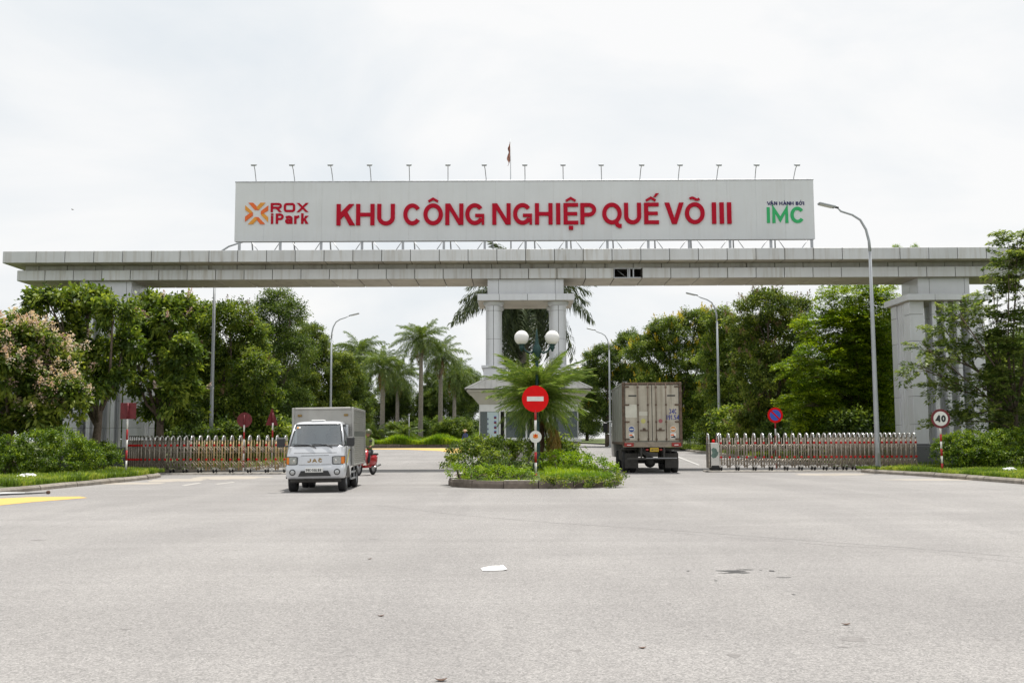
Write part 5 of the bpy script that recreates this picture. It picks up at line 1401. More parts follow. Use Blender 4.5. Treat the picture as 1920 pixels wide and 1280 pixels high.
cabm = MB(); loft(cabm, [(rrect_ring(1.0, 6.0, 7.6, .12), 0.5), (rrect_ring(1.04, 6.0, 7.65, .12), 1.2), (rrect_ring(1.02, 6.0, 7.6, .12), 1.7), (rrect_ring(.9, 6.0, 7.25, .12), 2.45), (rrect_ring(.8, 6.1, 7.0, .12), 2.52)])
cabm.build('cab', M['cabw'], bt2)
for sx in (-1, 1):
    mi = MB().cbox(sx * 1.28 - .10, sx * 1.28 + .10, 7.42, 7.50, 1.55, 2.0, 0.03).build('wing_mirror', M['plastic'], bt2)
    MB().tube([(sx * 1.0, 7.45, 1.45), (sx * 1.25, 7.47, 1.5)], 0.018, 6).build('mirror_arm', M['steel'], mi)
    MB().tube([(sx * 0.95, 7.45, 2.05), (sx * 1.25, 7.47, 2.02)], 0.018, 6).build('mirror_arm', M['steel'], mi)

# ------------------------------------------------------------------ people: one skinned body each
def figure(name, joints, bones, m, parent, sub=1):
    """Continuous body grown from a joint skeleton: joints {name: (x,y,z,radius)}; the first joint is the pelvis."""
    keys = list(joints); idx = {k: i for i, k in enumerate(keys)}
    me = bpy.data.meshes.new(name)
    me.from_pydata([joints[k][:3] for k in keys], [(idx[a], idx[b]) for a, b in bones], [])
    o = link(name + '_frame', me)
    md = o.modifiers.new('skin', 'SKIN'); md.use_smooth_shade = True
    for i, k in enumerate(keys):
        sv = me.skin_vertices[0].data[i]; r_ = joints[k][3]
        sv.radius = (r_, r_ * (joints[k][4] if len(joints[k]) > 4 else 1.0)); sv.use_root = (i == 0)
    ss = o.modifiers.new('sub', 'SUBSURF'); ss.levels = sub; ss.render_levels = sub
    dg = bpy.context.evaluated_depsgraph_get()
    out = bpy.data.meshes.new_from_object(o.evaluated_get(dg))
    out.name = name
    bpy.data.objects.remove(o)
    out.materials.clear()
    for x in (m if isinstance(m, (list, tuple)) else [m]): out.materials.append(x)
    for p in out.polygons: p.use_smooth = True
    return link(name, out, parent)

# motor scooter and its rider
M['scoot'] = mat('scooter_red', (0.40, 0.012, 0.02), 0.25, 0, 0.05, coat=0.8)
M['shirt'] = mat('olive_green_shirt', (0.15, 0.19, 0.055), 0.85, 0, 0.15, 9)
M['trous'] = mat('dark_trousers', (0.04, 0.045, 0.05), 0.85, 0, 0.15, 9)
M['helmet'] = mat('olive_helmet', (0.10, 0.11, 0.05), 0.4, 0, 0.1)
sp = at(685.0, 880, 37.0)
SCOOT_RZ = math.radians(-17)
sct = thing('motor_scooter', 'red motor scooter half hidden behind the small silver truck', 'scooter', (sp.x, 37.1, 0), SCOOT_RZ)
# local: front towards -y, wheelbase 1.24
for y, nm in ((-0.62, 'front_wheel'), (0.62, 'rear_wheel')):
    w = MB().lathe([(0.20, -0.04), (0.255, -0.045), (0.28, -0.02), (0.28, 0.02), (0.255, 0.045), (0.20, 0.04), (0.20, -0.04)], 24, axis='X').build('wheel', M['black'], sct, (0, y, 0.28))
    MB().lathe([(0.0, -0.03), (0.05, -0.03), (0.06, -0.01), (0.20, -0.02), (0.20, 0.02), (0.06, 0.01), (0.05, 0.03), (0.0, 0.03)], 16, axis='X').build('rim', M['steel'], w)
fs_ = MB(); loft(fs_, [([(x * a, -0.50 + y * b + 0.10 * k) for x, y in [(math.cos(t), math.sin(t)) for t in [2 * math.pi * i / 16 for i in range(16)]]], z) for k, (a, b, z) in enumerate([(0.10, 0.05, 0.36), (0.19, 0.09, 0.50), (0.22, 0.11, 0.66), (0.19, 0.10, 0.82), (0.13, 0.09, 0.93)])])
fs_.build('leg_shield', M['scoot'], sct)
MB().lathe([(0.0, -0.13), (0.06, -0.12), (0.10, -0.05), (0.11, 0.05), (0.05, 0.12), (0, 0.13)], 16, (0, -0.30, 0.98), axis='Y').build('handlebar_cowl', M['scoot'], sct)
MB().lathe([(0.0, -0.03), (0.055, -0.02), (0.065, 0.0)], 14, (0, -0.415, 0.99), 0, 'Y').build('headlamp', M['lampclear'], sct)
MB().tube([(-0.34, -0.20, 1.02), (-0.15, -0.26, 1.03), (0.15, -0.26, 1.03), (0.34, -0.20, 1.02)], 0.018, 8).build('handlebar', M['plastic'], sct)
fd = MB(); loft(fd, [([(0.075 * math.cos(t), -0.62 + 0.30 * math.sin(t) * s_) for t in [2 * math.pi * i / 14 for i in range(14)]], z) for z, s_ in ((0.40, 1.0), (0.50, 0.92), (0.57, 0.6))])
fd.build('front_mudguard', M['scoot'], sct)
for s in (-1, 1): MB().tube([(s * 0.07, -0.62, 0.28), (s * 0.07, -0.50, 0.62)], 0.022, 6).build('fork_leg', M['steel'], sct)
MB().cbox(-0.15, 0.15, -0.30, 0.20, 0.27, 0.36, 0.03).build('footboard', M['scoot'], sct)
rb = MB(); loft(rb, [([(a * math.cos(t), 0.48 + b * math.sin(t)) for t in [2 * math.pi * i / 16 for i in range(16)]], z) for a, b, z in ((0.13, 0.30, 0.34), (0.17, 0.38, 0.48), (0.17, 0.42, 0.62), (0.14, 0.40, 0.72))])
rb.build('rear_body', M['scoot'], sct)
MB().cbox(-0.13, 0.13, 0.05, 0.85, 0.715, 0.79, 0.03).build('seat', M['black'], sct)
MB().tube([(0.15, 0.30, 0.26), (0.17, 0.85, 0.36)], [0.03, 0.05], 10).build('exhaust', M['chrome'], sct)
for s in (-1, 1):
    mi = MB().cbox(s * 0.30 - .06, s * 0.30 + .06, -0.26, -0.23, 1.20, 1.28, 0.015).build('mirror', M['plastic'], sct)
    MB().tube([(s * 0.22, -0.24, 1.03), (s * 0.28, -0.245, 1.20)], 0.007, 5).build('mirror_stalk', M['plastic'], mi)
rd = thing('person', 'person in olive shirt and helmet riding the red scooter', 'person', (sp.x, 37.1, 0), SCOOT_RZ)
J = {'pel': (0, 0.30, 0.86, .125, .95), 'sp1': (0, 0.29, 1.00, .125, .8), 'ch': (0, 0.25, 1.18, .14, .8), 'nk0': (0, 0.22, 1.33, .075), 'nk': (0, 0.20, 1.40, .05)}
B = [('pel', 'sp1'), ('sp1', 'ch'), ('ch', 'nk0'), ('nk0', 'nk')]
for s, k in ((-1, 'l'), (1, 'r')):
    J.update({k + 'sh': (s * .17, .23, 1.28, .065), k + 'el': (s * .27, .02, 1.08, .048), k + 'wr': (s * .28, -.17, 1.05, .036)})
    B += [('nk0', k + 'sh'), (k + 'sh', k + 'el'), (k + 'el', k + 'wr')]
torso = figure('body', J, B, M['shirt'], rd)
for s in (-1, 1):
    figure('trouser_leg', {'h': (s * .09, 0.30, 0.86, .095), 't': (s * .14, 0.10, 0.84, .085), 'k': (s * .17, -0.10, 0.80, .065), 'c': (s * .155, -0.06, 0.55, .055), 'a': (s * .14, -0.08, 0.44, .045)}, [('h', 't'), ('t', 'k'), ('k', 'c'), ('c', 'a')], M['trous'], rd)
    figure('foot', {'a': (s * .14, -0.05, 0.46, .035), 'h': (s * .14, -0.05, 0.405, .04), 't': (s * .15, -0.20, 0.39, .032)}, [('a', 'h'), ('h', 't')], M['skin'], rd)
    hand = {'w': (s * .28, -.15, 1.05, .026), 'p': (s * .285, -.215, 1.05, .032)}
    hb_ = [('w', 'p')]
    for f_, dx in enumerate((-.032, -.011, .011, .032)):
        hand.update({f'a{f_}': (s * .285 + dx, -.255, 1.048, .011), f'b{f_}': (s * .285 + dx, -.268, 1.018, .010), f'c{f_}': (s * .285 + dx, -.235, 1.005, .009)})
        hb_ += [('p', f'a{f_}'), (f'a{f_}', f'b{f_}'), (f'b{f_}', f'c{f_}')]
    hand.update({'th': (s * .285 - s * .045, -.22, 1.03, .012), 'tt': (s * .285 - s * .05, -.25, 1.01, .010)}); hb_ += [('p', 'th'), ('th', 'tt')]
    figure('hand', hand, hb_, M['skin'], rd)
def head(parent, x, y, z, s=1.0):
    """Head with brow, nose, chin and ears, looking towards -y."""
    mb = MB(); n, m_ = 18, 14; vs = []
    for j in range(m_ + 1):
        ph = math.pi * j / m_
        for i in range(n):
            th = 2 * math.pi * i / n
            px_, py_, pz_ = math.sin(ph) * math.sin(th) * 0.076, math.sin(ph) * math.cos(th) * 0.095, math.cos(ph) * 0.118
            if pz_ < 0: px_ *= 1 + pz_ * 2.2; py_ = py_ * (1 + pz_ * 1.0) - 0.012 * min(1, -pz_ * 14)
            if py_ < -0.06 and abs(px_) < 0.022 and -0.045 < pz_ < 0.02: py_ -= 0.022 * (1 - abs(px_) / 0.03)
            if py_ < -0.05 and 0.012 < abs(px_) < 0.045 and 0.0 < pz_ < 0.035: py_ += 0.010
            vs.append((x + px_ * s, y + py_ * s, z + pz_ * s))
    mb.add(vs, [(j * n + i, j * n + (i + 1) % n, (j + 1) * n + (i + 1) % n, (j + 1) * n + i) for j in range(m_) for i in range(n)], 0, True)
    h = mb.build('head', M['skin'], parent)
    for sg in (-1, 1):
        MB().lathe([(0, -.012), (.022, -.006), (.024, .006), (0, .012)], 8, (x + sg * .076 * s, y + .01, z - .005), axis='X').build('ear', M['skin'], h)
        MB().lathe([(0, -.004), (.010, 0), (0, .004)], 8, (x + sg * .031 * s, y - .083 * s, z + .018), axis='Y').build('eye', M['plastic'], h)
    MB().cbox(x - .024, x + .024, y - .094 * s, y - .080 * s, z - .062, z - .052, .004).build('mouth', M['darkred'], h)
    return h
hd1 = head(rd, 0, 0.175, 1.50)
MB().lathe([(0.128, -0.02), (0.135, 0.03), (0.12, 0.09), (0.08, 0.135), (0.03, 0.155), (0.0, 0.157)], 20, (0, 0.19, 1.52)).build('helmet', M['helmet'], rd)
MB().cbox(-0.10, 0.10, 0.02, 0.10, 1.515, 1.53, 0.006).build('helmet_peak', M['helmet'], rd)

# a worker in a straw hat beyond the island, bent a little forward
wp = at(873.5, 826, 78)
wk = thing('person', 'person in blue top and straw hat standing by the far planted bank', 'person', (wp.x, 78, gz(78)), math.radians(-35))
M['bluetop'] = mat('blue_top', (0.06, 0.09, 0.22), 0.85, 0, 0.15, 9)
M['straw_hat'] = mat('straw_hat', (0.50, 0.36, 0.22), 0.8, 0, 0.15, 20)
J = {'pel': (0, 0, 0.88, .12, .9), 'sp1': (0, -.02, 1.02, .115, .85), 'ch': (0, -.05, 1.20, .135, .8), 'nk0': (0, -.07, 1.33, .075), 'nk': (0, -.085, 1.41, .048)}
B = [('pel', 'sp1'), ('sp1', 'ch'), ('ch', 'nk0'), ('nk0', 'nk')]
for s, k in ((-1, 'l'), (1, 'r')):
    J.update({k + 'sh': (s * .17, -.06, 1.28, .06), k + 'el': (s * .23, -.08, 1.03, .045), k + 'wr': (s * .20, -.22, .86, .034)})
    B += [('nk0', k + 'sh'), (k + 'sh', k + 'el'), (k + 'el', k + 'wr')]
figure('body', J, B, M['bluetop'], wk)
for s in (-1, 1):
    figure('trouser_leg', {'h': (s * .09, 0, .90, .095), 't': (s * .10, -.01, .68, .08), 'k': (s * .105, -.02, .47, .06), 'c': (s * .11, .01, .28, .055), 'a': (s * .11, .03, .08, .045)}, [('h', 't'), ('t', 'k'), ('k', 'c'), ('c', 'a')], M['trous'], wk)
    figure('foot', {'a': (s * .11, .03, .09, .035), 'h': (s * .11, .03, .04, .038), 't': (s * .12, -.13, .03, .03)}, [('a', 'h'), ('h', 't')], M['black'], wk)
    hand = {'w': (s * .20, -.22, .86, .025), 'p': (s * .195, -.26, .80, .030)}; hb_ = [('w', 'p')]
    for f_, dx in enumerate((-.03, -.01, .01, .03)):
        hand.update({f'a{f_}': (s * .195 + dx, -.275, .755, .010), f'b{f_}': (s * .195 + dx, -.265, .715, .009)}); hb_ += [('p', f'a{f_}'), (f'a{f_}', f'b{f_}')]
    hand.update({'th': (s * .15, -.28, .78, .011), 'tt': (s * .14, -.285, .745, .009)}); hb_ += [('p', 'th'), ('th', 'tt')]
    figure('hand', hand, hb_, M['skin'], wk)
head(wk, 0, -0.11, 1.50)
MB().lathe([(0.22, -0.03), (0.225, -0.02), (0.13, 0.01), (0.115, 0.07), (0.09, 0.10), (0.0, 0.105)], 20, (0, -0.10, 1.55)).build('straw_hat', M['straw_hat'], wk)

# ------------------------------------------------------------------ litter on the road
def leaf_piece(px, py, L, label, rz, m='deadleaf'):
    c = on_ground(px, py)
    t = MB(); nx = 6
    vs = []
    for i in range(nx + 1):
        u = i / nx; w = 0.28 * math.sin(math.pi * (u * .92 + .04)); cz = 0.16 * (2 * u - 1) ** 2 + 0.02
        vs += [((u - .5) * L, -w * L, (cz + .10 * w) * L), ((u - .5) * L, 0, cz * L), ((u - .5) * L, w * L, (cz + .14 * w) * L)]
    t.add(vs, [(3 * i + k, 3 * i + 3 + k, 3 * i + 4 + k, 3 * i + 1 + k) for i in range(nx) for k in (0, 1)], 0, True)
    o = t.build('fallen_leaf', M[m], None, (c.x, c.y, 0.004), (0, 0, rz), fixn=False)
    sd = o.modifiers.new('thick', 'SOLIDIFY'); sd.thickness = 0.002
    return tag(o, label, 'leaf', 'dry leaves on the asphalt')
for px, py, L, lb_, rz in ((714, 1155, 0.05, 'dry brown leaf lying alone on the open asphalt', 0.4), (1204, 1215, 0.05, 'curled reddish leaf on asphalt below the sheet of paper', 0.1), (827, 1276, 0.065, 'large dry leaf at the very front edge of the asphalt', 0.2),
                           (693, 1048, 0.05, 'small dark leaf on the asphalt in front of the silver truck', 0.8), (1586, 1171, 0.06, 'tan leaf fragment near the damp stain on the asphalt', 0.0)):
    leaf_piece(px, py, L, lb_, rz)
pc = on_ground(925, 1066); s_ = pc.y / F_PX
vs = []
pa = [gp(901, 1065.5), gp(943, 1061.5), gp(951, 1069), gp(905, 1070.5)]
for j in range(5):
    for i in range(7):
        u, v = i / 6, j / 4
        x = (pa[0][0] * (1 - u) + pa[1][0] * u) * (1 - v) + (pa[3][0] * (1 - u) + pa[2][0] * u) * v
        y = (pa[0][1] * (1 - u) + pa[1][1] * u) * (1 - v) + (pa[3][1] * (1 - u) + pa[2][1] * u) * v
        vs.append((x, y, 0.006 + 0.012 * math.sin(u * 3.0) * (1 - v) + 0.01 * (u > .9)))
o = MB().add(vs, [(j * 7 + i, (j + 1) * 7 + i, (j + 1) * 7 + i + 1, j * 7 + i + 1) for j in range(4) for i in range(6)], 0, True).build('paper_sheet', M['paper'], fixn=False)
o.modifiers.new('thick', 'SOLIDIFY').thickness = 0.002
tag(o, 'sheet of white paper lying on the asphalt', 'paper')
# furled banner left by the kerb: pale cloth rolled along a dark stick
a, b = on_ground(-40, 929), on_ground(97, 926)
bn = thing('furled_banner', 'long furled pale banner with dark end lying by the kerb', 'banner', (a.x, a.y, 0.0))
d = b - a
MB().tube([(0, 0, 0.03), d * .35 + Vector((0, 0, 0.035)), d * .62 + Vector((0, 0.02, 0.04))], [0.03, 0.035, 0.02], 8).build('cloth', M['paper'], bn)
MB().tube([d * .30 + Vector((0, -.06, 0.02)), d * .7 + Vector((0, -.02, 0.03)), d * .93 + Vector((0, 0, 0.04))], [0.012, 0.018, 0.012], 8).build('dark_roll', M['plastic'], bn)
MB().lathe([(0, -.04), (.045, -.03), (.055, 0), (.035, .04), (0, .05)], 10, d * .95 + Vector((0, 0, .045))).build('knot', M['deadleaf'], bn)
# plastic bag on the verge
def bag(px, py, Y, z, label, s=0.22):
    p = at(px, py, Y); r = random.Random(int(px)); mb = MB(); n, m_ = 12, 7; vs = []
    for j in range(m_ + 1):
        ph = math.pi * j / m_
        for i in range(n):
            th = 2 * math.pi * i / n; q = s * (1 + r.uniform(-.35, .35))
            vs.append((q * 1.4 * math.sin(ph) * math.cos(th), q * math.sin(ph) * math.sin(th), 0.45 * q * math.cos(ph)))
    mb.add(vs, [(j * n + i, (j + 1) * n + i, (j + 1) * n + (i + 1) % n, j * n + (i + 1) % n) for j in range(m_) for i in range(n)])
    return tag(mb.build('plastic_bag', M['paper'], None, (p.x, Y, z)), label, 'bag')
bag(50, 907, 30.3, 0.22, 'crumpled white plastic bag in the verge grass near the banner')
bag(1893, 882, 33, 0.22, 'crumpled white plastic bag on the verge below the clipped hedge', 0.16)

# notice board beside the far carriageway, thin post among the palms, a bird
nb = thing('notice_board', 'small pale green notice board on posts beside the delivery truck', 'notice board', (at(1286, 815, 84).x, 84, gz(84) + .1))
for xx in (-.34, .34): MB().cbox(xx - .03, xx + .03, -.03, .03, -.1, 1.45, .006).build('post', M['steel'], nb)
M['palegreen'] = mat('pale_green_board', (0.34, 0.48, 0.36), 0.6, 0, 0.1, 6)
MB().cbox(-.36, .36, -.055, -.032, .62, 1.40, .006).build('panel', M['palegreen'], nb)
MB().box(-.30, .30, -.060, -.0555, .70, .85).build('panel_text', M['whitepaint'], nb)
tp = thing('thin_post', 'thin grey post standing among the palms on the bank', 'post', (at(767, 800, 92).x, 92, gz(92) + .25))
MB().tube([(0, 0, -.2), (0, 0, 2.6)], .035, 8).build('post', M['pole'], tp)
MB().lathe([(.05, 2.6), (.06, 2.64), (.03, 2.70), (0, 2.71)], 10).build('cap', M['pole'], tp)
bp_ = at(136, 393, 110)
M['bird'] = mat('grey_brown_feathers', (0.16, 0.14, 0.12), 0.8)
bd_ = thing('bird', 'tiny dark bird gliding in the pale sky', 'bird', tuple(bp_))
MB().lathe([(0, -.12), (.03, -.08), (.045, 0), (.03, .08), (.012, .14), (0, .15)], 8, axis='X').build('body', M['bird'], bd_)
for s in (-1, 1):
    MB().add([(-.04, 0, .01), (.05, 0, .01), (.02, s * .16, .05), (-.03, s * .30, .01), (-.05, s * .16, .045), (-.04, 0, .0), (.05, 0, .0), (.02, s * .16, .04), (-.03, s * .30, .005), (-.05, s * .16, .035)], [(0, 1, 2, 3, 4), (9, 8, 7, 6, 5), (0, 5, 6, 1), (1, 6, 7, 2), (2, 7, 8, 3), (3, 8, 9, 4), (4, 9, 5, 0)]).build('wing', M['bird'], bd_)
# ------------------------------------------------------------------ vegetation
def np_quads(name, V, var, m):
    """Mesh of loose quads (n,4,3) with one colour value pair per quad."""
    n = V.shape[0]
    me = bpy.data.meshes.new(name)
    me.vertices.add(4 * n); me.vertices.foreach_set('co', V.reshape(-1).astype(np.float32))
    me.loops.add(4 * n); me.loops.foreach_set('vertex_index', np.arange(4 * n, dtype=np.int32))
    me.polygons.add(n); me.polygons.foreach_set('loop_start', np.arange(0, 4 * n, 4, dtype=np.int32))
    try: me.polygons.foreach_set('loop_total', np.full(n, 4, dtype=np.int32))
    except Exception: pass
    at_ = me.attributes.new('var', 'FLOAT_COLOR', 'POINT')
    c = np.ones((n, 4, 4), dtype=np.float32); c[:, :, 0] = var[:, None, 0]; c[:, :, 1] = var[:, None, 1]
    at_.data.foreach_set('color', c.reshape(-1))
    me.materials.append(m)
    me.update(calc_edges=True)
    return me

def nrm(a): return a / np.maximum(1e-9, np.linalg.norm(a, axis=1, keepdims=True))

def leaves(rng, C, D, per, spread, L, W, up=0.55, droop=0.25, out=0.6, flat=0.75):
    """Folded leaves in clumps round C, pointing along D with scatter."""
    n = len(C) * per
    c = np.repeat(C, per, 0); d = np.repeat(D, per, 0)
    cl = np.repeat(rng.random(len(C)), per)
    pos = c + rng.normal(0, 1, (n, 3)) * np.array([spread, spread, spread * flat])
    di = nrm(d * out + rng.normal(0, 0.55, (n, 3)) + np.array([0, 0, -droop]))
    nn = nrm(np.array([0, 0, 1.0]) * up + rng.normal(0, 0.38, (n, 3)) + d * 0.35)
    side = nrm(np.cross(di, nn)); nn = np.cross(side, di)
    ln = (L * rng.uniform(0.65, 1.25, n))[:, None]; wd = (W * rng.uniform(0.7, 1.2, n))[:, None]
    v0 = pos; v2 = pos + di * ln - np.array([0, 0, 1.0]) * ln * 0.12
    mid = pos + di * ln * 0.48
    v1 = mid + side * wd * 0.5 + nn * wd * 0.16; v3 = mid - side * wd * 0.5 + nn * wd * 0.16
    return np.stack([v0, v1, v2, v3], 1), np.stack([rng.random(n), cl], 1)

def sprays(rng, C, D, per, length, L, W):
    """Flat feathery sprays: small leaflets set along a nearly level twig."""
    n = len(C) * per
    dh = D.copy(); dh[:, 2] *= 0.25; dh = nrm(dh + rng.normal(0, 0.25, dh.shape) * np.array([1, 1, .4]))
    sd = nrm(np.cross(dh, np.array([0, 0, 1.0])))
    t = rng.random((len(C), per)); s = rng.choice([-1.0, 1.0], (len(C), per)) * rng.random((len(C), per)) ** 0.7
    w = 0.42 * length * np.sin(np.clip(t * 0.95 + 0.08, 0, 1) * np.pi) + 0.03
    pos = C[:, None, :] + dh[:, None, :] * (t * length)[:, :, None] + sd[:, None, :] * (s * w)[:, :, None]
    pos[:, :, 2] += rng.normal(0, 0.035, t.shape) - 0.22 * length * t ** 2 - 0.10 * np.abs(s) * w
    pos = pos.reshape(n, 3)
    di = nrm(np.repeat(sd, per, 0) * np.sign(s.reshape(-1))[:, None] * 0.8 + np.repeat(dh, per, 0) * 0.7 + rng.normal(0, 0.25, (n, 3)))
    nn = nrm(np.array([0, 0, 1.0]) + rng.normal(0, 0.28, (n, 3)))
    side = nrm(np.cross(di, nn)); nn = np.cross(side, di)
    ln = (L * rng.uniform(0.7, 1.2, n))[:, None]; wd = (W * rng.uniform(0.8, 1.2, n))[:, None]
    mid = pos + di * ln * 0.5
    V = np.stack([pos, mid + side * wd * 0.5, pos + di * ln - np.array([0, 0, .15]) * ln, mid - side * wd * 0.5], 1)
    return V, np.stack([rng.random(n), np.repeat(rng.random(len(C)), per)], 1)

def crown_points(rng, lobes, dens, inner=0.45, lumpy=0.26):
    """Clump centres and outward directions over the lobes (x,y,z,rx,ry,rz), unevenly filled."""
    C, D = [], []
    for (x, y, z, rx, ry, rz) in lobes:
        area = 4 * math.pi * ((rx * ry) ** 1.6 + (rx * rz) ** 1.6 + (ry * rz) ** 1.6) ** (1 / 1.6) / 3 ** (1 / 1.6)
        k = max(6, int(area * dens))
        d = nrm(rng.normal(0, 1, (k, 3)))
        d[:, 2] = np.where((d[:, 2] < -0.35) & (rng.random(k) < 0.55), -d[:, 2], d[:, 2])
        lump = 0.82 + (0.12 if lumpy < .2 else 0) + lumpy * np.sin(d[:, 0] * 5 + x * 3) * np.cos(d[:, 2] * 6 + y) + rng.normal(0, 0.07 if lumpy > .2 else 0.025, k)
        r = (inner + (1 - inner) * rng.random(k) ** 0.45) * lump
        p = np.array([x, y, z]) + d * r[:, None] * np.array([rx, ry, rz])
        C.append(p); D.append(nrm(d * np.array([1 / rx, 1 / ry, 1 / rz])))
    return np.concatenate(C), np.concatenate(D)

STYLE = {
    'broad': dict(dens=4.3, per=50, spread=0.15, L=0.23, W=0.105),
    'mid': dict(dens=5.0, per=54, spread=0.16, L=0.165, W=0.075),
    'fine': dict(dens=5.6, per=54, spread=0.19, L=0.135, W=0.060),
    'feather': dict(dens=6.2, per=72, length=0.95, L=0.15, W=0.062),
    'open': dict(dens=3.6, per=62, length=0.62, L=0.16, W=0.07),
}
def crown_mesh(name, seed, lobes, style, m, dens_mul=1.0, inner=0.45):
    rng = np.random.default_rng(seed); st = STYLE[style]
    C, D = crown_points(rng, lobes, st['dens'] * dens_mul, st.get('inner', inner), st.get('lumpy', 0.26))
    if style in ('feather', 'open'): V, a = sprays(rng, C, D, st['per'], st['length'], st['L'], st['W'])
    else: V, a = leaves(rng, C, D, st['per'], st['spread'], st['L'], st['W'])
    return np_quads(name, V, a, m), C, D

def blossom_mesh(name, seed, C, D, frac, m, h=0.34, per=46, size=0.055, upmin=0.1, pick=None, rad=0.075):
    rng = np.random.default_rng(seed)
    sel = (D[:, 2] > upmin) & (rng.random(len(C)) < frac)
    if pick is not None: sel &= pick(C)
    c, d = C[sel], D[sel]
    if len(c) == 0: return None
    ax = nrm(d * 0.6 + np.array([0, 0, 0.8]) + rng.normal(0, .15, c.shape))
    n = len(c) * per
    t = rng.random((len(c), per)) 
    base = c + d * 0.30
    pos = base[:, None, :] + ax[:, None, :] * (t * h)[:, :, None] + rng.normal(0, 1, (len(c), per, 3)) * (rad * (1.05 - t))[:, :, None]
    pos = pos.reshape(n, 3)
    a = nrm(rng.normal(0, 1, (n, 3))); b = nrm(np.cross(a, rng.normal(0, 1, (n, 3)))); s = (size * rng.uniform(.5, 1.2, n))[:, None]
    V = np.stack([pos - a * s * .5, pos + b * s * .5, pos + a * s * .5, pos - b * s * .5], 1)
    return np_quads(name, V, np.stack([rng.random(n), np.repeat(rng.random(len(c)), per)], 1), m)

def trunk_mesh(name, seed, base_h, lobes, r0, root=(0, 0), lean=(0, 0), twigs=4, m='bark'):
    """Tapered trunk, a limb to every lobe and twigs inside it."""
    r = random.Random(seed); mb = MB()
    top = Vector((root[0] + lean[0], root[1] + lean[1], base_h))
    pts = [Vector((root[0], root[1], -0.25)), Vector((root[0] + lean[0] * .2 + r.uniform(-.05, .05), root[1] + lean[1] * .2, base_h * .35)), Vector((root[0] + lean[0] * .6, root[1] + lean[1] * .6 + r.uniform(-.06, .06), base_h * .7)), top]
    mb.tube(pts, [r0 * 1.25, r0, r0 * .85, r0 * .72], 10)
    for (x, y, z, rx, ry, rz) in lobes:
        c = Vector((x, y, z)); st = pts[2].lerp(top, r.random())
        if c.z < st.z - .2: st = pts[1].lerp(pts[2], r.random())
        k1 = st.lerp(c, .4) + Vector((r.uniform(-.2, .2), r.uniform(-.2, .2), r.uniform(0, .35)))
        rr = r0 * r.uniform(.32, .5)
        mb.tube([st, k1, c], [rr, rr * .75, rr * .4], 6)
        for _ in range(twigs):
            e = c + Vector((r.uniform(-1, 1) * rx, r.uniform(-1, 1) * ry, r.uniform(-.6, 1) * rz)) * .8
            s2 = k1.lerp(c, r.uniform(.3, 1))
            mb.tube([s2, s2.lerp(e, .5) + Vector((0, 0, .08)), e], [rr * .32, rr * .22, .008], 4, cap=False)
    return mb.mesh(name, M[m], False)

def px_lobes(spec, Y, x0, z0, seed, deep=1.0):
    """Lobes measured in the photograph (px, py, half width, half height) placed in depth round distance Y."""
    r = random.Random(seed); out = []
    for px, py, a, b in spec:
        dy = r.uniform(-1, 1) * deep
        p = at(px, py, Y + dy); k = (Y + dy) / F_PX
        out.append((p.x - x0, dy, p.z - z0, a * k, (a + b) / 2 * k, b * k))
    return out

def tree(name, label, px_base, Y, spec, style, leaf, seed, trunk_h=2.0, r0=0.14, lean=(0, 0), dens=1.0, blossoms=(), deep=1.0, inner=0.45, cat='tree', group=None, twigs=4):
    z0 = gz(Y) + 0.12; x0 = at(px_base, 800, Y).x
    t = thing(name, label, cat, (x0, Y, z0), 0, group)
    lb_ = px_lobes(spec, Y, x0, z0, seed, deep)
    link('trunk', trunk_mesh('trunk', seed, trunk_h, lb_, r0, lean=lean, twigs=twigs), t)
    me, C, D = crown_mesh('crown', seed, lb_, style, M[leaf], dens, inner)
    link('crown', me, t)
    for m, frac, kw in blossoms:
        bm_ = blossom_mesh('blossom', seed + 5, C, D, frac, M[m], **kw)
        if bm_: link('blossom', bm_, t)
    return t

TG = 'roadside trees'
tree('flowering_tree', 'bushy tree covered in pale pink blossom behind the rounded hedge', 20, 35.2,
     [(60, 655, 62, 48), (10, 690, 70, 60), (115, 690, 52, 50), (-50, 650, 60, 60), (70, 735, 60, 45), (-30, 760, 60, 50), (118, 745, 42, 40), (15, 640, 40, 35), (80, 782, 50, 28), (20, 790, 60, 26), (-40, 800, 50, 30)],
     'broad', 'leafo', 101, 2.0, 0.16, dens=0.9, blossoms=[('pink', 0.85, dict(upmin=-0.15, h=0.30, per=64, size=0.058, rad=0.13, pick=lambda C: (C[:, 2] > 2.0) & (C[:, 2] + 0.5 * np.sin(C[:, 0] * 3) + 0.35 * C[:, 0] > 2.2)))], group=TG)
tree('flowering_tree', 'leafy tree with a bare trunk growing in front of the pier behind the square sign', 180, 38.2,
     [(95, 572, 52, 38), (160, 562, 58, 32), (212, 588, 40, 36), (130, 632, 58, 44), (185, 668, 48, 40), (55, 600, 32, 28), (205, 715, 42, 32), (110, 690, 45, 40), (165, 735, 40, 30), (75, 650, 50, 45), (235, 640, 28, 32), (90, 745, 45, 40)],
     'broad', 'leaf', 102, 2.3, 0.17, lean=(0.1, 0), dens=0.85, blossoms=[('pink', 0.07, dict(upmin=0.2, h=0.4))], group=TG, inner=0.35)
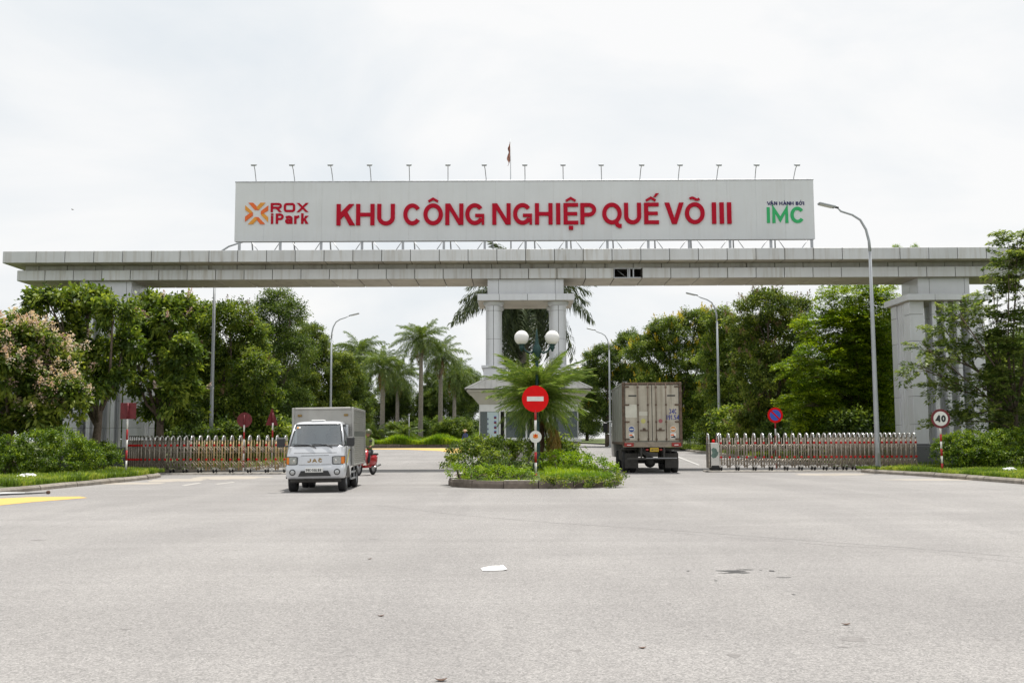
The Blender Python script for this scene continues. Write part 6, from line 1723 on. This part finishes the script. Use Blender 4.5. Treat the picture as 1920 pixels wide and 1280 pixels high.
tree('flowering_tree', 'spreading tree with lilac flower spikes between the pier and the lamp pole', 300, 40.9,
     [(288, 575, 42, 28), (322, 600, 44, 40), (345, 580, 30, 30), (300, 660, 38, 40), (340, 670, 40, 46), (325, 735, 50, 42), (262, 615, 30, 34), (248, 665, 26, 30), (262, 720, 24, 26), (300, 770, 40, 28), (345, 782, 40, 28)],
     'broad', 'leaf', 103, 2.2, 0.17, dens=0.95, blossoms=[('lilac', 0.12, dict(upmin=-0.2, h=0.38, per=60))], group=TG)
tree('broadleaf_tree', 'dense dark tree just behind the round sign back', 430, 49.5,
     [(375, 598, 40, 36), (385, 660, 40, 48), (385, 735, 44, 46), (395, 790, 44, 30), (432, 600, 48, 40), (470, 640, 46, 50), (420, 680, 58, 50), (478, 700, 46, 50), (440, 760, 60, 40), (500, 745, 30, 30), (430, 800, 60, 30), (490, 800, 50, 30)],
     'mid', 'leaf', 104, 2.0, 0.18, group=TG, blossoms=[('straw', 0.10, dict())])
tree('broadleaf_tree', 'tallest dark tree reaching up to the beam behind the gate', 520, 60,
     [(522, 562, 34, 22), (545, 590, 30, 32), (505, 590, 40, 32), (510, 640, 52, 45), (550, 665, 46, 50), (500, 715, 52, 50), (545, 760, 50, 40), (520, 800, 60, 30)],
     'fine', 'leafd', 105, 2.5, 0.2, group=TG)
tree('broadleaf_tree', 'broad dark tree beside the lamp behind the silver truck', 590, 79,
     [(580, 640, 44, 44), (600, 690, 55, 50), (550, 735, 60, 50), (642, 705, 34, 40), (622, 760, 50, 40), (575, 785, 60, 34), (630, 800, 50, 28)],
     'mid', 'leafo', 106, 2.5, 0.2, group=TG)
tree('broadleaf_tree', 'rounded tree at the edge of the palms behind the silver truck', 655, 86,
     [(640, 690, 30, 32), (662, 725, 26, 40), (635, 765, 38, 35), (675, 770, 26, 35)], 'mid', 'leafd', 107, 2.0, 0.18, group=TG)
# the far side of the road
tree('young_tree', 'open branched young tree leaning over the pier beside the clipped hedge', 1905, 38.3,
     [(1908, 450, 32, 36), (1940, 470, 40, 50), (1892, 495, 34, 34), (1935, 530, 48, 60), (1862, 548, 34, 22), (1835, 590, 40, 24), (1885, 600, 36, 30), (1768, 615, 34, 18), (1725, 690, 42, 18), (1790, 665, 46, 30), (1860, 655, 46, 40), (1925, 640, 46, 60), (1770, 725, 34, 22), (1840, 725, 56, 36), (1915, 720, 60, 60), (1835, 775, 56, 26), (1910, 790, 60, 36), (1800, 590, 30, 18), (1790, 790, 40, 22), (1740, 655, 30, 16)],
     'open', 'leafr', 201, 2.2, 0.10, dens=1.15, deep=0.7, inner=0.25, group=TG, twigs=6)
tree('feathery_tree', 'bright yellow green feathery tree beside the grey pier', 1610, 50.5,
     [(1605, 560, 66, 28), (1570, 620, 66, 40), (1645, 600, 44, 50), (1535, 690, 56, 44), (1610, 685, 70, 56), (1560, 755, 66, 48), (1655, 700, 34, 70), (1640, 770, 50, 40), (1515, 760, 40, 40), (1560, 805, 70, 28), (1640, 810, 50, 24), (1595, 620, 50, 50), (1590, 740, 60, 50)],
     'feather', 'leafb', 202, 2.5, 0.2, dens=1.1, inner=0.6, group=TG)
tree('flowering_tree', 'tall tree with faded reddish blossom above the no parking sign', 1450, 57,
     [(1440, 572, 58, 34), (1400, 620, 42, 44), (1470, 630, 58, 52), (1420, 695, 58, 58), (1488, 715, 46, 58), (1440, 775, 66, 40), (1500, 580, 30, 26), (1470, 810, 60, 24), (1405, 800, 50, 26)],
     'mid', 'leafo', 203, 2.4, 0.2, group=TG, blossoms=[('straw', 0.30, dict(upmin=-.2))])
tree('broadleaf_tree', 'tree directly behind the lamp pole by the gate drive box', 1360, 70.5,
     [(1350, 605, 36, 34), (1385, 650, 46, 48), (1345, 670, 46, 50), (1365, 745, 58, 54), (1395, 780, 50, 34), (1350, 800, 50, 26)], 'mid', 'leaf', 204, 2.2, 0.2, group=TG, blossoms=[('straw', 0.16, dict())])
tree('yellow_flower_tree', 'large tree dotted with yellow flower clusters behind the delivery truck', 1270, 78,
     [(1250, 622, 46, 32), (1305, 602, 40, 28), (1212, 660, 46, 44), (1278, 680, 54, 50), (1328, 650, 36, 48), (1222, 740, 50, 50), (1300, 755, 60, 50), (1262, 790, 60, 30)],
     'mid', 'leaf', 205, 2.6, 0.24, group=TG, blossoms=[('yellow', 0.17, dict(upmin=0.0, h=0.5, per=40, size=0.085))])
tree('yellow_flower_tree', 'smaller yellow flecked tree by the farthest street lamp', 1140, 92,
     [(1132, 672, 42, 30), (1180, 648, 36, 32), (1110, 720, 42, 45), (1165, 715, 48, 50), (1120, 775, 48, 40), (1190, 775, 48, 40)],
     'mid', 'leafd', 206, 2.6, 0.24, group=TG, blossoms=[('yellow', 0.08, dict(upmin=0.1, h=0.5, per=36, size=0.085))])

# trees farther back: four crowns shared by copies of differing size and turn
protos = []
for k, (st, lf) in enumerate((('mid', 'leafd'), ('mid', 'leaf'), ('fine', 'leafo'), ('fine', 'leafd'))):
    r = random.Random(300 + k)
    lobes = [(r.uniform(-1.6, 1.6), r.uniform(-1.6, 1.6), r.uniform(2.2, 7.2), r.uniform(1.4, 2.2), r.uniform(1.4, 2.2), r.uniform(1.1, 1.8)) for _ in range(9)]
    lobes = [(x * (1 if z < 5 else .55), y * (1 if z < 5 else .55), z, a, b, c) for x, y, z, a, b, c in lobes] + [(0, 0, 7.3, 1.3, 1.3, 1.2)]
    me, C, D = crown_mesh('crown', 310 + k, lobes + [(1.2, 0, 1.6, 1.5, 1.5, 1.2), (-1.2, .5, 1.5, 1.5, 1.5, 1.2), (0, -1.2, 1.5, 1.4, 1.4, 1.1)], st, M[lf], 0.75)
    protos.append((me, trunk_mesh('trunk', 320 + k, 2.4, lobes, 0.2, twigs=2)))
far = [  # x, y, size, turn, crown, label
    (-31, 44, .82, .3, 1, 'low tree beyond the pink blossom at the margin of the photo'), (-25.5, 47, .80, 1.1, 0, 'dark tree seen low behind the pink blossom tree'), (-22.5, 52, .86, 2.0, 2, 'olive tree filling the gap behind the tree side pier'),
    (-18.2, 50, .88, 2.7, 3, 'fine leaved tree behind the pier next to the lilac tree'), (-20.5, 62, 1.0, 0.5, 1, 'green tree in the second row behind the curved arm lamp'), (-24, 74, 1.1, 1.7, 0, 'big tree in the third row behind the tallest dark tree'),
    (-19.0, 78, 1.0, 2.2, 3, 'tree in the third row behind the broad dark tree'), (-21, 92, 1.0, 3.0, 2, 'far tree in line with the silver truck box'), (-28, 100, 1.1, .2, 1, 'far tree behind the row by the silver truck'),
    (-18.5, 118, 1.12, 1.4, 0, 'distant tree behind the first two royal palms'), (-13.8, 121, 1.1, .8, 3, 'distant dark tree between the royal palm trunks'), (-9.6, 119, 1.02, 2.6, 0, 'distant dark tree behind the rounded bush'),
    (-5.4, 121, 1.05, 1.9, 3, 'distant tree beside the booth roof edge'), (-1.5, 126, .95, 0.1, 1, 'distant tree straight behind the guard booth'), (3.0, 124, .95, 2.1, 0, 'distant tree seen past the booth towards the far lamp'),
    (8.5, 116, .95, 1.2, 3, 'far dark tree closing the road beside the delivery truck'), (14.5, 108, 1.0, 2.9, 2, 'far olive tree behind the delivery truck box'), (19.5, 96, 1.05, .9, 0, 'back row tree behind the yellow flowered tree'),
    (21.5, 80, 1.0, 2.4, 3, 'back row tree filling dark gaps behind the reddish tree'), (22.5, 66, 1.0, .6, 0, 'back row tree in shade behind the feathery tree'), (20.6, 55, .92, 1.8, 3, 'dark tree hidden in shade between feathery tree and pier'),
    (27.5, 58, .85, 2.8, 1, 'green tree seen through the slots of the pier'), (28.5, 47, .74, .4, 2, 'low olive tree beyond the open branched young tree'), (33, 62, 1.0, 1.0, 0, 'tree behind the clipped hedge at the margin of the photo'),
    (-40, 70, 1.1, 1.2, 0, 'distant tree at the margin far behind the pink blossom'), (-36, 84, 1.1, 0.7, 2, 'distant olive tree far behind the pier by the pink blossom'), (-31, 118, 1.1, 2.5, 3, 'distant tree far behind the tallest dark tree'), (-24.5, 120, 1.0, 0.9, 1, 'distant tree behind the palm by the truck'),
    (30, 78, 1.1, 0.7, 2, 'distant olive tree far behind the slotted pier'), (38, 74, 1.1, 1.9, 3, 'distant tree at the margin behind the young tree'), (26, 100, 1.1, 2.4, 1, 'distant tree far behind the reddish tree'), (-16.2, 60, .8, 1.4, 3, 'dark tree in the second row behind the round sign back'),
    (-17.5, 69, .9, 0.4, 0, 'dark tree in the third row left of the lamp behind the truck'), (17.2, 70, .8, 2.0, 0, 'shaded tree in the second row behind the drive box lamp'), (16.5, 88, .8, 1.0, 3, 'shaded far tree beyond the delivery truck'),
    (-33, 60, .95, 2.2, 3, 'fine leaved tree at the margin behind the pink blossom'), (18.5, 62.5, .8, 0.2, 3, 'shaded low tree behind the feathery one')]
for x, y, s, a, k, lab in far:
    t = thing('background_tree', lab, 'tree', (x, y, gz(y)), a, 'background trees')
    t.scale = (s, s, s * (0.94 + 0.1 * math.sin(x)))
    link('trunk', protos[k][1], t); link('crown', protos[k][0], t)

# bushes and undergrowth
def bush(name, label, x, y, lobes, leaf, seed, style='mid', dens=1.5, cat='bush', group=None, z=None, stems=True):
    z0 = gz(y) + 0.12 if z is None else z
    t = thing(name, label, cat, (x, y, z0), 0, group)
    me, C, D = crown_mesh('foliage', seed, lobes, style, M[leaf], dens, 0.55)
    link('foliage', me, t)
    if stems:
        r = random.Random(seed); mb = MB()
        for (a, b, c, rx, ry, rz) in lobes:
            mb.tube([(a * .6, b * .6, -0.15), (a * .8 + r.uniform(-.1, .1), b * .8, c * .5), (a, b, c)], [0.035, 0.025, 0.01], 5, cap=False)
        mb.build('stems', M['bark'], t, fixn=False)['kind'] = 'stuff'
    return t
STYLE['hedge'] = dict(dens=17.0, per=30, spread=0.055, L=0.066, W=0.042, inner=0.8, lumpy=0.07)
STYLE['shrub'] = dict(dens=12.0, per=36, spread=0.065, L=0.085, W=0.042, inner=0.7, lumpy=0.14)
STYLE['small'] = dict(dens=14.0, per=34, spread=0.05, L=0.055, W=0.030, inner=0.7, lumpy=0.12)
STYLE['cover'] = dict(dens=11.0, per=38, spread=0.06, L=0.065, W=0.04, inner=.65, lumpy=.14)
hx = at(105, 850, 33.4).x
bush('rounded_hedge', 'big rounded evergreen hedge under the pink blossom tree', hx, 32.8,
     [(-1.2, 0, .70, .75, .7, .70), (-.35, .1, .88, .75, .75, .72), (.45, 0, .86, .75, .75, .72), (1.15, .1, .62, .6, .6, .60), (-1.9, .1, .58, .6, .6, .6), (-.8, -.45, .45, .6, .5, .45), (.6, -.4, .45, .6, .5, .45)], 'hedge', 401, 'hedge', 1.25, 'hedge')
bush('clipped_shrub', 'darker clipped shrub at the end of the rounded hedge near the plinth', at(186, 850, 35.6).x, 35.8, [(-.35, 0, .5, .5, .5, .5), (.2, 0, .55, .5, .5, .5)], 'hedge', 402, 'hedge', 1.2, 'hedge')
bush('rounded_hedge', 'low dark hedge at the margin of the photo under the pink blossom', at(-20, 850, 33).x, 33.2, [(-.6, 0, .5, .8, .7, .6), (.3, 0, .5, .8, .7, .6), (-1.6, .2, .6, .8, .7, .6)], 'hedge', 403, 'hedge', 1.2, 'hedge')
for k, (px, w, lab) in enumerate(((1812, 1.0, 'nearer end of the clipped hedge beside the speed limit sign'), (1890, 1.15, 'taller clipped hedge block running out of the photo'))):
    x = at(px, 850, 35.9 - k * .5).x
    bush('clipped_hedge', lab, x, 36.2 - k * .5, [(-.5 * w, 0, .62, .55, .7, .66), (0, .1, .72 + .1 * k, .62, .75, .68), (.55 * w, 0, .70 + .1 * k, .6, .7, .68), (.2, -.5, .42, .7, .45, .42), (-.4, -.45, .4, .5, .4, .4)] + ([(1.2, 0, .7, .7, .7, .65)] if k else []), 'hedge', 410 + k, 'hedge', 1.3, 'hedge')
under = [(-14.0, 46, 'understorey bush behind the gold lit gate beside the pier'), (-12.6, 49, 'bright understorey bush behind the gold lit gate'), (-13.6, 56, 'leafy bush by the curved arm lamp'), (-14.5, 66, 'dark bush between two street lamps'),
         (-15.5, 74, 'bush in the shade behind the silver truck'), (16.5, 48.5, 'dark bush beside the pier plinth behind the gate'), (14.8, 54, 'shady bush under the reddish tree'), (14.6, 62, 'low bush by the lamp behind the drive box'),
         (14.5, 72, 'low bush below the yellow flowered tree'), (13.6, 84, 'roadside bush beyond the delivery truck'), (11.5, 98, 'far roadside bush on the bend'), (-16.5, 40.5, 'leafy bush at the foot of the pier behind the square sign'), (-20.5, 37.5, 'leafy bush in the gap behind the rounded hedge'), (20.8, 36.5, 'leafy bush with small red flowers behind the clipped hedge'),
         (17.6, 38.6, 'light green sapling beside the speed limit sign'), (-16.5, 108, 'dark bush between the first royal palms'), (-12.2, 109, 'dark bush behind the short orange palm'), (-8.6, 110, 'dark bush behind the tallest royal palm'), (-5.2, 108, 'dark bush by the rounded bush on the bank'), (-24.5, 39.5, 'bush behind the pink blossom at the photo margin'), (24, 40, 'bush at the margin behind the clipped hedge')]
bush_data = []
for k in range(3):
    r = random.Random(500 + k)
    lobes = [(r.uniform(-.9, .9), r.uniform(-.8, .8), r.uniform(.45, 1.5), r.uniform(.5, .8), r.uniform(.5, .8), r.uniform(.45, .7)) for _ in range(7)]
    bush_data.append(crown_mesh('foliage', 510 + k, lobes, 'mid', M[('leafd', 'leaf', 'leafd')[k]], 0.9)[0])
for i, (x, y, lab) in enumerate(under):
    t = thing('understorey_bush', lab, 'bush', (x, y, gz(y) + .1), i * 1.3, 'understorey bushes')
    s = 1.05 + 0.5 * ((i * 37) % 10) / 10
    if 'sapling' in lab or 'foot of the pier' in lab: s = 0.6
    t.scale = (s, s, s)
    link('foliage', bush_data[i % 3], t)
# rounded bush on the far bank
bush('rounded_bush', 'large round clipped bush on the planted bank beyond the island', at(848, 815, 95).x, 95.5, [(0, 0, 1.0, 1.9, 1.6, 1.35), (-.9, -.2, .7, 1.3, 1.2, 1.0), (1.1, 0, .7, 1.3, 1.2, .9)], 'leaf', 420, 'mid', 1.3, 'bush', z=gz(95) + .35)

# ------------------------------------------------------------------ palms
def frond_mesh(name, seed, L, droop, leaflet, m, pairs=46, plumose=0.5, width=0.045, hang=0.5, stem=0.12, tipfall=0.0):
    """One feather leaf: arched midrib along +x and rows of narrow drooping leaflets."""
    rng = np.random.default_rng(seed)
    P = lambda t: np.stack([L * (t - 0.18 * droop * t ** 2), 0 * t, L * (0.30 * t - droop * t ** 2.2)], -1)
    n = pairs * 2
    t = np.repeat(np.linspace(stem, 0.995, pairs), 2); s = np.tile([-1.0, 1.0], pairs)
    p = P(t); dt = P(t + 0.01) - p; dt = nrm(dt)
    ln = leaflet * (0.35 + 0.65 * np.sin(np.clip((t - stem) / (1 - stem) * 0.86 + 0.12, 0, 1) * np.pi)) * rng.uniform(.85, 1.12, n)
    side = np.tile(np.array([0, 1.0, 0]), (n, 1)) * s[:, None]
    upv = nrm(np.cross(dt, np.array([0, 1.0, 0]))); upv *= np.sign(upv[:, 2:3] + 1e-6)
    d1 = nrm(side * 0.85 + dt * 0.55 + upv * (rng.uniform(-1, 1, n) * plumose)[:, None])
    mid = p + d1 * (ln * 0.5)[:, None] - np.array([0, 0, 1.0]) * (ln * 0.10 * hang)[:, None]
    d2 = nrm(d1 * (1 - .5 * hang) + np.array([0, 0, -1.0]) * (0.75 * hang)); tip = mid + d2 * (ln * 0.5)[:, None]
    w = nrm(np.cross(d1, np.array([0, 0, 1.0]))) * width * .5
    w = w + rng.normal(0, .3, (n, 3)) * width * .3
    V = np.concatenate([np.stack([p - w * .5, p + w * .5, mid + w, mid - w], 1), np.stack([mid - w, mid + w, tip + w * .12, tip - w * .12], 1)], 0)
    rr = rng.random(n); var = np.stack([np.tile(rr, 2), np.tile(rng.random(n), 2)], 1)
    # midrib as a three sided strip
    tt = np.linspace(0, 1, 9); q = P(tt); rw = 0.032 * (1.05 - tt) + .004
    a = q + np.stack([0 * tt, rw, 0 * tt], 1); b = q - np.stack([0 * tt, rw, 0 * tt], 1); c = q + np.stack([0 * tt, 0 * tt, -rw * 1.2], 1)
    ribs = []
    for u, v in ((a, b), (b, c), (c, a)): ribs.append(np.stack([u[:-1], v[:-1], v[1:], u[1:]], 1))
    R_ = np.concatenate(ribs, 0); V = np.concatenate([V, R_], 0)
    var = np.concatenate([var, np.full((len(R_), 2), 0.85)], 0)
    return np_quads(name, V, var, m)

def palm(name, label, x, y, h, fronds, spec, trunk_r=(0.26, 0.20), shaft=True, z=None, cat='palm', group=None, seed=1, bark='palmbark'):
    """spec: list of (mesh list, count, elevation deg, jitter, scale)."""
    r = random.Random(seed); z0 = gz(y) + 0.1 if z is None else z
    t = thing(name, label, cat, (x, y, z0), 0, group)
    mb = MB(); pts, rs = [], []
    n = 14
    for k in range(n + 1):
        u = k / n; pts.append((0.05 * math.sin(u * 2), 0, -0.3 + (h + .3) * u)); rs.append(trunk_r[0] + (trunk_r[1] - trunk_r[0]) * u + 0.03 * math.sin(u * math.pi) + (0.012 if k % 2 else 0) + (0.08 * (1 - u * 4) if u < .25 else 0))
    mb.tube(pts, rs, 14); mb.build('trunk', M[bark], t)
    top = Vector((pts[-1][0], 0, h))
    if shaft:
        MB().lathe([(trunk_r[1] * 1.02, -.02), (trunk_r[1] * 1.15, .15), (trunk_r[1] * .95, .7), (trunk_r[1] * .55, 1.15), (.05, 1.35)], 14, top).build('crownshaft', M['shaft'], t)
        top = top + Vector((0, 0, 1.1))
    a0 = r.uniform(0, 6)
    for meshes, cnt, el, jit, sc in spec:
        for k in range(cnt):
            az = a0 + 2 * math.pi * k / cnt + r.uniform(-.25, .25); a0 += 0.37
            e = math.radians(el + r.uniform(-jit, jit))
            o = link('frond', r.choice(meshes), t, top + Vector((0, 0, r.uniform(-.12, .08))))
            o.rotation_euler = (Matrix.Rotation(az, 3, 'Z') @ Matrix.Rotation(-e, 3, 'Y') @ Matrix.Rotation(r.uniform(-.4, .4), 3, 'X')).to_euler()
            s = sc * r.uniform(.88, 1.08); o.scale = (s, s, s)
    return t
FR = [frond_mesh('frond', 600 + k, 3.5, 0.60 + .14 * k, 0.70, M['frond'], 66, 0.95, 0.045, 0.85) for k in range(3)]
FRD = [frond_mesh('frond', 610 + k, 4.5, 0.62 + .14 * k, 1.0, M['frondd'], 84, 0.8, 0.06, 1.15) for k in range(3)]
FRY = [frond_mesh('frond', 620, 2.6, 0.8, 0.5, M['frondy'], 36, 0.9, 0.05, 1.0), frond_mesh('frond', 621, 2.4, 0.95, 0.45, M['fibre_leaf'] if 'fibre_leaf' in M else M['straw'], 34, 0.9, 0.05, 1.2)]
RG = 'royal palms on the planted bank'
royal = [(FR, 6, 68, 10, .82), (FR, 9, 40, 10, .9), (FR, 10, 12, 12, .9), (FR, 9, -16, 10, .86), (FR, 6, -40, 10, .8), (FRY, 4, -55, 10, .9)]
for px, Y, top_y, lab, sd in ((716, 96, 690, 'shorter royal palm nearest the silver truck', 1), (672, 104, 664, 'royal palm partly hidden behind the silver truck', 2), (788, 98, 640, 'tallest royal palm of the row on the bank', 3), (825, 101, 668, 'royal palm beside the tallest, nearest the booth', 4), (744, 117, 706, 'more distant royal palm between the shorter and the tallest one', 5), (851, 116, 706, 'more distant royal palm showing above the rounded bush', 6), (655, 114, 690, 'distant royal palm just above the truck box', 7)):
    p = at(px, 810, Y); hz = at(px, top_y, Y).z - gz(Y) - .3 - 1.1
    palm('royal_palm', lab, p.x, Y, hz, None, royal, (0.21, 0.16), True, gz(Y) + .3, 'palm', RG, sd)
p = at(979, 700, 53)
palm('royal_palm', 'huge royal palm with hanging dark fronds behind the middle pier', p.x, 52, 7.3, None, [(FRD, 5, 72, 8, .80), (FRD, 8, 46, 8, .88), (FRD, 9, 20, 10, .86), (FRD, 10, -8, 10, .86), (FRD, 9, -34, 10, .9), (FRD, 8, -58, 8, .9)], (0.33, 0.26), True, 0.2, 'palm', None, 9)
# short palms on the bank
SP = [frond_mesh('frond', 630 + k, 1.9, 0.55, 0.42, M['frond'], 34, .4, 0.05, .5) for k in range(2)]
palm('short_palm', 'short palm with orange lower fronds on the bank', at(757, 810, 93).x, 93, 0.7, None, [(SP, 6, 66, 8, .9), (SP, 9, 34, 8, 1.0), (SP, 8, 6, 10, .95), (FRY[:1], 8, -28, 10, .62)], (0.3, 0.28), False, gz(93) + .35, 'palm', None, 11, 'fibre')
palm('short_palm', 'short green palm beside the truck box on the bank', at(703, 810, 93).x, 93.5, 0.5, None, [(SP, 6, 66, 8, 1.0), (SP, 9, 30, 8, 1.05), (SP, 7, 0, 10, .95)], (0.25, 0.25), False, gz(93) + .35, 'palm', None, 12, 'fibre')
# date palm on the island
DP = [frond_mesh('frond', 640 + k, 1.70, 0.80 + .16 * k, 0.42, M['frondp'], 84, .34, 0.017, .85, .14) for k in range(3)]
DY = [frond_mesh('frond', 650, 1.25, 0.9, 0.30, M['frondy'], 44, .3, 0.016, .8)]
dp = palm('date_palm', 'lush fine leaved date palm behind the no entry sign on the island', at(1012, 800, 30.9).x - .04, 31.3, 1.80, None,
     [(DP, 14, 84, 6, 1.18), (DP, 24, 72, 7, 1.08), (DP, 26, 58, 8, .92), (DP, 20, 40, 9, .78), (DP, 18, 14, 9, .68), (DP, 14, -14, 8, .64)], (0.10, 0.12), False, 0.36, 'palm', None, 15, 'fibre')
r = random.Random(3)
for k in range(9):
    o = link('dying_frond', DY[0], dp, (0, 0, 1.5))
    az = math.radians(-38 + 9 * k)
    o.rotation_euler = (Matrix.Rotation(az, 3, 'Z') @ Matrix.Rotation(math.radians(20 + 8 * (k % 3)), 3, 'Y')).to_euler()
for k in range(26):
    az = r.uniform(0, 6.28); z = 0.85 + r.random() * .7
    MB().tube([(0.10 * math.cos(az), 0.10 * math.sin(az), z), (0.22 * math.cos(az), 0.22 * math.sin(az), z + .05), (0.27 * math.cos(az), 0.27 * math.sin(az), z - .28)], [.03, .022, .006], 5).build('leaf_base', M['fibre'], dp)

# ------------------------------------------------------------------ planting on the island
IL = lambda px, py, Y: at(px, py, Y)
def isl_bush(name, label, spec, leaf, seed, style, dens, Y, z=0.2, cat='bush'):
    x0 = at(spec[0][0], 850, Y).x
    r = random.Random(seed); lobes = []
    for px, py, a, b, dy in spec:
        p = at(px, py, Y + dy); k = (Y + dy) / F_PX
        lobes.append((p.x - x0, dy, max(p.z - z, .12), a * k, max(a * k * .7, .3), b * k))
    return bush(name, label, x0, Y, lobes, leaf, seed, style, dens, cat, None, z)
isl_bush('leafy_shrub', 'large spreading leafy shrub filling the truck side of the island', [(870, 850, 36, 26, 0), (905, 842, 38, 26, .4), (945, 848, 36, 26, .3), (975, 850, 24, 24, .6), (858, 868, 26, 18, -.4), (920, 862, 40, 20, -.5), (895, 835, 30, 16, 1.6), (940, 835, 34, 14, 2.2), (985, 838, 26, 16, 2.6)], 'leaf', 701, 'shrub', 1.2, 29.2)
isl_bush('clipped_border', 'low clipped yellow green border along the island kerb', [(860, 884, 20, 17, .25), (884, 886, 22, 16, .05), (910, 887, 22, 16, -.05), (933, 887, 20, 15, -.1), (952, 886, 14, 12, .1)], 'hedgey', 702, 'small', 1.25, 27.55, 0.17, 'hedge')
isl_bush('clipped_border', 'small clipped tuft next to the no entry pole', [(966, 888, 20, 14, 0), (984, 888, 16, 11, .1)], 'hedgey', 703, 'small', 1.25, 27.35, 0.17, 'hedge')
isl_bush('reddish_shrub', 'sparse reddish twiggy shrub between the border and the leafy shrub', [(930, 875, 22, 14, 0), (955, 873, 22, 14, .2), (980, 872, 14, 16, .1)], 'leafd', 704, 'cover', .45, 28.0, 0.2)
isl_bush('ground_cover_mound', 'bright spreading ground cover on the truck lane side of the island', [(1040, 866, 34, 20, .6), (1075, 869, 36, 20, .5), (1110, 872, 34, 19, .4), (1137, 881, 26, 17, .2), (1060, 858, 34, 14, 1.6), (1100, 864, 34, 12, 1.6)], 'hedgey', 705, 'cover', .85, 29.0, 0.2)
isl_bush('leafy_shrub', 'loose shrub at the foot of the booth beside the date palm', [(1045, 838, 22, 18, 0), (1060, 845, 20, 14, -.4), (1030, 842, 20, 16, .3)], 'leaf', 706, 'mid', 1.0, 32.5, 0.3)
isl_bush('trailing_creeper', 'creeper trailing over the island kerb below the ground cover', [(1020, 902, 30, 7, 0), (1060, 904, 32, 7, -.05), (1100, 904, 32, 7, -.02), (1140, 901, 26, 7, .2), (1163, 896, 14, 8, .6)], 'leafo', 707, 'cover', 1.0, 26.75, 0.05, 'creeper')

# ------------------------------------------------------------------ grass
def grass(name, label, pts, hts, m, seed, bend=0.5, width=0.012):
    """Blades as two-quad strips at the given roots."""
    rng = np.random.default_rng(seed); n = len(pts)
    az = rng.uniform(0, 2 * np.pi, n); h = hts * rng.uniform(.5, 1.25, n)
    d = np.stack([np.cos(az), np.sin(az), 0 * az], 1); s = np.stack([-np.sin(az), np.cos(az), 0 * az], 1)
    b = (rng.uniform(.1, 1, n) * bend)[:, None]; hh = h[:, None]; w = width * rng.uniform(.6, 1.4, n)[:, None]
    up = np.array([0, 0, 1.0])
    m1 = pts + up * hh * .6 + d * hh * b * .35; t = pts + up * hh * (1 - .25 * b) + d * hh * b
    V = np.concatenate([np.stack([pts - s * w, pts + s * w, m1 + s * w * .8, m1 - s * w * .8], 1), np.stack([m1 - s * w * .8, m1 + s * w * .8, t + s * w * .1, t - s * w * .1], 1)], 0)
    rr = rng.random(n); gg = 0.5 + 0.5 * np.sin(pts[:, 0] * 2.1 + np.sin(pts[:, 1] * 1.7) * 2)
    var = np.stack([np.tile(rr, 2), np.tile(gg, 2)], 1)
    o = link(name, np_quads(name, V, var, m))
    return tag(o, label, 'grass', kind='stuff')
rng = np.random.default_rng(77)
def interp_x(path, ys):
    p = sorted(smooth_path(path, 2), key=lambda q: q[1]); return np.interp(ys, [q[1] for q in p], [q[0] for q in p])
def verge_grass(path, sg, y0, y1, depth, n, h, name, label, seed, zb=0.14, m='grass'):
    ys = rng.uniform(y0, y1, n); xe = interp_x(path, ys)
    dist = rng.random(n) ** 1.3 * depth
    xs = xe + sg * (0.2 + dist)
    clump = 0.55 + 0.45 * np.sin(xs * 1.9 + 1.3) * np.sin(ys * 1.3) + 0.3 * np.sin(xs * 5.1) * np.sin(ys * 4.3)
    keep = clump + rng.random(n) * .8 > 0.35
    pts = np.stack([xs, ys, np.full(n, zb) + np.array([gz(y) for y in ys])], 1)[keep]
    return grass(name, label, pts, h * (0.55 + .6 * clump[keep].clip(0, 1.2)), M[m], seed)
verge_grass(LV[3:-2], -1, 26, 37.6, 6.5, 42000, 0.20, 'grass', 'rough green grass on the verge below the rounded hedge', 81)
verge_grass(RV[2:-2], 1, 26, 38.0, 6.5, 38000, 0.15, 'grass', 'short green grass on the verge around the speed limit sign', 82)
verge_grass(LB[2:], -1, 42, 75, 4, 16000, 0.22, 'grass', 'grass under the trees behind the gold lit gate', 83)
verge_grass(RB[2:], 1, 42.5, 100, 3.5, 20000, 0.22, 'grass', 'grass under the trees behind the stainless gate', 84)
n = 26000; xs = rng.uniform(-14.6, -2.4, n); ys = 90.4 + rng.random(n) ** 1.6 * 9
pts = np.stack([xs, ys, np.array([gz(y) for y in ys]) + 0.3 + 0.03 * (ys - 90.4)], 1)
grass('grass', 'tall bright green grass along the planted bank under the palms', pts, 0.75 * (0.8 + 0.3 * np.sin(xs * 1.7)), M['hedgey'], 85, .6, 0.03)
n = 30000; xs = IX + rng.uniform(-1, 1, n) * (IRX - .2); ys = IY - IRY + .15 + rng.random(n) ** 1.5 * 9
inside = np.where(ys < IY, (np.abs((xs - IX) / (IRX - .15)) ** 2.6 + np.abs((ys - IY) / (IRY - .12)) ** 2.6) < 1, True) & ((xs > 0.75) | (rng.random(n) < .12))
pts = np.stack([xs, ys, np.array([island_h(a, b) for a, b in zip(xs, ys)]) - .01], 1)[inside]
grass('grass', 'bright grass between the shrubs on the island', pts, 0.06 + 0.11 * (pts[:, 0] > 0.9) , M['hedgey'], 86, .8, 0.008)
# weeds on the gantry roof
for px, lab in ((1680, 'small weed sprouting on the gantry roof near the tall lamp'), (1715, 'second small weed on the gantry roof towards the pier')):
    p = at(px, 458, 43.4)
    bush('weed', lab, p.x, 43.4, [(0, 0, .12, .14, .12, .13), (.12, 0, .08, .1, .1, .08)], 'hedgey', 900 + px, 'small', .5, 'weed', None, 9.34)
